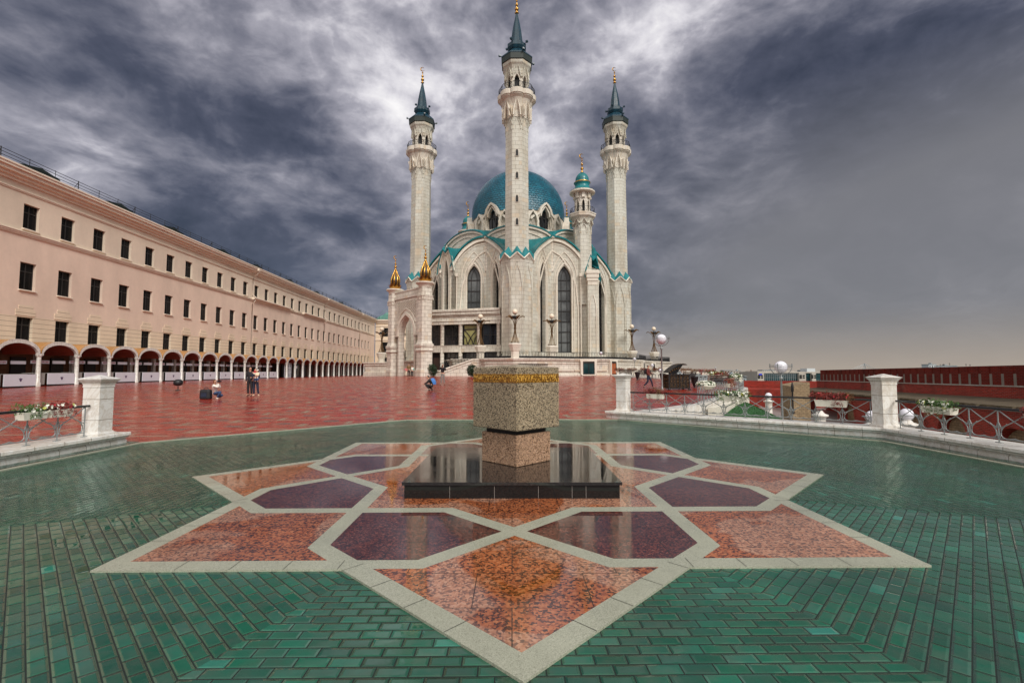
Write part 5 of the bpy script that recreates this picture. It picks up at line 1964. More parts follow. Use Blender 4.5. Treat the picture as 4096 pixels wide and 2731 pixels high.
for X, yg, yp, D, lab, lab2 in LAMPS:
    x, zg = atY(X, yg, D); x2, zpp = atY(X, yp, D)
    s = (zg - zpp) / 4.12
    if L0 is None: o = L0 = make_lamp()
    else: o = copy_tree(L0)
    o['label'] = lab
    o.location = (x, D, zpp); o.scale = (s, s, s)
    pedestal(x, D, 3.46 - .02 if X > 1700 else 3.2, zpp - 3.44 if X > 1700 else zpp - 3.2, s, lab2)

# left wing of the terrace behind the portal
tl = empty('terrace_wing', (-22.6, 84.5, 1.0), 'short stone terrace wing with moulded coping left of the portal', 'terrace')
b = MB()
wp = [(-25.6, 83.4), (-18.2, 83.4), (-17.2, 90), (-25.6, 90)]
b.loft([[(x, y, z) for x, y in offset_poly(wp, d)] for d, z in [(.35, .5), (.35, 1.5), (.1, 1.6), (.1, 2.5), (.3, 2.7), (.3, 2.9), (.5, 3.1), (.5, 3.25), (0, 3.26)]])
b.build('terrace_wall', 'stone_small', tl)
b = MB(); fence_line(b, [(-22.2, 83.5), (-18.2, 83.5)], 1.3, 3.26)
b.build('terrace_railing', 'iron', tl)

# ---------------------------------------------------------------- entrance gallery beside the middle minaret
gal = empty('entrance_gallery', (-7.0, 69.5, 1.0), 'two storey entrance gallery with round columns and dark glazing between portal and middle minaret', 'gallery')
G0, G1 = Vector((-1.6, 67.9, 0)), Vector((-13.3, 71.2, 0))
gU = (G1 - G0).normalized(); gN = Vector((gU.y, -gU.x, 0)); gN = gN if gN.y < 0 else -gN
GL = (G1 - G0).length
gz = lambda Y: ZZ(Y, 69.3)


def gbox(b, s0, s1, z0, z1, n0, n1):
    c = G0 + gU * ((s0 + s1) / 2) + gN * ((n0 + n1) / 2)
    b.box((c.x, c.y, (z0 + z1) / 2), (s1 - s0, abs(n1 - n0), z1 - z0), math.atan2(gU.y, gU.x))


b = MB()
gbox(b, 0, GL, gz(1296), gz(1284), -3, .12); gbox(b, 0, GL, gz(1284), gz(1280), -3, .22); gbox(b, 0, GL, gz(1280), gz(1262), -3, .05)
gbox(b, 0, GL, gz(1262), gz(1258), -3, .28); gbox(b, 0, GL, gz(1258), gz(1246), -3, .40); gbox(b, 0, GL, gz(1246), gz(1239), -3, .55); gbox(b, 0, GL, gz(1239), gz(1236), -3, .45)
b.build('entablature', 'stone_small', gal)
b = MB(); gbox(b, 0, GL, gz(1408), gz(1383), -3, -.02); gbox(b, 0, GL, gz(1383), gz(1380), -3, .06)
gbox(b, 0, GL, .6, 1.2, -3, .2)
b.build('floor_band', 'stone_small', gal)
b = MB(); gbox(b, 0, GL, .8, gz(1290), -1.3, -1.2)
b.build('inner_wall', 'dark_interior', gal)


def gs(X):
    k = (X - 2048) / 1901.0 / .99
    return (k * G0.y - G0.x) / (gU.x - k * gU.y)


for X in (1993, 1914, 1841, 1768, 1700, 1650):
    s_ = gs(X); p = G0 + gU * s_ + gN * (-.28)
    if s_ > GL: continue
    b = MB(); b.lathe((p.x, p.y, 0), [(.40, .9), (.40, 1.3), (.30, 1.35), (.30, gz(1300)), (.36, gz(1298)), (.36, gz(1296))], 16)
    b.build('column', 'stone_small', gal)
# upper glazing with a coloured window, lower glazing and doors
for X0, X1, kind in ((1929, 1985, 'glass'), (1852, 1906, 'glass_warm'), (1778, 1833, 'glass'), (1726, 1760, 'glass')):
    s0, s1 = gs(X1), gs(X0)
    if s1 < s0: s0, s1 = s1, s0
    b = MB(); gbox(b, s0, s1, gz(1380), gz(1298), -.62, -.58)
    g = b.build('window', kind, gal)
    O = G0 + gN * (-.57); U = gU; V = Vector((0, 0, 1))
    if kind == 'glass_warm':
        z0, z1 = gz(1378), gz(1316)
        b = MB()
        for sa_, sb_ in ((s0, s1), (s1, s0)):
            m = s0 + (s1 - s0) * .5
            b.strip([(sa_, z1), (sa_ + (sb_ - sa_) * .38, z0 + (z1 - z0) * .62), (sa_ + (sb_ - sa_) * .60, z0 + (z1 - z0) * .28), (sa_ + (sb_ - sa_) * .70, z0)], .11, .08, O, U, V, gN)
            b.strip([(sa_, z0 + (z1 - z0) * .62), (sa_ + (sb_ - sa_) * .16, z0 + (z1 - z0) * .44), (sa_ + (sb_ - sa_) * .28, z0)], .11, .08, O, U, V, gN)
        b.strip([(s0, z1), (s1, z1)], .14, .1, O, U, V, gN)
        b.strip([(s0, z0), (s1, z0), (s1, gz(1298)), (s0, gz(1298))], .14, .1, O, U, V, gN, closed=True)
        b.build('tracery', 'frame_dark', g)
    else:
        b = MB()
        for t in (0, .5, 1): b.strip([(s0 + (s1 - s0) * t, gz(1380)), (s0 + (s1 - s0) * t, gz(1298))], .10, .08, O, U, V, gN)
        b.strip([(s0, gz(1340)), (s1, gz(1340))], .08, .06, O, U, V, gN)
        b.build('mullions', 'frame_dark', g)
for X0, X1 in ((1929, 1985), (1852, 1906), (1778, 1833)):
    s0, s1 = sorted((gs(X1), gs(X0)))
    b = MB(); gbox(b, s0, s1, 1.2, gz(1410), -.9, -.86)
    g = b.build('window', 'glass', gal)
    b = MB()
    O = G0 + gN * (-.85)
    for t in (0, .33, .66, 1): b.strip([(s0 + (s1 - s0) * t, 1.2), (s0 + (s1 - s0) * t, gz(1410))], .10, .08, O, gU, V, gN)
    b.strip([(s0, gz(1430)), (s1, gz(1430))], .08, .06, O, gU, V, gN)
    b.build('mullions', 'frame_dark', g)
    b = MB(); gbox(b, s0 + .3, s1 - .3, gz(1428), gz(1412), -.84, -.82); b.build('lit_pane', 'glass_pale', g)
s0, s1 = sorted((gs(1733), gs(1757)))
b = MB(); gbox(b, s0, s1, 1.2, gz(1430), -.5, -.42); g = b.build('door', 'wood_dark', gal)
b = MB(); gbox(b, (s0 + s1) / 2 + .04, (s0 + s1) / 2 + .08, 2.0, 2.3, -.41, -.36); b.build('handle', 'gold', g)

# ---------------------------------------------------------------- entrance portal
por = empty('entrance_portal', (-14.7, 67.0, 1.05), 'white stone portal with pointed arch, pierced screen and two gilded flame shaped bulbs', 'portal')
PA, PB = Vector((-11.9, 64.6, 0)), Vector((-17.45, 70.4, 0))     # pillar centres
pU = (PB - PA).normalized(); pN = Vector((pU.y, -pU.x, 0)); pN = pN if pN.y < 0 else -pN
PL = (PB - PA).length; pang = math.atan2(pU.y, pU.x)
pz = lambda Y: ZZ(Y, 64.6)


def portal_pillar(c, k):
    b = MB()
    def o(r, z): return [(c.x + r * K8 * math.cos(R(22.5 + 45 * i) + pang), c.y + r * K8 * math.sin(R(22.5 + 45 * i) + pang), z) for i in range(8)]
    hb = .93
    def sq(h, z):
        e = h * .35
        P = [(-h, -h + e), (-h + e, -h), (h - e, -h), (h, -h + e), (h, h - e), (h - e, h), (-h + e, h), (-h, h - e)]
        return [(c.x + x * math.cos(pang) - y * math.sin(pang), c.y + x * math.sin(pang) + y * math.cos(pang), z) for x, y in P]
    b.loft([sq(hb * 1.08, .8), sq(hb * 1.08, 1.75), sq(hb * 1.02, 2.0), sq(hb * .96, 2.1), sq(hb * .96, pz(1408)), sq(hb * 1.1, pz(1404)), sq(hb * 1.1, pz(1398)), sq(hb * 1.0, pz(1394)), sq(hb * 1.14, pz(1384)), sq(hb * 1.14, pz(1376)), sq(hb * .98, pz(1374))])
    ht = .80
    b.loft([sq(hb * .98, pz(1374)), sq(ht, pz(1360)), sq(ht, pz(1205)), sq(ht * 1.08, pz(1192)), sq(ht * 1.18, pz(1186)), sq(ht * 1.18, pz(1182)), sq(ht, pz(1181)), sq(ht * .98, pz(1150))])
    sh = b.build('pillar', 'stone_small', por)
    b = MB()
    b.lathe((c.x, c.y, 0), [(.86, pz(1152)), (.9, pz(1150)), (.96, pz(1142)), (1.20, pz(1137)), (1.30, pz(1135)), (1.30, pz(1131)), (1.15, pz(1130))], 24)
    for i in range(4):
        for sg in (-1, 1):
            a = pang + R(90 * i)
            N = Vector((math.cos(a), math.sin(a), 0)); U = Vector((-N.y, N.x, 0))
            h = pointed(sg * .38, .62, pz(1212), pz(1200), pz(1186), 4)
            b.strip(h[2:], .09, .07, c + N * .81, U, Vector((0, 0, 1)), N)
    b.build('capital', 'stone_trim', sh)
    # gilded bulb: eight open ribs over a lotus
    b = MB(); z0, z1 = pz(1130), pz(1040)
    H = z1 - z0
    for i in range(8):
        a = 2 * PI * i / 8
        rings = []
        for t in range(11):
            u = t / 10
            r_ = (.30, .50, .63, .68, .67, .60, .50, .38, .26, .15, .05)[t]
            w_ = .02 + .12 * (r_ / .7)
            P = lambda s, rr: (c.x + rr * math.cos(a) - s * math.sin(a), c.y + rr * math.sin(a) + s * math.cos(a), z0 + H * (.10 + .90 * u))
            rings.append([P(-w_, r_), P(0, r_ + .07), P(w_, r_), P(0, r_ - .05)])
        b.loft(rings, smooth=True)
    b.lathe((c.x, c.y, z0), [(.55, 0), (.62, .25), (.40, .5)], 16)
    for i in range(9):          # pointed lotus petals
        a = 2 * PI * (i + .5) / 9
        N = Vector((math.cos(a), math.sin(a), 0)); U = Vector((-N.y, N.x, 0)); q = Vector((c.x, c.y, z0))
        for ww, out, up in ((.30, .42, .70), (.27, .66, .48)):
            p0 = q + N * .38; p1 = q + N * (.50 + out * .3) + Vector((0, 0, up * .55)); p2 = q + N * (.42 + out) + Vector((0, 0, up + .2))
            b.add([p0 - U * ww * .7, p0 + U * ww * .7, p1 + U * ww, p2, p1 - U * ww, p1 + N * .12], [(0, 1, 2, 5), (0, 5, 4), (5, 2, 3), (4, 5, 3), (5, 1, 0), (5, 2, 1), (3, 2, 5), (3, 5, 4)])
    bulb = b.build('gilded_bulb', 'gold', sh)
    b = MB(); b.lathe((c.x, c.y, z0), [(max(.02, r_ - .07), H * (.10 + .09 * t)) for t, r_ in enumerate((.30, .50, .63, .68, .67, .60, .50, .38, .26, .15, .05))], 16)
    b.build('bulb_core', 'wood_dark', bulb)
    b = MB(); finial(b, (c.x, c.y), z1 - .15, z1 + 2.0, .75, face=R(10)); b.build('crescent_finial', 'gold', sh)


portal_pillar(PA, 0); portal_pillar(PB, 1)
b = MB(); V = Vector((0, 0, 1))
# arch wall between the pillars, front and back skin
s0, s1 = .75, PL - .75
zA = pz(1256); zS = pz(1338); HWO = 1.95
oa = pointed(PL / 2, (s1 - s0) * .86, zS, zS + (zA - zS) * .38, zA, 10)
oa = [(PL / 2 - (s1 - s0) * .30, pz(1380)), (PL / 2 - (s1 - s0) * .30 + .0, pz(1380))] if False else oa
top = pz(1181)
outer_ = [(s0, zS), (s1, zS), (s1, top), (s0, top)]
arch = pointed(PL / 2, 2 * HWO, zS, zS + .01, zA, 10)[2:]
poly = [(s0, zS), ((PL / 2) - HWO, zS)] + list(reversed(arch))[1:-1] + [((PL / 2) + HWO, zS), (s1, zS), (s1, top), (s0, top)]
for nn, dirn in ((.45, 1), (-.45, -1)):
    b.poly(poly, [], PA + pN * nn, pU, V, pN * dirn)
inner = [((PL / 2) - HWO, zS)] + list(reversed(arch))[1:-1] + [((PL / 2) + HWO, zS)]
b.loft([[tuple(PA + pU * s + V * z + pN * .45) for s, z in inner], [tuple(PA + pU * s + V * z - pN * .45) for s, z in inner]], closed=False, cap=False)
q = [(s0, top), (s1, top)]
b.add([tuple(PA + pU * s + V * z + pN * n_) for (s, z, n_) in ((s0, top, .45), (s1, top, .45), (s1, top, -.45), (s0, top, -.45))], [(0, 1, 2, 3)])
for sg in (-1, 1):          # jambs carrying the arch, standing free of the pillars
    s_ = PL / 2 + sg * (HWO + .20)
    c = PA + pU * s_
    b.box((c.x, c.y, (1.0 + zS) / 2 + .0), (.34, .86, zS - 1.0), pang)
b.build('arch_wall', 'stone_small', por)
b = MB()
m1 = [(PL / 2 - HWO - .3, zS)] + [(s + (s - PL / 2) * .16, z + .34) for s, z in list(reversed(arch))[1:-1]] + [(PL / 2 + HWO + .3, zS)]
b.strip(m1, .38, .16, PA + pN * .45, pU, V, pN)
m2 = [(PL / 2 + (s - PL / 2) * 1.12, z + .75) for s, z in m1]
b.strip(m2[2:-2], .12, .12, PA + pN * .45, pU, V, pN)
b.build('arch_moulding', 'stone_trim', por)
# pierced screen over the arch: net of small curves
b = MB()
zt0, zt1 = pz(1262) + .9, top
rnd = random.Random(5)
for i in range(15):
    for j in range(7):
        s_ = s0 + .15 + i * (s1 - s0 - .3) / 14; z = pz(1236) - .8 + j * .42
        # only outside the arch
        zl = None
        for (sa_, za_), (sb_, zb_) in zip(m2, m2[1:]):
            if min(sa_, sb_) <= s_ <= max(sa_, sb_) and sb_ != sa_: zl = za_ + (zb_ - za_) * (s_ - sa_) / (sb_ - sa_)
        if zl is None or z < zl + .15 or z > top - .35: continue
        b.tube([tuple(PA + pU * (s_ + .20 * math.cos(R(t))) + V * (z + .20 * math.sin(R(t))) + pN * .50) for t in range(0, 361, 60)], .042, 4)
b.build('pierced_screen', 'stone_trim', por)
b = MB()
c = PA + pU * (PL / 2)
b.box((c.x, c.y, pz(1176)), (PL - 1.4, 1.25, pz(1172) - pz(1182)), pang)
b.box((c.x, c.y, (pz(1172) + pz(1150)) / 2), (PL - 1.4, .9, pz(1150) - pz(1172)), pang)
b.box((c.x, c.y, pz(1149)), (PL - 1.4, 1.05, .16), pang)
b.build('parapet', 'stone_small', por)
for i, s_ in enumerate((.9, 2.5)):
    c = PA + pU * (PL - s_ - .3) - pN * 7.5
    b = MB(); b.lathe((c.x, c.y, 0), [(.34, .9), (.34, pz(1300))], 14); b.build('column', 'stone_small', por)
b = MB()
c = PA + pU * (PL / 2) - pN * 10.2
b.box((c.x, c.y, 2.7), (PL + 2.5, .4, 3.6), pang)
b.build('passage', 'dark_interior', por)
# round topiary bushes by the stairs
for (X, Y, D, r, lab) in ((1727, 1487, 64.4, .75, 'dark round evergreen bush at the right foot of the portal'), (1888, 1483, 62.2, .7, 'dark evergreen bush against the stair parapet, beside the granite block')):
    x, z = atY(X, Y, D)
    rt = empty('topiary_bush', (x, D, 1.03), lab, 'bush')
    rnd = random.Random(int(X)); b = MB()
    leaf_cloud(b, (x, D, 1.03 + r * 1.1), (r, r, r * 1.15), 3200, .13, rnd)
    b.build('foliage', 'leaf_dark', rt)
    b = MB(); b.tube([(x, D, 1.0), (x + .02, D, 1.9)], .05, 6); b.build('stem', 'wood_dark', rt)

# ================================================================== LONG BUILDING ON THE LEFT
DIR = Vector((-.033, 1, 0)).normalized(); NRM = Vector((1, .033, 0)).normalized()


def bp(L, t, z=0.0):
    """point on the line parallel to the facade at distance L left of the view, t metres away"""
    return Vector((-L - .033 * t, t, z))


LW = 40.5; BAY = 3.54; T0 = 38.87
school = empty('long_building', tuple(bp(LW, 60, .5)), 'very long peach plaster building with three rows of windows above an arcade', 'building')
TS, TE = 20.0, 157.6
UPZ = Vector((0, 0, 1))
NB = 33
k_first = -1
rows_ = [(13.95, 16.1), (8.7, 11.05), (4.3, 6.35)]
WW = 1.42
# wall in three vertical zones so the rusticated base and the upper frieze have their own plaster
holes_by = [[], [], []]
for k in range(k_first, k_first + NB):
    tc_ = T0 + BAY * (k + .5)
    for r, (za, zb) in enumerate(rows_):
        holes_by[r].append((tc_, za, zb))


def wall_zone(b, zlo, zhi, holes, depth=.34):
    """grid wall with rectangular openings, facing the square"""
    O = bp(LW, 0); U = DIR * (1 / DIR.y); N = NRM
    ts = [TS]
    for (tc_, za, zb) in holes: ts += [tc_ - WW / 2, tc_ + WW / 2]
    ts.append(TE)
    P = lambda t, z, n=0.0: tuple(O + U * t + UPZ * z + N * n)
    for i in range(len(ts) - 1):
        a, c = ts[i], ts[i + 1]
        if i % 2 == 0:
            b.add([P(a, zlo), P(a, zhi), P(c, zhi), P(c, zlo)], [(0, 1, 2, 3)])
        else:
            _, za, zb = holes[i // 2]
            if za > zlo: b.add([P(a, zlo), P(a, za), P(c, za), P(c, zlo)], [(0, 1, 2, 3)])
            b.add([P(a, zb), P(a, zhi), P(c, zhi), P(c, zb)], [(0, 1, 2, 3)])
            b.add([P(a, za), P(a, zb), P(c, zb), P(c, za), P(a, za, -depth), P(a, zb, -depth), P(c, zb, -depth), P(c, za, -depth)],
                  [(0, 4, 5, 1), (1, 5, 6, 2), (2, 6, 7, 3), (3, 7, 4, 0)])


b = MB(); wall_zone(b, .3, 6.42, holes_by[2]); b.build('rusticated_wall', 'plaster_rust', school)
b = MB(); wall_zone(b, 6.42, 13.45, holes_by[1]); b.build('wall', 'plaster', school)
b = MB(); wall_zone(b, 13.45, 18.1, holes_by[0])
for (ta, tb) in ((TS, TE),):
    p0, p1, p2, p3 = bp(LW, TE, .3), bp(LW + 14, TE, .3), bp(LW + 14, TS, .3), bp(LW, TS, .3)
    b.add([tuple(p) for p in (p0, p1, p2, p3)] + [tuple(p + UPZ * 17.8) for p in (p0, p1, p2, p3)], [(0, 1, 5, 4), (1, 2, 6, 5), (2, 3, 7, 6)])
uw = b.build('upper_wall', 'plaster_upper', school)


def band(b, L, z0, z1, prj, t0=TS, t1=TE):
    p0, p1 = bp(L, t0), bp(L, t1)
    a, c = p0 + NRM * prj, p1 + NRM * prj
    i, j = p0 - NRM * .1, p1 - NRM * .1
    b.add([(i.x, i.y, z0), (a.x, a.y, z0), (a.x, a.y, z1), (i.x, i.y, z1), (j.x, j.y, z0), (c.x, c.y, z0), (c.x, c.y, z1), (j.x, j.y, z1)],
          [(0, 1, 5, 4), (1, 2, 6, 5), (2, 3, 7, 6), (0, 3, 2, 1), (4, 5, 6, 7)])


b = MB()
band(b, LW, 13.30, 13.42, .10); band(b, LW, 13.42, 13.56, .18); band(b, LW, 13.56, 13.62, .26)
band(b, LW, 16.95, 17.05, .08); band(b, LW, 17.05, 17.13, .14)
b.build('string_course', 'plaster_moulding', school)
b = MB()
band(b, LW, 17.7, 17.95, .18); band(b, LW, 17.95, 18.2, .42); band(b, LW, 18.2, 18.5, .72); band(b, LW, 18.5, 18.72, .92); band(b, LW, 18.72, 18.86, 1.0)
b.build('cornice', 'plaster_moulding', school)
b = MB()
for (ta, tb) in ((T0 + BAY * 11.1, T0 + BAY * 15.0), (T0 + BAY * 16.9, T0 + BAY * 20.2)):
    band(b, LW, 13.62, 13.75, .45, ta, tb); band(b, LW, 13.75, 13.95, .62, ta, tb)
    m_ = MB(); band(m_, LW, 13.62, 13.75, .45, ta, tb); band(m_, LW, 13.75, 13.93, .62, ta, tb)
    m_.build('window_shelf', 'plaster_moulding', school)
# keystone panels above the ground windows
for (tc_, za, zb) in holes_by[2]:
    b = MB(); O = bp(LW, tc_); U = DIR
    for dz, w_, h in ((0, 1.75, .55), (.55, 1.25, .35)):
        c = O + NRM * .015
        b.box((c.x, c.y, zb + .12 + dz + h / 2), (w_, .05, h), math.atan2(DIR.y, DIR.x))
    b.build('keystone', 'plaster_rust', school)

wproto = None
for r in range(3):
    for (tc_, za, zb) in holes_by[r]:
        p = bp(LW, tc_)
        if wproto is None or wproto['h'] != zb - za:
            b = MB(); h = zb - za
            b.box((0, -.30 * -1, h / 2), (WW, .05, h), 0, 0) if False else b.box((-.32, 0, h / 2), (.05, WW, h), 0, 0)
            for q in (-WW / 2 + .05, 0, WW / 2 - .05): b.box((-.28, q, h / 2), (.07, .09, h), 0, 1)
            for q in (.05, h * .68, h - .05): b.box((-.282, 0, q), (.064, WW - .1, .08), 0, 1)
            b.box((.04, 0, -.06), (.24, WW + .12, .10), 0, 2)
            o = b.build('window', ['glass_dull', 'frame_dark', 'plaster_moulding'], school, local=True)
            o['h'] = h; wproto = o
        else:
            o = wproto.copy(); COL.objects.link(o); o.parent = school
        o.location = p + UPZ * za - Vector(school.location)
        o.rotation_euler = (0, 0, math.atan2(NRM.y, NRM.x))
for o in bpy.data.objects:
    if o.name.startswith('window') and 'h' in o: del o['h']

# roof, railing, dormers
b = MB()
e0, e1 = bp(LW - .95, TS, 18.88), bp(LW - .95, TE + 1, 18.88)
r0, r1 = bp(LW + 6.5, TS, 20.9), bp(LW + 6.5, TE + 7, 20.9)
l0, l1 = bp(LW + 14, TS, 18.88), bp(LW + 14, TE + 14, 18.88)
b.add([tuple(p) for p in (e0, e1, r1, r0, l1, l0)], [(0, 1, 2, 3), (3, 2, 4, 5)])
b.build('roof', 'dark_green_roof', school)
b = MB()
n = int((TE - 30) / 2.36)
for i in range(n + 1):
    t = 30 + 2.36 * i
    p = bp(LW - .75, t)
    b.tube([(p.x, p.y, 18.85), (p.x, p.y, 19.75)], .05 if i % 3 == 0 else .03, 4)
    if i % 3 == 0: b.tube([(p.x, p.y, 19.6), (p.x - .5, p.y, 18.95)], .03, 4)
for z in (19.15, 19.42, 19.68):
    p, q = bp(LW - .75, 30, z), bp(LW - .75, TE, z); b.tube([p, q], .025, 4)
b.build('roof_railing', 'iron', school)
for t in (41.5, 50.5, 59, 70, 80, 93, 107, 124, 141):
    b = MB(); p = bp(LW + .8, t)
    w_, h = 3.6, .72
    def q(a, c, z): v = p + DIR * a + NRM * c; return (v.x, v.y, z)
    b.loft([[q(-w_ / 2, .6, 18.9), q(-w_ / 2, .6, 19.1 + h * .55), q(0, .6, 19.1 + h), q(w_ / 2, .6, 19.1 + h * .55), q(w_ / 2, .6, 18.9)],
            [q(-w_ / 2, -4.5, 18.9), q(-w_ / 2, -4.5, 19.1 + h * .55), q(0, -4.5, 19.1 + h), q(w_ / 2, -4.5, 19.1 + h * .55), q(w_ / 2, -4.5, 18.9)]])
    b.build('dormer', 'dark_green_roof', school)
for t in (T0 + BAY * 11 + .3, T0 + BAY * 20.4, T0 + BAY * 28.6):
    b = MB(); p = bp(LW - .12, t)
    f = bp(LW - .95, t)
    b.tube([(f.x, f.y, 18.4), (f.x, f.y, 17.9), (p.x, p.y, 17.2), (p.x, p.y, 14.3), (p.x + .55, p.y, 13.9), (p.x + .55, p.y, 13.4), (p.x, p.y, 12.8), (p.x, p.y, 4.4)], .07, 6)
    b.box((f.x, f.y, 18.5), (.36, .36, .35))
    b.build('downpipe', 'plaster_moulding', school)

# ---------------------------------------------------------------- arcade: vaulted canopies on slim columns
LC = 37.4
arc = empty('arcade', tuple(bp(LC, 60, .5)), 'row of small vaulted canopies on slim white columns along the foot of the long building', 'arcade')
zspr, zapx = 3.12, 4.12
vault_pts = [(math.cos(PI * (1 - k / 12)) * (BAY / 2 - .06), zspr + (zapx - zspr) * math.sin(PI * k / 12)) for k in range(13)]
rzN = math.atan2(NRM.y, NRM.x)
cp = ac = vp = None
for k in range(-3, 34):
    t = T0 + BAY * k
    if t > TE - .5: break
    p = bp(LC, t)
    if cp is None:
        b = MB(); b.lathe((0, 0, 0), [(.21, 0), (.21, .35), (.165, .4), (.15, 2.4), (.15, 2.45), (.20, 2.50), (.22, 2.6), (.22, 2.66)], 10)
        cp = b.build('column', 'marble', arc, local=True); c = cp
    else:
        c = cp.copy(); COL.objects.link(c); c.parent = arc
    c.location = p + UPZ * .44 - Vector(arc.location)
    pm = bp(LC, t + BAY / 2)
    if vp is None:
        b = MB()
        b.loft([[(.12, -s, z + .10) for s, z in vault_pts], [(-3.1, -s, z + .10) for s, z in vault_pts]], closed=False, cap=False)
        b.loft([[(.12, -s, z + .10) for s, z in vault_pts], [(.12, -s, z + .03) for s, z in vault_pts]], closed=False, cap=False)
        vp = b.build('canopy', 'tan_roof', arc, local=True)
        b = MB()
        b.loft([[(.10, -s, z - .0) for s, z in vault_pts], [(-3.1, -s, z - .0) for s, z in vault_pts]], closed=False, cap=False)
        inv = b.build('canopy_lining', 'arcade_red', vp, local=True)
        b = MB()
        sc = lambda q, s, z: (q, -s, z)
        o_ = vault_pts; i_ = [(s * .93, zspr - .10 + (z - zspr) * .95) for s, z in vault_pts]
        b.loft([[(.16, -s, z + .12) for s, z in o_], [(.16, -s, z - .02) for s, z in i_], [(-.05, -s, z - .02) for s, z in i_], [(-.05, -s, z + .12) for s, z in o_]], closed=False, cap=False)
        b.box((.05, BAY / 2, zspr - .02), (.26, .42, .14)); b.box((.05, -BAY / 2, zspr - .02), (.258, .20, .138))
        b.build('arch_edge', 'marble', vp, local=True)
        v = vp
    else:
        v = copy_tree(vp, arc)
    v.location = pm - Vector(arc.location); v.location.z = -Vector(arc.location).z
    v.rotation_euler = (0, 0, rzN)
# shaded back wall of the arcade with its piers and dark doors
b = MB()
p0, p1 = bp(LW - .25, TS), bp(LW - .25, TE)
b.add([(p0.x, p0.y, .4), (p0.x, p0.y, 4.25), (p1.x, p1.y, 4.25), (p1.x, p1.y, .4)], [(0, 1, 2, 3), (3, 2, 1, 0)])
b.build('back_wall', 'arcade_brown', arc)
dproto = pproto = None
for k in range(-3, 33):
    t = T0 + BAY * (k + .30)
    p = bp(LW - .34, t)
    if dproto is None:
        b = MB(); b.box((0, 0, 1.25), (.12, 1.25, 2.5)); dproto = b.build('door', 'dark_interior', arc, local=True); d = dproto
        b = MB(); b.box((0, 0, 1.7), (.3, .34, 3.4)); pproto = b.build('pier', 'marble', arc, local=True); q = pproto
    else:
        d = dproto.copy(); COL.objects.link(d); d.parent = arc
        q = pproto.copy(); COL.objects.link(q); q.parent = arc
    d.location = p + UPZ * .42 - Vector(arc.location); d.rotation_euler = (0, 0, rzN)
    q.location = bp(LW - .45, t + BAY * .42) + UPZ * .42 - Vector(arc.location); q.rotation_euler = (0, 0, rzN)

# ---------------------------------------------------------------- stalls in the arcade
def txt(name, s, size, mat, parent, loc, rot, ext=.004, align='CENTER', sx=1.0):
    cu = bpy.data.curves.new(name, 'FONT'); cu.body = s; cu.size = size; cu.extrude = ext; cu.align_x = align; cu.align_y = 'CENTER'
    o = bpy.data.objects.new(name, cu); COL.objects.link(o)
    dg = bpy.context.evaluated_depsgraph_get()
    me = bpy.data.meshes.new_from_object(o.evaluated_get(dg))
    bpy.data.objects.remove(o)
    me.materials.clear(); me.materials.append(MATS[mat])
    o = bpy.data.objects.new(name, me); COL.objects.link(o)
    o.parent = parent; o.location = loc; o.rotation_euler = rot; o.scale = (sx, 1, 1)
    KIDS.setdefault(parent.name, []).append(o); WL[o.name] = Vector((0, 0, 0))
    return o


ORD = ['closest to the camera at the left edge', 'second', 'third', 'fourth', 'fifth', 'sixth', 'seventh', 'eighth', 'ninth', 'tenth', 'eleventh', 'twelfth', 'thirteenth', 'fourteenth']
st0 = None
ns = 0
for k in range(-1, 12):
    t = T0 + BAY * (k + .5)
    p = bp(LC - .02, t, zp(-38, t) if t < 43 else .56)
    lab = ('white market counter in the arcade, ' + ('the nearest one, cut off by the left edge' if ns == 0 else ORD[ns] + ' one counted from the left edge' if ns < 12 else 'last one before the glass doors'))
    if st0 is None:
        st = st0 = empty('market_stall', tuple(p), lab, 'stall', 'white market counters in the arcade', rzN)
        b = MB(); b.box((.0, .32, .58), (.08, 2.50, .92)); c = b.build('counter_panel', 'white_panel', st, local=True)
        b = MB(); b.box((0.0, .32, .06), (.09, 2.50, .12)); b.build('skirting', 'iron', c, local=True)
        b = MB(); b.box((-.22, -1.28, .58), (.06, .62, .92)); b.build('side_panel', 'grey_panel', st, local=True)
        b = MB()            # small emblem: shield with wings
        cx_, cz = .045, .62
        pts = [(0, -.16), (.07, -.10), (.10, .02), (.16, .10), (.05, .08), (0, .15), (-.05, .08), (-.16, .10), (-.10, .02), (-.07, -.10)]
        b.add([(cx_, .32 + a, cz + c_) for a, c_ in pts] + [(cx_ + .006, .32 + a, cz + c_) for a, c_ in pts], [tuple(range(10, 20))] + [(i, (i + 1) % 10, 10 + (i + 1) % 10, 10 + i) for i in range(10)])
        b.build('emblem', 'crest', c, local=True)
        b = MB(); b.box((-.9, -.70, 1.98), (.05, 1.62, .26)); b.box((-.9, 1.02, 1.98), (.05, 1.20, .26)); f = b.build('fascia_board', 'white_panel', st, local=True)
        txt('lettering', 'МАСТЕРА ТАТАРСТАНА', .155, 'red_sign', f, (-.868, -.70, 1.98), (R(90), 0, R(90)), sx=.78)
        b = MB(); b.box((-1.0, -.1, 1.05), (.9, 3.1, .05)); b.build('shelf', 'grey_panel', st, local=True)
    else:
        st = copy_tree(st0); st['label'] = lab
    st.location = p; st.rotation_euler = (0, 0, rzN)
    ns += 1
# goods on some counters
b = MB()
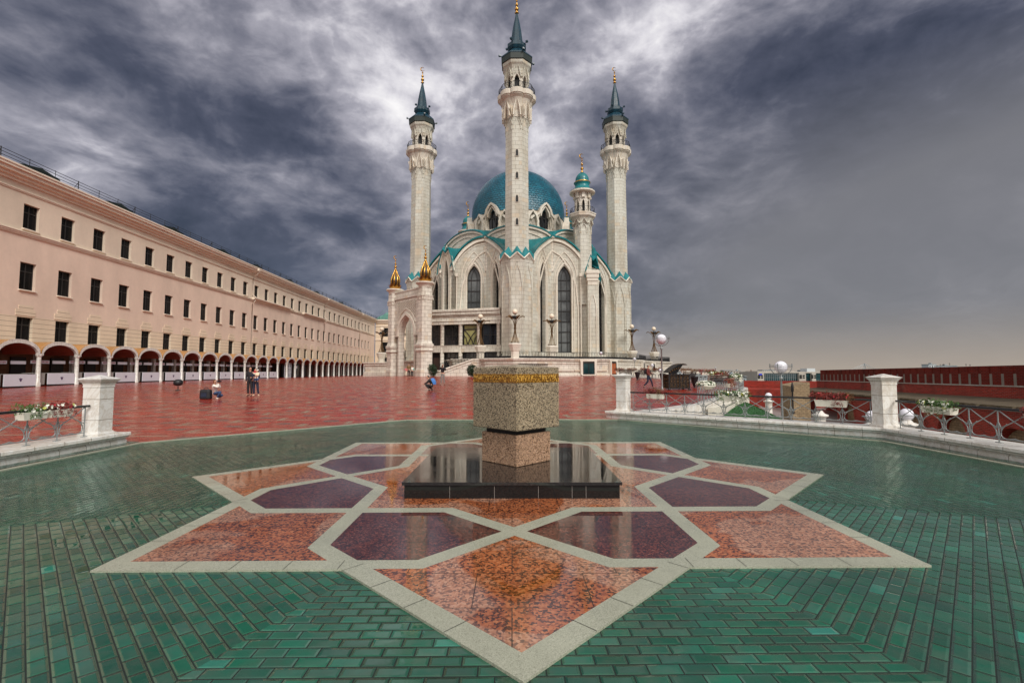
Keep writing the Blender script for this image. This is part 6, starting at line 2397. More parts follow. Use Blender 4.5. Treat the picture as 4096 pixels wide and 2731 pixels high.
# glazed doors, sign and advert past the stalls
for (k, kind) in ((13, 'door'), (14, 'door'), (15, 'board')):
    t = T0 + BAY * (k + .5); p = bp(LC + .6, t, .56)
    if kind == 'door':
        lab = 'white framed glass double doors in the arcade, right of the couple' if k == 13 else 'dark doorway with a white notice in the arcade, second bay after the glass doors'
        rt = empty('entrance_door', tuple(p), lab, 'door', rz=rzN)
        b = MB(); b.box((0, 0, 1.3), (.05, 2.6, 2.6)); b.build('glass_pane', 'glass_pale' if k == 13 else 'glass', rt, local=True)
        b = MB()
        for q in (-1.3, -.65, 0, .65, 1.3): b.box((.04, q, 1.3), (.08, .09, 2.6))
        for q in (.05, .9, 1.75, 2.6): b.box((.042, 0, q), (.07, 2.6, .08))
        b.build('door_frame', 'white_panel' if k == 13 else 'frame_dark', rt, local=True)
        if k == 14:
            b = MB(); b.box((.09, 0, 1.9), (.02, .8, .5)); b.build('notice', 'white_panel', rt, local=True)
    else:
        rt = empty('poster_stand', tuple(p), 'tall pale poster panel in the arcade after the doors', 'poster', rz=rzN)
        b = MB(); b.box((0, -.3, 1.35), (.06, 1.2, 2.5)); b.build('panel', 'white_panel', rt, local=True)
        b = MB(); b.box((.035, -.3, 1.7), (.02, .8, 1.2)); b.build('picture', 'cloth_teal', rt, local=True)
        b = MB(); b.box((.05, -.3, 1.5), (.01, .3, .5)); b.build('figure_print', 'cloth_red', rt, local=True)

# floodlight standing on the plaza by the arcade
x, z = atY(652, 1525, 36.5)
fl = empty('floodlight', (x + 3.2, 33.6, zp(-25, 33.6)), 'black round floodlight standing on the red paving before the white counters', 'floodlight')
b = MB(); b.lathe((0, 0, 0), [(.16, 0), (.16, .05), (.03, .06), (.03, .32)], 12); b.build('stand', 'iron', fl, local=True)
b = MB(); b.lathe((0, 0, .34), [(.12, 0), (.26, .06), (.30, .18), (.28, .34), (.16, .44), (0, .46)], 16); b.build('lamp_head', 'iron', fl, local=True)

# ---------------------------------------------------------------- cross building at the far end
far = empty('cross_building', (-40, 158.5, .5), 'peach plaster building with light green metal roof closing the square behind the portal', 'building')
b = MB()
X0, X1, YF = -45.6, -9.0, 158.2
holes = []
for i in range(9):
    cx_ = X0 + 3.6 + i * 3.95
    for za, zb in ((12.9, 15.8), (7.6, 11.0), (2.9, 6.0)):
        w_ = 1.55
        holes.append([(cx_ - w_ - X0, za), (cx_ + w_ - X0, za), (cx_ + w_ - X0, zb), (cx_ - w_ - X0, zb)] if False else [(cx_ - w_ / 1.0 * .9 - X0, za), (cx_ + w_ * .9 - X0, za), (cx_ + w_ * .9 - X0, zb), (cx_ - w_ * .9 - X0, zb)])
b.poly([(0, 0), (X1 - X0, 0), (X1 - X0, 18.2), (0, 18.2)], holes, (X0, YF, .3), (1, 0, 0), (0, 0, 1), (0, -1, 0), depth=.4)
b.build('wall', 'plaster_rust', far)
b = MB()
for z, h, q in ((17.6, .5, .3), (18.1, .4, .7), (18.5, .35, 1.0), (12.0, .3, .25), (16.6, .2, .2)): b.box(((X0 + X1) / 2, YF - q / 2, z + h / 2), (X1 - X0, q, h))
b.build('cornice', 'plaster_moulding', far)
for h_ in holes:
    xs = [p[0] for p in h_]; zs = [p[1] for p in h_]
    b = MB(); cx_ = X0 + sum(xs) / 4; cz = .3 + (min(zs) + max(zs)) / 2; w_ = max(xs) - min(xs); hh = max(zs) - min(zs)
    b.box((cx_, YF + .36, cz), (w_, .05, hh))
    for q in (-w_ / 2 + .05, 0, w_ / 2 - .05): b.box((cx_ + q, YF + .31, cz), (.1, .06, hh), 0, 1)
    b.box((cx_, YF + .312, cz + hh * .15), (w_ - .1, .05, .1), 0, 1)
    b.build('window', ['glass_dull', 'frame_dark'], far)
b = MB()
b.add([(X0, YF - 1.1, 18.9), (X1, YF - 1.1, 18.9), (X1, YF + 7, 23.2), (X0 + 4, YF + 7, 23.2), (X0, YF + 15, 18.9), (X1, YF + 15, 18.9)], [(0, 1, 2, 3), (3, 2, 5, 4), (0, 3, 4)])
rf = b.build('roof', 'green_roof', far)
b = MB()
for i in range(30):
    x = X0 + 1 + i * 1.2; b.tube([(x, YF - 1, 19.0), (x + .0, YF + 6.8, 23.2)], .05, 3)
b.build('roof_seams', 'green_roof', rf)
b = MB(); b.box((-34.6, YF + 5, 23.4), (4.0, 2.6, 2.2)); b.loft([[(-36.9, YF + 3.4, 24.5), (-32.3, YF + 3.4, 24.5), (-32.3, YF + 6.6, 24.5), (-36.9, YF + 6.6, 24.5)], [(-35.9, YF + 4.6, 25.2), (-33.3, YF + 4.6, 25.2), (-33.3, YF + 5.4, 25.2), (-35.9, YF + 5.4, 25.2)]])
b.build('roof_vent', 'dark_green_roof', rf)
b = MB()
for i in range(13):
    x = X0 + 1.5 + i * 2.9; b.tube([(x, YF - .8, 18.9), (x, YF - .8, 19.9)], .05, 4)
for z in (19.3, 19.85): b.tube([(X0, YF - .8, z), (X1, YF - .8, z)], .03, 4)
b.build('roof_railing', 'iron', far)

# ================================================================== RIGHT SIDE: plaza edge railings, lamps, chest, garden, brick wall, town
def edge_coping(pts, label, h=.16, w_=.5):
    rt = empty('plaza_kerb', (pts[0][0], pts[0][1], 0), label, 'kerb')
    b = MB()
    for i, (p, q) in enumerate(zip(pts, pts[1:])):
        p, q = Vector(p), Vector(q); d = (q - p).normalized(); n = Vector((-d.y, d.x)) * (w_ / 2)
        def rg(c, z): return [(c.x - n.x, c.y - n.y, z - 1.2), (c.x - n.x, c.y - n.y, z + h), (c.x + n.x, c.y + n.y, z + h), (c.x + n.x, c.y + n.y, z - 1.2)]
        e = d * .1
        b.loft([rg(p - e * (1 if i else 0), zp(p.x, p.y)), rg(q, zp(q.x, q.y))])
    b.build('kerb_stone', 'marble', rt)
    return rt


edge_coping([(5.0, 18.7), (6.6, 20.0), (8.3, 21.7)], 'white stone kerb joining the farthest pillar to the diagonal railing', .13, .6)
edge_coping([(8.4, 21.6), (14.3, 30.1)], 'white stone kerb under the diagonal railing beside the lawn', .14, .5)
edge_coping([(14.3, 30.1), (17.0, 35.0), (18.4, 48), (14.5, 62)], 'long white stone kerb along the far right edge of the red plaza', .14, .5)
# retaining parapet that drops to the lawn
rt = empty('garden_parapet', (10, 23, -2.4), 'white plastered parapet wall sloping down to the lawn behind the long railing', 'wall')
b = MB()
b.loft([[(8.8, 21.5, -2.4), (8.8, 21.5, .12), (9.05, 21.3, .12), (9.05, 21.3, -2.4)], [(14.5, 29.8, -2.4), (14.5, 29.8, .10), (14.7, 29.6, .10), (14.7, 29.6, -2.4)], ])
b.build('parapet', 'white_box', rt)


def rail_between(p0, p1, label, group='railings along the plaza edge', H=.80):
    za, zb_ = zp(*p0) + .14, zp(*p1) + .14
    L = math.hypot(p1[0] - p0[0], p1[1] - p0[1])
    return railing(p0, p1, H, label, group=group, z0=za, z1=zb_, zb=za, pitch=.62, railr=.032)


rail_between((8.4, 21.6), (14.3, 30.1), 'scrollwork railing running diagonally away above the lawn, with the round bowl of white flowers')
rail_between((17.0, 35.0), (14.3, 30.1), 'short scrollwork railing at the far end of the diagonal one, under the dark red plants')
for i, (p, q) in enumerate((((17.0, 35.0), (17.7, 41.4)), ((17.7, 41.4), (18.4, 48)), ((18.4, 48), (16.5, 54.8)), ((16.5, 54.8), (14.5, 61.7)))):
    labs = ['distant plaza railing right of the iron chest, with the yellow flowers', 'distant plaza railing behind the right bench', 'distant plaza railing just right of the iron chest', 'distant plaza railing between the mosque terrace and the iron chest']
    rail_between(p, q, labs[i])


def at(X, Y, D, zoff=0.0):
    x, z = atY(X, Y, D); return x, D, z


def small_box(X, D, zz, w_, kind, label, scale=1.5, hang=.1):
    x, _ = atY(X, 1484, D)
    return flower_box(x, D, zz, 0, w_, label, kind, 1, hang, scale)


small_box(2745, 47.5, 1.75, .9, 'brown', 'far flower box with dark plants just right of the chest lid', 1.5)
small_box(2786, 46.0, 1.68, .8, 'brown', 'far flower box with dark foliage above the black urn bin', 1.4)
small_box(2830, 43.0, 1.62, 1.2, 'red', 'far flower box with dense dark red plants in the middle of the distant railing', 1.7)
small_box(2862, 38.5, 1.48, .9, 'white', 'far flower box with pale green and white flowers left of the dark red one', 1.5)
small_box(2886, 35.2, 1.40, .8, 'red', 'far flower box with dark red plants at the bend of the railing', 1.5)
x, _ = atY(2921, 1484, 31.0); flower_box(14.3, 30.4, 1.30, R(40), 1.0, 'flower box full of white and yellow flowers at the top of the diagonal railing', 'white', 1, .3, 1.6)
x, _ = atY(2880, 1484, 27.5); flower_box(12.6, 27.7, 1.02, R(55), 1.5, 'long box of dark red plants lying on the diagonal railing', 'red', 1, .2, 1.5)
for X, D, kind, lab in ((2478, 60.5, 'brown', 'flower box with brown plants farthest left on the distant railing'), (2528, 60.8, 'brown', 'flower box with rusty plants under the small globe lamp by the terrace'), (2580, 59.5, 'brown', 'flower box with brown plants left of the walker'), (2628, 57.0, 'brown', 'dark plants on the railing between the walker and the tall lamp post')):
    small_box(X, D, ZZ(1482, D), 1.0, kind, lab, 1.9)
# bowl of white petunias
x, y = 9.3, 22.9
bw_ = empty('flower_bowl', (x, y, 1.0), 'wide bowl heaped with white petunias on the diagonal railing', 'flower bowl')
rnd = random.Random(11)
b = MB(); b.lathe((x, y, .86), [(.12, 0), (.30, .05), (.44, .16), (.46, .2), (.40, .2)], 18); b.build('bowl', 'white_box', bw_)
b = MB(); leaf_cloud(b, (x, y, 1.12), (.44, .4, .14), 420, .07, rnd); b.build('foliage', 'leaf', bw_)
b = MB()
for k in range(90): flowers(b, (x, y, 1.12), (.46, .42, .17), 1, .05, rnd)
b.build('blossoms', 'petal_white', bw_)

# ---------------------------------------------------------------- ball lamps in iron cradles
def make_globe_lamp():
    rt = empty('globe_lamp', (0, 0, 0), '', 'lamp', 'white globe lamps on grey posts')
    h = 3.62
    b = MB(); b.lathe((0, 0, 0), [(.16, 0), (.16, .04), (.07, .06), (.058, .3), (.05, h - .75), (.085, h - .72), (.085, h - .60), (.05, h - .58), (.05, h - .40)], 12)
    b.build('pole', 'rail_grey', rt, local=True)
    b = MB()
    for k in range(4):
        a = R(45 + 90 * k); pts = []
        for t in range(9):
            th = R(-90 + 100 * t / 8)
            pts.append((.60 * math.cos(th) * math.cos(a), .60 * math.cos(th) * math.sin(a), h + .02 + .52 * math.sin(th) + .02))
        b.tube(pts, .022, 5)
        b.box((.60 * math.cos(a), .60 * math.sin(a), h + .10), (.05, .05, .2), a)
    for z in (.02, .10): b.tube([(.60 * math.cos(2 * PI * k / 24), .60 * math.sin(2 * PI * k / 24), h + z) for k in range(25)], .016, 5)
    b.build('cradle', 'rail_grey', rt, local=True)
    b = MB(); b.lathe((0, 0, h), [(.001, -.36)] + [(.36 * math.sin(R(t)), -.36 * math.cos(R(t))) for t in range(10, 180, 10)] + [(.001, .36)], 24)
    b.build('globe', 'globe_white', rt, local=True)
    return rt


g0 = make_globe_lamp()
GLB = [(2645, 1357, 34.0, None, 'tall white globe lamp on a grey post standing on the plaza between walker and chest'),
       (3123, 1468, 28.5, None, 'large white globe lamp in an iron cradle in front of the glass office block'),
       (2404, 1412, 61.5, 1.08, 'small far globe lamp in front of the terrace wall, left of the reddish window'),
       (2538, 1436, 61.0, .9, 'small far globe lamp in front of the right end of the terrace'),
       (2609, 1461, 56.0, .75, 'small globe lamp half hidden behind the head of the walker'),
       (2641, 1481, 54.0, .7, 'lowest small globe lamp beside the tall lamp post')]
for i, (X, Y, D, gz_, lab) in enumerate(GLB):
    x, z = atY(X, Y, D)
    o = g0 if i == 0 else copy_tree(g0)
    s = 1.0 if i < 2 else (.52, .5, .5, .5)[i - 2]
    zb_ = z - 3.62 * s
    o.location = (x, D, zb_); o.scale = (s, s, s); o['label'] = lab


def post_lamp(X, Y, D, label, hh=1.3, ball=True):
    """short white stone post with a globe"""
    x, z = atY(X, Y, D)
    rt = empty('post_lamp', (x, D, z - hh - .28), label, 'lamp', 'white stone posts with globes in the lower garden')
    b = MB()
    b.lathe((0, 0, 0), [(.26, 0), (.26, .1), (.20, .14), (.20, hh - .16), (.22, hh - .12), (.30, hh - .08), (.30, hh - .02), (.18, hh + .02), (.10, hh + .12), (.08, hh + .14)], 16)
    b.build('post', 'marble', rt, local=True)
    if ball:
        b = MB(); b.lathe((0, 0, hh + .28), [(.001, -.2)] + [(.2 * math.sin(R(t)), -.2 * math.cos(R(t))) for t in range(15, 180, 15)] + [(.001, .2)], 18)
        b.build('globe', 'globe_white', rt, local=True)
        b = MB(); b.tube([(.30 * math.cos(2 * PI * k / 16), .30 * math.sin(2 * PI * k / 16), hh + .26) for k in range(17)], .014, 4)
        b.tube([(-.30, 0, hh + .26), (-.2, 0, hh + .12), (0, 0, hh + .08), (.2, 0, hh + .12), (.30, 0, hh + .26)], .014, 4)
        b.build('cradle', 'rail_grey', rt, local=True)
    return rt


post_lamp(3074, 1583, 30.0, 'white garden post with a globe at the top of the lawn')
post_lamp(3488, 1664, 17.5, 'white globe in an iron cradle peeping out left of the large pillar', .9)
post_lamp(3626, 1657, 16.0, 'white globe on a post below the two boxes of white petunias', 1.2)
post_lamp(3279, 1628, 19.5, 'white garden post without a visible globe under the bright red plant', 1.3, False)

# ---------------------------------------------------------------- forged iron chest
x, z = atY(2705, 1557, 35.0)
ch = empty('iron_chest', (x, 35.0, z), 'large dark chest of forged iron scrollwork with its curved lid standing open', 'chest', rz=R(8))
b = MB()
W_, D_, H_ = 1.56, .95, 1.08
for sx in (-1, 1):
    for sy in (-1, 1):
        b.box((sx * W_ / 2, sy * D_ / 2, H_ / 2), (.07, .07, H_)); b.lathe((sx * W_ / 2, sy * D_ / 2, -.02), [(.09, 0), (.11, .05), (.06, .12)], 8)
for zz in (.10, H_):
    for sy in (-1, 1): b.box((0, sy * D_ / 2, zz), (W_, .06, .06))
    for sx in (-1, 1): b.box((sx * W_ / 2, 0, zz), (.06, D_, .06))
b.box((0, -D_ / 2, H_ / 2), (.05, .05, H_))
b.build('frame', 'iron', ch, local=True)
b = MB(); b.box((0, D_ / 2 - .02, H_ / 2 + .05), (W_ - .1, .02, H_ - .15)); b.box((0, -D_ / 2 + .06, H_ / 2 + .05), (W_ - .1, .02, H_ - .15))
b.build('inner_panel', 'dark_interior', ch, local=True)
rnd = random.Random(21)
b = MB()


def scroll(b, cx, cz, r, y, sgn=1, ph=0.0, n=14):
    pts = []
    for k in range(n):
        a = ph + sgn * k * .62; q = r * (1 - k / n * .85)
        pts.append((cx + q * math.cos(a), y, cz + q * math.sin(a)))
    b.tube(pts, .014, 4)


for i in range(6):
    for j in range(4):
        cx_ = -W_ / 2 + .16 + i * (W_ - .32) / 5; cz = .22 + j * .25
        scroll(b, cx_, cz, .12, -D_ / 2 - .01, 1 if (i + j) % 2 else -1, rnd.uniform(0, 6))
        scroll(b, cx_ + .05, cz + .1, .06, -D_ / 2 - .015, -1 if (i + j) % 2 else 1, rnd.uniform(0, 6), 9)
b.build('scrollwork', 'bronze', ch, local=True)
for sx in (-1, 1):
    b = MB()
    for yy in (-.42, -.3, 0, .3, .42): b.tube([(sx * W_ / 2, yy, .1), (sx * W_ / 2, yy, 1.08)], .014, 4)
    for zz in (.15, .47, .72, 1.0): b.tube([(sx * W_ / 2, -.44, zz), (sx * W_ / 2, .44, zz)], .014, 4)
    for j in range(4):
        for i in range(3):
            pts = []
            for k in range(12):
                a = k * .62 + i; q = .12 * (1 - k / 14)
                pts.append((sx * W_ / 2, -.3 + i * .3 + q * math.cos(a), .22 + j * .25 + q * math.sin(a)))
            b.tube(pts, .014, 4)
    b.build('scrollwork', 'bronze', ch, local=True)
b = MB()   # lid: half barrel hinged on the left, thrown back and open to the right
rings = []
for k in range(11):
    u = k / 10
    xx = -W_ / 2 - .02 + u * (W_ * .92); zz = H_ + .05 + .62 * math.sin(PI * (u * .62 + .04)) + .10 * u
    rings.append([(xx, -D_ / 2, zz), (xx, D_ / 2, zz), (xx + .01, D_ / 2, zz + .04), (xx + .01, -D_ / 2, zz + .04)])
b.loft(rings)
b.add([(-W_ / 2, -D_ / 2 + .03, H_ + .02)] + [(r_[0][0], -D_ / 2 + .03, r_[0][2]) for r_ in rings[:9]] + [(-W_ / 2 + .6, -D_ / 2 + .03, H_ + .04)], [tuple(range(11)), tuple(range(10, -1, -1))])
lid = b.build('lid', 'iron', ch, local=True)
b = MB()
for k in range(10):
    u = .06 + k * .095
    for yy in (-.3, 0, .3):
        xx = -W_ / 2 + u * W_ * .92; zz = H_ + .10 + .62 * math.sin(PI * (u * .62 + .04)) + .10 * u
        b.tube([(xx - .06, yy - .1, zz), (xx, yy + .1, zz + .01), (xx + .06, yy - .05, zz)], .014, 4)
    if k < 7: scroll(b, -W_ / 2 + .12 + k * .16, H_ + .18 + .3 * math.sin(k / 6 * 2.2), .07, -D_ / 2 - .0, 1, k)
b.build('lid_scrollwork', 'bronze', lid, local=True)


# ---------------------------------------------------------------- benches and bins
def bench(X, D, label, rz):
    x, _ = atY(X, 1484, D)
    rt = empty('garden_bench', (x, D, zp(x, D)), label, 'bench', 'dark slatted benches', rz)
    b = MB()
    for k in range(4): b.box((0, -.18 + k * .12, .45), (1.5, .09, .035))
    b.build('seat', 'wood_dark', rt, local=True)
    b = MB()
    for k in range(5): b.box((0, .24 + k * .03, .56 + k * .11), (1.5, .03, .08))
    b.build('backrest', 'wood_dark', rt, local=True)
    for sx in (-.68, .68):
        b = MB(); b.tube([(sx, -.25, 0), (sx, -.22, .42), (sx, -.1, .62), (sx, .2, .62)], .025, 5); b.tube([(sx, .3, 0), (sx, .22, .45), (sx, .36, 1.05)], .025, 5)
        b.build('leg', 'iron', rt, local=True)


bench(2748, 45.5, 'dark slatted bench right behind the iron chest', R(-60))
bench(2872, 33.8, 'dark slatted bench at the bend of the railing, in front of the dark red plants', R(-50))
bench(2503, 57.5, 'dark slatted bench in front of the terrace, left of the urn shaped bins', R(-5))
bench(2582, 55.0, 'dark slatted bench partly hidden by the walker', R(-5))


def bin_(X, D, label):
    x, _ = atY(X, 1484, D)
    rt = empty('litter_bin', (x, D, zp(x, D)), label, 'bin', 'black urn shaped litter bins')
    b = MB(); b.lathe((0, 0, .12), [(.10, 0), (.14, .1), (.26, .55), (.30, .72), (.31, .76), (.26, .76), (.2, .3)], 14); b.build('bucket', 'iron', rt, local=True)
    b = MB(); b.lathe((0, 0, 0), [(.18, 0), (.16, .04), (.05, .07), (.05, .14)], 12); b.build('foot', 'iron', rt, local=True)


bin_(2549, 52.0, 'black urn shaped bin on the plaza in front of the terrace')
bin_(2650, 46.0, 'black urn shaped bin behind the tall lamp post')
bin_(2777, 37.0, 'black urn shaped bin right of the iron chest')

# ---------------------------------------------------------------- lower garden: lawn and path
b = MB()
gp = [(8.6, 19.3, -.50), (9.4, 21.3, -.22), (13.7, 28.4, -.04), (14.8, 28.6, -.50), (13.6, 24.0, -.72), (12.9, 21.4, -.75), (11.0, 18.6, -.75)]
b.add(gp, [(0, 6, 5, 1), (1, 5, 4, 2), (2, 4, 3)])
for i in range(len(gp)):
    p, q = gp[i], gp[(i + 1) % len(gp)]
    b.add([p, q, (q[0], q[1], -2.45), (p[0], p[1], -2.45)], [(0, 1, 2, 3), (3, 2, 1, 0)])
lw = b.build('lawn', 'lawn'); tag(lw, kind='structure')
rnd = random.Random(5); b = MB()
for _ in range(5000):
    u, v = rnd.random(), rnd.random()
    a = Vector(gp[0]).lerp(Vector(gp[1]), v).lerp(Vector(gp[1]).lerp(Vector(gp[2]), v), u) if rnd.random() < .4 else None
    i = rnd.choice([(0, 1, 5), (0, 5, 6), (1, 2, 4), (1, 4, 5), (2, 3, 4)])
    r1, r2 = math.sqrt(rnd.random()), rnd.random()
    p = Vector(gp[i[0]]) * (1 - r1) + Vector(gp[i[1]]) * r1 * (1 - r2) + Vector(gp[i[2]]) * r1 * r2
    h = rnd.uniform(.03, .08); w_ = .02
    dx_, dy_ = rnd.uniform(-1, 1) * w_, rnd.uniform(-1, 1) * w_
    b.add([p + Vector((-dx_, -dy_, 0)), p + Vector((dx_, dy_, 0)), p + Vector((rnd.uniform(-.03, .03), rnd.uniform(-.03, .03), h))], [(0, 1, 2)])
tag(b.build('grass', 'lawn'), 'short green grass on the lawn below the railing', 'grass', kind='stuff')
b = MB()
for k in range(6):
    b.box((17.6 + k * .9, 20.5 + k * 2.6, -2.28 + k * .02), (.5, 3.0, .18), R(-19))
rt = empty('garden_kerb', (18, 22, -2.3), 'pale stone kerb with a dark drain along the garden path', 'kerb')
b.build('kerb_stone', 'marble', rt)

# ---------------------------------------------------------------- brick fortress wall
fw = empty('fortress_wall', (29, 32, -2.4), 'long red brick fortress wall with pale stone slots, behind the right-hand railing', 'wall')


def fwl(t, n=0.0):
    """line of the wall: t metres from its near end; n towards the square"""
    A, B = Vector((22.6, 6.0)), Vector((33.0, 51.5))
    d = (B - A).normalized(); nn = Vector((-d.y, d.x))
    p = A + d * t + nn * n
    return p


FLn = 46.7


def fz(t, z25, z50): return z25 + (z50 - z25) * (t - 19.5) / 26.0


def ribbon(b, n0, z0, n1, z1, t0=0, t1=FLn, mi=0):
    """quad along the wall between two profile points; z may be pairs (near, far)"""
    m = 24
    f = lambda z, t: fz(t, *z) if isinstance(z, tuple) else z
    vs = []
    for k in range(m + 1):
        t = t0 + (t1 - t0) * k / m
        p, q = fwl(t, n0), fwl(t, n1)
        vs += [(p.x, p.y, f(z0, t)), (q.x, q.y, f(z1, t))]
    b.add(vs, [(2 * k, 2 * k + 1, 2 * k + 3, 2 * k + 2) for k in range(m)] + [(2 * k + 2, 2 * k + 3, 2 * k + 1, 2 * k) for k in range(m)], mi)


ztop, zpb, zl = (2.06, 1.84), (.93, .72), (.28, -.02)
# parapet with slots: build bay by bay so the slots are real recesses
b = MB(); bs = MB(); sp = .86; w_s = .22
t = .3; rnd = random.Random(2)
f_ = lambda z, t: fz(t, *z)
while t < FLn - sp:
    a0, a1 = t, t + w_s; a2 = t + sp
    def q(tt, n, z): p = fwl(tt, n); return (p.x, p.y, z)
    # brick panel between slots
    b.add([q(a1, 0, f_(zpb, a1)), q(a1, 0, f_(ztop, a1)), q(a2, 0, f_(ztop, a2)), q(a2, 0, f_(zpb, a2))], [(0, 1, 2, 3), (3, 2, 1, 0)])
    zm = lambda tt: f_(zpb, tt) + (f_(ztop, tt) - f_(zpb, tt)) * .60
    b.add([q(a0, -.03, zm(a0)), q(a0, -.03, f_(ztop, a0)), q(a1, -.03, f_(ztop, a1)), q(a1, -.03, zm(a1))], [(0, 1, 2, 3), (3, 2, 1, 0)])
    bs.add([q(a0, -.01, f_(zpb, a0)), q(a0, -.01, zm(a0)), q(a1, -.01, zm(a1)), q(a1, -.01, f_(zpb, a1))], [(0, 1, 2, 3), (3, 2, 1, 0)])
    b.add([q(a1, 0, f_(zpb, a1)), q(a1, 0, f_(ztop, a1)), q(a1, -.12, f_(ztop, a1)), q(a1, -.12, f_(zpb, a1))], [(0, 1, 2, 3), (3, 2, 1, 0)])
    b.add([q(a0, 0, f_(zpb, a0)), q(a0, 0, f_(ztop, a0)), q(a0, -.12, f_(ztop, a0)), q(a0, -.12, f_(zpb, a0))], [(0, 1, 2, 3), (3, 2, 1, 0)])
    t += sp
ribbon(b, 0, ztop, -.7, ztop); ribbon(b, -.7, ztop, -.7, -9.0)
ribbon(b, 0, zpb, .07, zpb); ribbon(b, .07, zpb, .10, zl)
wf = b.build('parapet', 'red_brick', fw)
bs.build('stone_slots', 'city_pale', wf)
b = MB(); ribbon(b, .068, (.97, .76), .12, (.97, .76)); ribbon(b, .12, (.97, .76), .12, (.90, .69)); ribbon(b, .12, (.90, .69), .068, (.90, .69))
b.build('ledge_course', 'marble', wf)
# mossy sloping wall-walk roof
b = MB()
zl2 = (.04, -.22)
ribbon(b, .10, zl, 2.9, zl2); ribbon(b, 2.9, zl2, 2.9, (-.10, -.36)); ribbon(b, 2.9, (-.10, -.36), 2.55, (-.10, -.36))
for k in range(240):
    t = rnd.uniform(0, FLn); p = fwl(t, 2.86 + rnd.uniform(-.1, .06)); s_ = rnd.uniform(.1, .28)
    b.box((p.x, p.y, fz(t, *zl2) - .03), (s_, s_ * 1.6, .12), rnd.uniform(0, 3))
b.build('walkway_roof', 'moss_ledge', fw)
# arcaded lower wall with rubble infill
Au = fwl(0, 2.6); dU = (fwl(10, 2.6) - fwl(0, 2.6)) / 10
O = Vector((Au.x, Au.y, 0)); U = Vector((dU.x, dU.y, 0)); Nn = Vector((-dU.y, dU.x, 0))
holes = []; fills = []
t = 2.2; k = 0
while t < 34:
    w_ = (3.1, 2.4, 2.8)[k % 3]; zt = (-.95, -.75, -.85)[k % 3]
    holes.append(pointed(t + w_ / 2, w_, -2.38, zt - w_ * .46, zt, 6)); fills.append((t + w_ / 2, w_, zt)); t += w_ + (1.7, 1.2, 1.5)[k % 3]; k += 1
b = MB()
b.poly([(0, -2.4), (35.5, -2.4), (35.5, -.22), (0, -.06)], holes, O, U, Vector((0, 0, 1)), Nn, depth=.8)
lwb = b.build('arcade_wall', 'red_brick', fw)
for i, (c, w_, zt) in enumerate(fills):
    b = MB(); h = pointed(c, w_ - .02, -2.38, zt - w_ * .46, zt - .05, 6)
    inner = pointed(c - w_ * .10, w_ * .34, -2.36, -2.0, -1.65, 5)
    b.poly(h, [inner] if i % 2 == 0 else [], O - Nn * .5, U, Vector((0, 0, 1)), Nn, depth=.3)
    b.build('rubble_infill', 'rubble_stone', lwb)
    b = MB(); b.strip(pointed(c, w_ + .25, -2.38, zt - w_ * .46, zt + .2, 7)[1:] , .22, .05, O, U, Vector((0, 0, 1)), Nn); b.build('arch_ring', 'red_brick', lwb)
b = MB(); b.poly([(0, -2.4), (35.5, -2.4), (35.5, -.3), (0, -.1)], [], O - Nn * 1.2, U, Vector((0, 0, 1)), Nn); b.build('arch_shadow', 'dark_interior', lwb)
# stone turret stump and far lower stretch of wall
tb = empty('stone_buttress', (24.0, 40.0, -2.4), 'tan stone buttress at the end of the brick arches, right of the large globe lamp', 'tower')
x0, x1 = atY(3153, 1484, 40)[0], atY(3213, 1484, 40)[0]
b = MB()
zt0 = ZZ(1538, 40)
b.loft([[(x0, 39.6, -2.4), (x1, 39.2, -2.4), (x1 + .2, 41.5, -2.4), (x0 + .4, 42, -2.4)], [(x0, 39.6, ZZ(1545, 40)), (x1, 39.2, ZZ(1527, 40)), (x1 + .2, 41.5, ZZ(1527, 40)), (x0 + .4, 42, ZZ(1540, 40))]])
b.build('stonework', 'rubble_stone', tb)
fw2 = empty('low_brick_wall', (22, 60, -6), 'lower stretch of red brick wall running left from the stone buttress', 'wall')
b = MB()
A2, B2 = atY(2925, 1522, 58), atY(3300, 1521, 54)
ax, bx_ = A2[0], B2[0]
zt = ZZ(1522, 58)
b.loft([[(ax, 58, -9), (ax, 58, zt), (ax, 59, zt), (ax, 59, -9)], [(bx_, 53.5, -9), (bx_, 53.5, zt), (bx_, 54.5, zt), (bx_, 54.5, -9)]])
b.build('brickwork', 'red_brick', fw2)
b = MB()
b.loft([[(ax + .2, 56.4, -9), (ax + .2, 56.4, ZZ(1556, 56.4)), (ax + .2, 58, ZZ(1550, 56.4)), (ax + .2, 58, -9)], [(bx_ - 2.5, 51.8, -9), (bx_ - 2.5, 51.8, ZZ(1562, 51.8)), (bx_ - 2.5, 53.8, ZZ(1558, 52)), (bx_ - 2.5, 53.8, -9)]])
b.build('lower_step', 'red_brick', fw2)
# slim dark obelisk post and the white banners by the path
x, z = atY(3173, 1655, 33)
rt = empty('lantern_post', (x, 33, z), 'thin black lantern post in front of the stone buttress', 'lamp')
b = MB(); b.lathe((0, 0, 0), [(.10, 0), (.08, .2), (.05, .3), (.05, 1.5), (.09, 1.55), (.09, 1.9), (.02, 2.2)], 8); b.build('post', 'iron', rt, local=True)

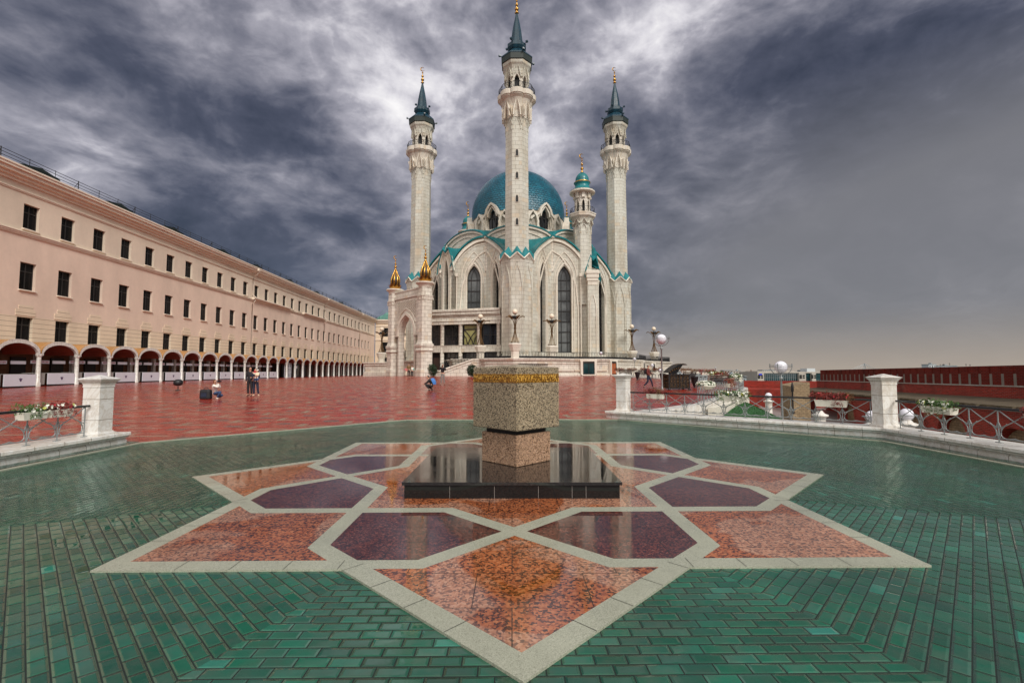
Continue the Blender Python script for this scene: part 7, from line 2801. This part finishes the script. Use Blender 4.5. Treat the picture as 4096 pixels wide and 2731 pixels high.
# ---------------------------------------------------------------- the town beyond
ofc = empty('office_block', (155, 255, -20), 'long glass office block with pale stair towers and a blue sign, behind the brick wall', 'building')
D = 255
ox = lambda X: atY(X, 1484, D)[0]
oz = lambda Y: ZZ(Y, D)
b = MB(); b.box(((ox(3035) + ox(3290)) / 2, D + 10, (oz(1493) - 20) / 2), (ox(3290) - ox(3035), 20, oz(1493) + 20)); b.build('curtain_wall', 'glass_teal', ofc)
b = MB()
for X0_, X1_, yt in ((3024, 3050, 1487), (3189, 3216, 1490), (3240, 3256, 1491)):
    b2 = MB(); b2.box(((ox(X0_) + ox(X1_)) / 2, D + 9, (oz(yt) - 20) / 2), (ox(X1_) - ox(X0_), 21, oz(yt) + 20)); tw_ = b2.build('stair_tower', 'city_pale', ofc)
    b2 = MB()
    for k in range(2):
        b2.box(((ox(X0_) + ox(X1_)) / 2 - 1, D - 1.6, oz(1502 + 8 * k)), (1.2, .1, .9))
        b2.box(((ox(X0_) + ox(X1_)) / 2 + .6, D - 1.6, oz(1502 + 8 * k)), (1.0, .1, .7))
    b2.build('windows', 'glass', tw_)
b = MB(); b.box(((ox(3027) + ox(3290)) / 2, D + 10, oz(1489)), (ox(3290) - ox(3027), 21, .7)); b.box(((ox(3050) + ox(3200)) / 2, D + 12, oz(1485.5)), (ox(3200) - ox(3050), 14, .5))
b.build('roof', 'city_pale', ofc)
b = MB()
for X in range(3060, 3186, 8): b.box((ox(X), D - .08, oz(1505)), (.12, .12, 4.6))
for Y in (1496, 1501, 1507, 1513): b.box(((ox(3050) + ox(3189)) / 2, D - .06, oz(Y)), (ox(3189) - ox(3050), .1, .10))
b.build('glazing_bars', 'city_grey', ofc)
b = MB(); b.box(((ox(3028) + ox(3040)) / 2, D - 1.9, oz(1497)), (1.6, .15, .8)); b.build('sign', 'blue_sign', ofc)
b = MB(); b.box((ox(3268), D + 8, oz(1481)), (4.5, 6, 2.2)); b.box((ox(3262), D + 8, oz(1476)), (.8, .8, .8)); b.build('roof_plant', 'far_pale', ofc)

rnd = random.Random(44)
town = []
lab_bits = {}
spec = [  # X0, X1, ytop, ybot, distance, material, roof, label
    (2895, 2985, 1506, 1520, 190, 'city_roof', 'long low grey shed roof just left of the glass office block'),
    (2900, 2950, 1497, 1502, 320, 'city_pale', 'pale strip of low sheds above the grey roof'),
    (2950, 3020, 1499, 1503, 330, 'city_grey', 'grey low roof touching the left edge of the glass office block'),
    (2896, 2932, 1481, 1492, 520, 'city_pale', 'beige factory building on the skyline left of the chimney'),
    (2932, 2964, 1483, 1491, 540, 'city_pale', 'second beige factory building on the skyline'),
    (2868, 2900, 1487, 1493, 560, 'city_roof', 'thin white roofed building on the skyline'),
    (2700, 2740, 1489, 1496, 500, 'far_pale', 'pale low block on the skyline right above the iron chest'),
    (2742, 2775, 1487, 1494, 640, 'city_pale', 'small pale house on the skyline right of the chest lid'),
    (2775, 2830, 1490, 1496, 470, 'city_grey', 'low grey block behind the distant railing'),
    (2830, 2870, 1486, 1492, 600, 'city_brown', 'low brownish block beside the skyline factories'),
    (2985, 3030, 1488, 1494, 700, 'city_grey', 'faint grey block right of the thin chimney'),
    (3050, 3110, 1480, 1484, 900, 'city_roof', 'faint pale roofs just above the office block'),
    (3205, 3240, 1481, 1487, 800, 'city_roof', 'pale roof behind the middle of the office block'),
    (3716, 3746, 1458, 1472, 420, 'far_pale', 'white cube shaped block rising above the brick wall top'),
    (3750, 3830, 1463, 1470, 430, 'city_roof', 'low rooftop with aerials above the brick wall'),
    (2660, 2700, 1491, 1497, 450, 'city_brown', 'low dark block on the skyline behind the tall lamp post'),
]
for i, (Xa, Xb, yt, yb, D, mt, lab) in enumerate(spec):
    xa, xb = atY(Xa, 1484, D)[0], atY(Xb, 1484, D)[0]
    zt, zb_ = ZZ(yt, D), -20.0
    rt = empty('town_building', ((xa + xb) / 2, D, -20), lab, 'building', 'buildings of the town beyond the walls')
    b = MB(); dp = (xb - xa) * .5 + 4
    b.box(((xa + xb) / 2, D + dp / 2, (zt + zb_) / 2), (xb - xa, dp, zt - zb_)); b.build('wall', mt, rt)
    b = MB()
    e = .6
    if i % 3 == 0:
        b.loft([[(xa - e, D - e, zt), (xb + e, D - e, zt), (xb + e, D + dp + e, zt), (xa - e, D + dp + e, zt)], [(xa - e, D + dp * .48, zt + (xb - xa) * .04), (xb + e, D + dp * .48, zt + (xb - xa) * .04), (xb + e, D + dp * .52, zt + (xb - xa) * .04), (xa - e, D + dp * .52, zt + (xb - xa) * .04)]])
    else:
        b.box(((xa + xb) / 2, D + dp / 2, zt + .2), (xb - xa + e, dp + e, .4)); b.box((xa + (xb - xa) * .7, D + dp / 2, zt + .9), ((xb - xa) * .12, 3, 1.2))
    b.build('roof', 'city_roof' if mt != 'city_roof' else 'city_grey', rt)
    b = MB(); n = max(3, int((xb - xa) / 4))
    for k in range(n):
        for r in range(2): b.box((xa + (k + .5) * (xb - xa) / n, D - .04, zt - 1.6 - 2.6 * r), ((xb - xa) / n * .5, .08, 1.1))
    b.build('window_rows', 'glass', rt)
for X, ya, D, lab in ((2862, 1468, 900, 'thin red and white striped chimney on the skyline'), (3004, 1479, 800, 'short dark chimney on the skyline left of the office block')):
    x, zt = atY(X, ya, D)
    rt = empty('chimney', (x, D, -20), lab, 'chimney'); b = MB()
    seg = 6; zs = [-20 + (zt + 20) * k / seg for k in range(seg + 1)]
    b.lathe((x, D, 0), [(1.5, -20), (1.0, zt)], 10, mi=0); b.build('stack', 'city_brown', rt)
    if 'striped' in lab:
        b = MB()
        for k in range(4): b.lathe((x, D, 0), [(1.25, zt - 2 - 4 * k), (1.24, zt - 4 * k)], 10)
        b.build('bands', 'far_pale', rt)
# aerials on the far roof
for X in (3765, 3778, 3802, 3868, 3884):
    x, zt = atY(X, 1450 + (X % 7), 430); rt = empty('roof_aerial', (x, 431, ZZ(1464, 430)), 'thin aerial at photo column number %d above the brick wall' % X, 'aerial')
    rt['label'] = {3765: 'leftmost thin aerial standing above the brick wall', 3778: 'second thin aerial from the left above the brick wall', 3802: 'middle and tallest of the five aerials above the brick wall', 3868: 'fourth aerial from the left above the brick wall', 3884: 'rightmost thin aerial above the brick wall'}[X]
    b = MB(); b.tube([(x, 431, ZZ(1464, 430) - 4), (x, 431, zt)], .18, 4); b.tube([(x - .8, 431, zt - .8), (x + .8, 431, zt - .8)], .12, 4); b.build('mast', 'iron', rt)
# cable-stayed bridge far off
D = 2800; x, zt = atY(3458, 1453, D)
br = empty('cable_bridge', (x, D, -20), 'very faint white cable stayed bridge pylon above the brick wall', 'bridge')
b = MB(); b.tube([(x - 12, D, -20), (x - 1, D, zt), (x + 12, D, -20)], 2.2, 4, smooth=False); b.build('pylon', 'far_pale', br)  # fading with distance is put into the bridge's pale colour
b = MB()
for k in range(1, 9):
    for sg in (-1, 1): b.tube([(x, D, zt - 2), (x + sg * 12 * k, D, ZZ(1481, D))], .45, 3)
b.build('cables', 'far_pale', br)
b = MB(); b.box((x, D, ZZ(1481, D)), (360, 12, 2)); b.build('deck', 'far_pale', br)
# far tree belts
b = MB(); rnd = random.Random(9)
for k in range(900):
    D = rnd.uniform(700, 2600); X = rnd.uniform(2650, 4200); x, _ = atY(X, 1484, D); h = rnd.uniform(8, 13); r_ = rnd.uniform(6, 16)
    b.loft([[(x + r_ * q * math.cos(a), D + r_ * q * math.sin(a), -20.5 + h * zq) for a in (0, 1.25, 2.5, 3.8, 5)] for q, zq in ((.7, 0), (1, .35), (.75, .8), (.2, 1))])
tag(b.build('far_woods', 'ground_far'), 'dark belts of trees in the far flat land', 'woods', kind='stuff')

# ================================================================== PEOPLE
def skin_mesh(name, chains, mat, parent, sub=1, root=0):
    """one continuous surface grown round a joint graph; chains: lists of (key, (x,y,z), radius)"""
    verts, rad, idx, edges = [], [], {}, []
    for ch_ in chains:
        prev = None
        for key, p, r in ch_:
            if key not in idx:
                idx[key] = len(verts); verts.append(p); rad.append(r)
            if prev is not None and (prev, idx[key]) not in edges: edges.append((prev, idx[key]))
            prev = idx[key]
    me = bpy.data.meshes.new(name); me.from_pydata(verts, edges, [])
    me.materials.append(MATS[mat])
    o = bpy.data.objects.new(name, me); COL.objects.link(o); o.parent = parent
    m = o.modifiers.new('Skin', 'SKIN'); m.use_smooth_shade = True
    sv = me.skin_vertices[0].data
    for i, r in enumerate(rad):
        rr_ = r if isinstance(r, tuple) else (r, r)
        sv[i].radius = rr_
        sv[i].use_root = (i == root)
    s = o.modifiers.new('Subsurf', 'SUBSURF'); s.levels = sub; s.render_levels = sub
    dg = bpy.context.evaluated_depsgraph_get()
    me2 = bpy.data.meshes.new_from_object(o.evaluated_get(dg))
    me2.materials.clear(); me2.materials.append(MATS[mat])
    for p in me2.polygons: p.use_smooth = True
    o.modifiers.clear(); o.data = me2
    WL[o.name] = Vector((0, 0, 0))
    return o


def lerp3(a, b, t): return tuple(a[i] + (b[i] - a[i]) * t for i in range(3))


def person(loc, label, J, top, bottom, hair, shoes='cloth_black', rz=0.0, scale=1.0, sleeve=1.0, coat=0.0, hairlen=0.0, extra=None, child=False):
    """J: joints in metres, facing -Y: pelvis, chest, neck, head, and L/R shoulder elbow wrist hip knee ankle toe"""
    rt = empty('person', loc, label, 'person', rz=rz); rt.scale = (scale,) * 3
    g = lambda k: J[k]
    pel, che, nk, hd = g('pelvis'), g('chest'), g('neck'), g('head')
    ch_ = [[('pelvis', pel, (.13, .10)), ('waist', lerp3(pel, che, .5), (.115, .085)), ('chest', che, (.145, .10)), ('neck', nk, (.05, .05)), ('jaw', lerp3(nk, hd, .45), (.062, .068)), ('head', hd, (.078, .092)), ('crown', (hd[0], hd[1] + .01, hd[2] + .085), (.052, .06))]]
    hf = J.get('face', (0, -1, 0))
    ch_.append([('head', hd, .08), ('nose', tuple(hd[i] + hf[i] * .105 for i in range(3)), (.014, .016))])
    for s in 'LR':
        ch_.append([('chest', che, .1), ('sh' + s, g('sh' + s), .055), ('el' + s, g('el' + s), .040), ('wr' + s, g('wr' + s), .026), ('pa' + s, tuple(g('wr' + s)[i] + (g('wr' + s)[i] - g('el' + s)[i]) * .22 for i in range(3)), (.034, .016))])
        w_, e_ = Vector(g('wr' + s)), Vector(g('el' + s)); d = (w_ - e_).normalized(); pp = w_ + (w_ - e_) * .22
        sd_ = d.cross(Vector((0, 1, 0))); sd_ = sd_.normalized() if sd_.length > .1 else Vector((1, 0, 0))
        for fi, (off, ln) in enumerate(((-.024, .060), (-.008, .072), (.008, .068), (.024, .052))):
            ch_.append([('pa' + s, tuple(pp), .02), ('f%d%s' % (fi, s), tuple(pp + sd_ * off + d * .03), .009), ('g%d%s' % (fi, s), tuple(pp + sd_ * off * 1.1 + d * ln + Vector((0, -.012, 0))), .007)])
        ch_.append([('pa' + s, tuple(pp), .02), ('th' + s, tuple(pp - sd_ * .042 + d * .012), .009)])
        ch_.append([('pelvis', pel, .1), ('hi' + s, g('hi' + s), .085), ('kn' + s, g('kn' + s), .055), ('an' + s, g('an' + s), .036), ('to' + s, g('to' + s), .030)])
    skin_mesh('body', ch_, 'skin', rt)
    # top garment
    t = [[('p', (pel[0], pel[1], pel[2] + .02 - coat * .0), (.150, .120)), ('w', lerp3(pel, che, .5), (.142, .112)), ('c', che, (.172, .125)), ('n', lerp3(che, nk, .72), (.085, .075))]]
    if coat: t[0] = [('q', (pel[0], pel[1], pel[2] - coat), (.175, .14))] + t[0]
    for s in 'LR':
        we = lerp3(g('el' + s), g('wr' + s), sleeve)
        t.append([('c', che, .12), ('s' + s, g('sh' + s), .078), ('e' + s, g('el' + s), .058), ('w' + s, we, .040)])
    skin_mesh('jacket', t, top, rt)
    bt_ = [[('p', pel, (.145, .115)), ('w', lerp3(pel, che, .22), (.130, .105))]]
    for s in 'LR':
        bt_.append([('p', pel, .12), ('h' + s, g('hi' + s), .098), ('k' + s, g('kn' + s), .070), ('a' + s, lerp3(g('kn' + s), g('an' + s), .95), .052)])
    skin_mesh('trousers', bt_, bottom, rt)
    for s in 'LR':
        a, t_ = g('an' + s), g('to' + s)
        skin_mesh('shoe', [[('b', (a[0] - (t_[0] - a[0]) * .25, a[1] - (t_[1] - a[1]) * .25, max(.045, a[2] - .03)), .045), ('m', lerp3(a, t_, .5)[:2] + (max(.045, lerp3(a, t_, .5)[2] - .02),), .046), ('t', (t_[0], t_[1], max(.036, t_[2])), .036)]], shoes, rt)
    hb = (hd[0] - hf[0] * .025, hd[1] - hf[1] * .025, hd[2] + .045)
    hc = [[('a', (hb[0], hb[1], hb[2] + .055), .055), ('b', hb, (.088, .095)), ('c', (hb[0] - hf[0] * .04, hb[1] - hf[1] * .04, hb[2] - .06), (.075, .06))]]
    if hairlen: hc[0].append(('d', (hb[0] - hf[0] * .05, hb[1] - hf[1] * .05, hb[2] - .06 - hairlen), (.065, .04)))
    skin_mesh('hair', hc, hair, rt)
    b = MB()      # eyes
    ex = Vector(hf).cross(Vector((0, 0, 1))).normalized()
    for sg in (-1, 1):
        c = Vector(hd) + Vector(hf) * .088 + ex * .030 * sg + Vector((0, 0, .012)); b.lathe(tuple(c - Vector((0, 0, .006))), [(.002, 0), (.009, .006), (.002, .012)], 6)
    b.build('eyes', 'hair_black', rt, local=True)
    if extra: extra(rt)
    return rt


def std(h=1.0, **kw):
    J = dict(pelvis=(0, 0, .96), chest=(0, 0, 1.30), neck=(0, .0, 1.49), head=(0, -.01, 1.62),
             shL=(.18, 0, 1.40), elL=(.23, .02, 1.12), wrL=(.24, -.05, .88), shR=(-.18, 0, 1.40), elR=(-.23, .02, 1.12), wrR=(-.24, -.05, .88),
             hiL=(.09, 0, .90), knL=(.10, -.01, .50), anL=(.10, .02, .09), toL=(.12, -.14, .04),
             hiR=(-.09, 0, .90), knR=(-.10, -.01, .50), anR=(-.10, .02, .09), toR=(-.12, -.14, .04))
    J.update(kw); return J


def ground_at(X, Y):
    """where the plaza is seen at this photo pixel"""
    D = 12.0
    while D < 80:
        x, z = atY(X, Y, D)
        if z <= zp(x, D): break
        D += .1
    return x, D, zp(x, D)


# crouching photographer in white
x, y, z = ground_at(857, 1597)
J = std(pelvis=(0, .05, .34), chest=(.06, -.10, .66), neck=(.10, -.15, .83), head=(.12, -.18, .96), face=(.8, -.6, 0),
        shL=(.10, -.28, .76), elL=(.38, -.30, .66), wrL=(.34, -.26, .90), shR=(.0, .06, .76), elR=(.30, .02, .62), wrR=(.30, -.14, .90),
        hiL=(.08, -.06, .32), knL=(.46, -.18, .42), anL=(.22, -.14, .09), toL=(.36, -.20, .04), hiR=(.04, .12, .30), knR=(.36, .16, .20), anR=(.05, .18, .09), toR=(.18, .20, .04))


def cam_extra(pos, dr=(1, 0, 0)):
    def f(rt):
        b = MB(); b.box(pos, (.09, .14, .10)); b.box((pos[0] + dr[0] * .08, pos[1] + dr[1] * .08, pos[2]), (.10, .075, .075)); b.build('camera', 'cloth_black', rt, local=True)
    return f


person((x, y, z), 'woman with brown hair in a white jacket crouching to take a photograph', J, 'cloth_white', 'cloth_jeans', 'hair_brown', 'cloth_white', extra=cam_extra((.34, -.22, .98)), hairlen=.10, coat=.10, sleeve=.85)
# black bag beside her
x2, y2, z2 = ground_at(823, 1596)
bag = empty('black_bag', (x2, y2, z2), 'bulky black travel bag on the wet paving behind the crouching photographer', 'bag')
b = MB()
def rr(w_, d_, z): return [(-w_, -d_ * .6, z), (-w_ * .6, -d_, z), (w_ * .6, -d_, z), (w_, -d_ * .6, z), (w_, d_ * .6, z), (w_ * .6, d_, z), (-w_ * .6, d_, z), (-w_, d_ * .6, z)]
b.loft([rr(.25, .16, 0), rr(.28, .19, .06), rr(.27, .18, .44), rr(.24, .15, .52), rr(.1, .06, .54)]); b.build('case', 'cloth_black', bag, local=True)
b = MB(); b.tube([(-.12, 0, .5), (-.10, 0, .62), (.10, 0, .62), (.12, 0, .5)], .018, 5); b.build('handle', 'iron', bag, local=True)
b = MB(); b.box((.0, -.19, .24), (.30, .04, .22)); b.box((0, -.222, .34), (.28, .01, .012)); b.build('pocket', 'cloth_navy', bag, local=True)

# man and woman with a baby
x, y, z = ground_at(998, 1584)
person((x, y, z), 'man in a black suit jacket standing close to the woman who holds the baby', std(face=(.75, -.65, 0), wrL=(.22, -.24, 1.10), elL=(.26, -.02, 1.12), wrR=(-.16, -.10, .86), head=(.01, -.02, 1.62)), 'cloth_black', 'cloth_black', 'hair_black', coat=.12, scale=1.0)
x, y, z = ground_at(1023, 1584)


def scarf(rt):
    skin_mesh('scarf', [[('a', (0, .01, 1.66), (.085, .09)), ('b', (-.02, .02, 1.56), (.10, .10)), ('c', (-.05, .0, 1.42), (.11, .10)), ('d', (-.08, -.04, 1.28), (.07, .05))]], 'cloth_red', rt)


person((x, y - .05, z), 'woman in dark clothes and a red headscarf holding the baby',
       std(face=(-.7, -.7, 0), shL=(.16, 0, 1.36), elL=(.24, -.08, 1.10), wrL=(.10, -.26, 1.14), shR=(-.16, 0, 1.36), elR=(-.2, -.08, 1.08), wrR=(.02, -.28, 1.08),
           anL=(.18, .02, .09), toL=(.28, -.12, .04), knL=(.14, -.03, .5), head=(0, -.01, 1.56), neck=(0, 0, 1.44)), 'cloth_navy', 'cloth_navy', 'hair_black', 'cloth_cream', scale=.98, extra=scarf, coat=.1)
bx, by, bz = x + .20, y - .30, z + 1.05
person((bx, by, bz), 'baby in a cream coat and white knitted hat in the arms of the woman',
       dict(pelvis=(0, 0, .10), chest=(0, 0, .28), neck=(0, 0, .39), head=(0, -.01, .50), face=(-.8, -.5, .1), shL=(.10, 0, .33), elL=(.13, -.05, .22), wrL=(.05, -.12, .20), shR=(-.10, 0, .33), elR=(-.16, -.03, .30), wrR=(-.24, -.03, .36),
            hiL=(.06, 0, .06), knL=(.09, -.10, -.02), anL=(.09, -.08, -.18), toL=(.09, -.13, -.20), hiR=(-.06, 0, .06), knR=(-.04, -.12, -.02), anR=(-.05, -.10, -.18), toR=(-.05, -.15, -.20)), 'cloth_cream', 'cloth_jeans', 'cloth_white', 'cloth_white', scale=.9)

# man in black holding up a phone
x, y, z = ground_at(1770, 1539)
person((x, y, z), 'man in a black sweater and grey trousers standing with both hands raised to photograph', std(elL=(.30, -.14, 1.22), wrL=(.07, -.22, 1.46), elR=(-.30, -.14, 1.22), wrR=(-.07, -.22, 1.46), anL=(.16, .02, .09), toL=(.20, -.14, .04), anR=(-.14, .02, .09), toR=(-.18, -.14, .04)), 'cloth_black', 'cloth_grey', 'hair_brown', extra=cam_extra((0, -.24, 1.56), (0, -1, 0)), scale=1.04)

# crouching person with a blue rucksack
x, y, z = ground_at(1722, 1562)


def rucksack(rt):
    b = MB()
    b.loft([[(.20, -.17, .42), (.20, .17, .42), (.36, .15, .40), (.36, -.15, .40)], [(.12, -.19, .60), (.12, .19, .60), (.34, .17, .62), (.34, -.17, .62)], [(.03, -.16, .80), (.03, .16, .80), (.20, .13, .84), (.20, -.13, .84)]])
    b.build('rucksack', 'cloth_blue', rt, local=True)


person((x, y, z), 'crouching person in black with a bright blue patterned rucksack', std(pelvis=(.12, 0, .34), chest=(-.02, -.02, .66), neck=(-.14, -.03, .80), head=(-.20, -.04, .90), face=(-.9, -.3, -.2),
       shL=(-.02, -.20, .74), elL=(-.22, -.24, .52), wrL=(-.40, -.16, .44), shR=(-.02, .18, .74), elR=(-.24, .18, .52), wrR=(-.42, .10, .44),
       hiL=(.10, -.10, .30), knL=(-.34, -.16, .40), anL=(-.02, -.14, .09), toL=(-.15, -.18, .04), hiR=(.10, .10, .30), knR=(-.26, .14, .26), anR=(.12, .12, .12), toR=(.0, .14, .04)),
       'cloth_black', 'cloth_black', 'hair_black', extra=rucksack, scale=1.06, hairlen=.03)

# family in the portal
for X, Yf, sc, top, bot, hair, lab, kw in (
        (1625, 1505, .72, 'cloth_pink', 'cloth_cream', 'hair_brown', 'small child in a pink jacket with one arm stretched out in the portal', dict(elR=(-.36, .0, 1.28), wrR=(-.56, .0, 1.14))),
        (1635, 1510, 1.02, 'cloth_olive', 'wood_dark', 'hair_black', 'man in an olive brown jacket standing in the portal between the two children', {}),
        (1648, 1509, .86, 'cloth_white', 'cloth_black', 'hair_brown', 'child in white and mint jacket beside the man in the portal', dict(wrL=(.30, -.05, .98))),
        (1650, 1500, 1.0, 'cloth_teal', 'cloth_black', 'hair_black', 'person in a dark teal top standing behind the children in the portal', {}),
        (1657, 1499, .96, 'cloth_teal', 'cloth_grey', 'hair_black', 'rearmost person in teal with pale legs at the right side of the portal opening', {})):
    x, y, z = ground_at(X, Yf)
    ex = None
    if 'mint' in lab:
        def ex(rt):
            skin_mesh('sleeve', [[('a', (.18, 0, 1.40), .085), ('b', (.24, .02, 1.12), .066), ('c', (.29, -.04, .99), .05)]], 'cloth_mint', rt)
            skin_mesh('sleeve', [[('a', (-.18, 0, 1.40), .085), ('b', (-.23, .02, 1.12), .066), ('c', (-.24, -.04, .92), .05)]], 'cloth_mint', rt)
    person((x, y, z), lab, std(**kw), top, bot, hair, scale=sc, extra=ex)

# walker in the maroon coat
x, y, z = ground_at(2594, 1553)


def daypack(rt):
    b = MB(); b.loft([[(-.17, .10, 1.02), (.17, .10, 1.02), (.15, .26, 1.04), (-.15, .26, 1.04)], [(-.18, .10, 1.22), (.18, .10, 1.22), (.16, .30, 1.22), (-.16, .30, 1.22)], [(-.14, .10, 1.44), (.14, .10, 1.44), (.12, .2, 1.46), (-.12, .2, 1.46)]])
    b.build('rucksack', 'cloth_black', rt, local=True)


person((x, y, z), 'walker in a maroon coat and dark jeans with a black rucksack, striding to the right', std(knL=(.06, -.22, .52), anL=(.08, -.30, .10), toL=(.08, -.44, .05), knR=(-.07, .02, .5), anR=(-.08, .34, .16), toR=(-.08, .22, .05), elL=(.24, -.04, 1.13), wrL=(.18, -.24, 1.10), elR=(-.25, .04, 1.13), wrR=(-.20, -.16, 1.02)),
       'cloth_maroon', 'cloth_navy', 'hair_black', rz=R(62), scale=1.03, extra=daypack, coat=.12)
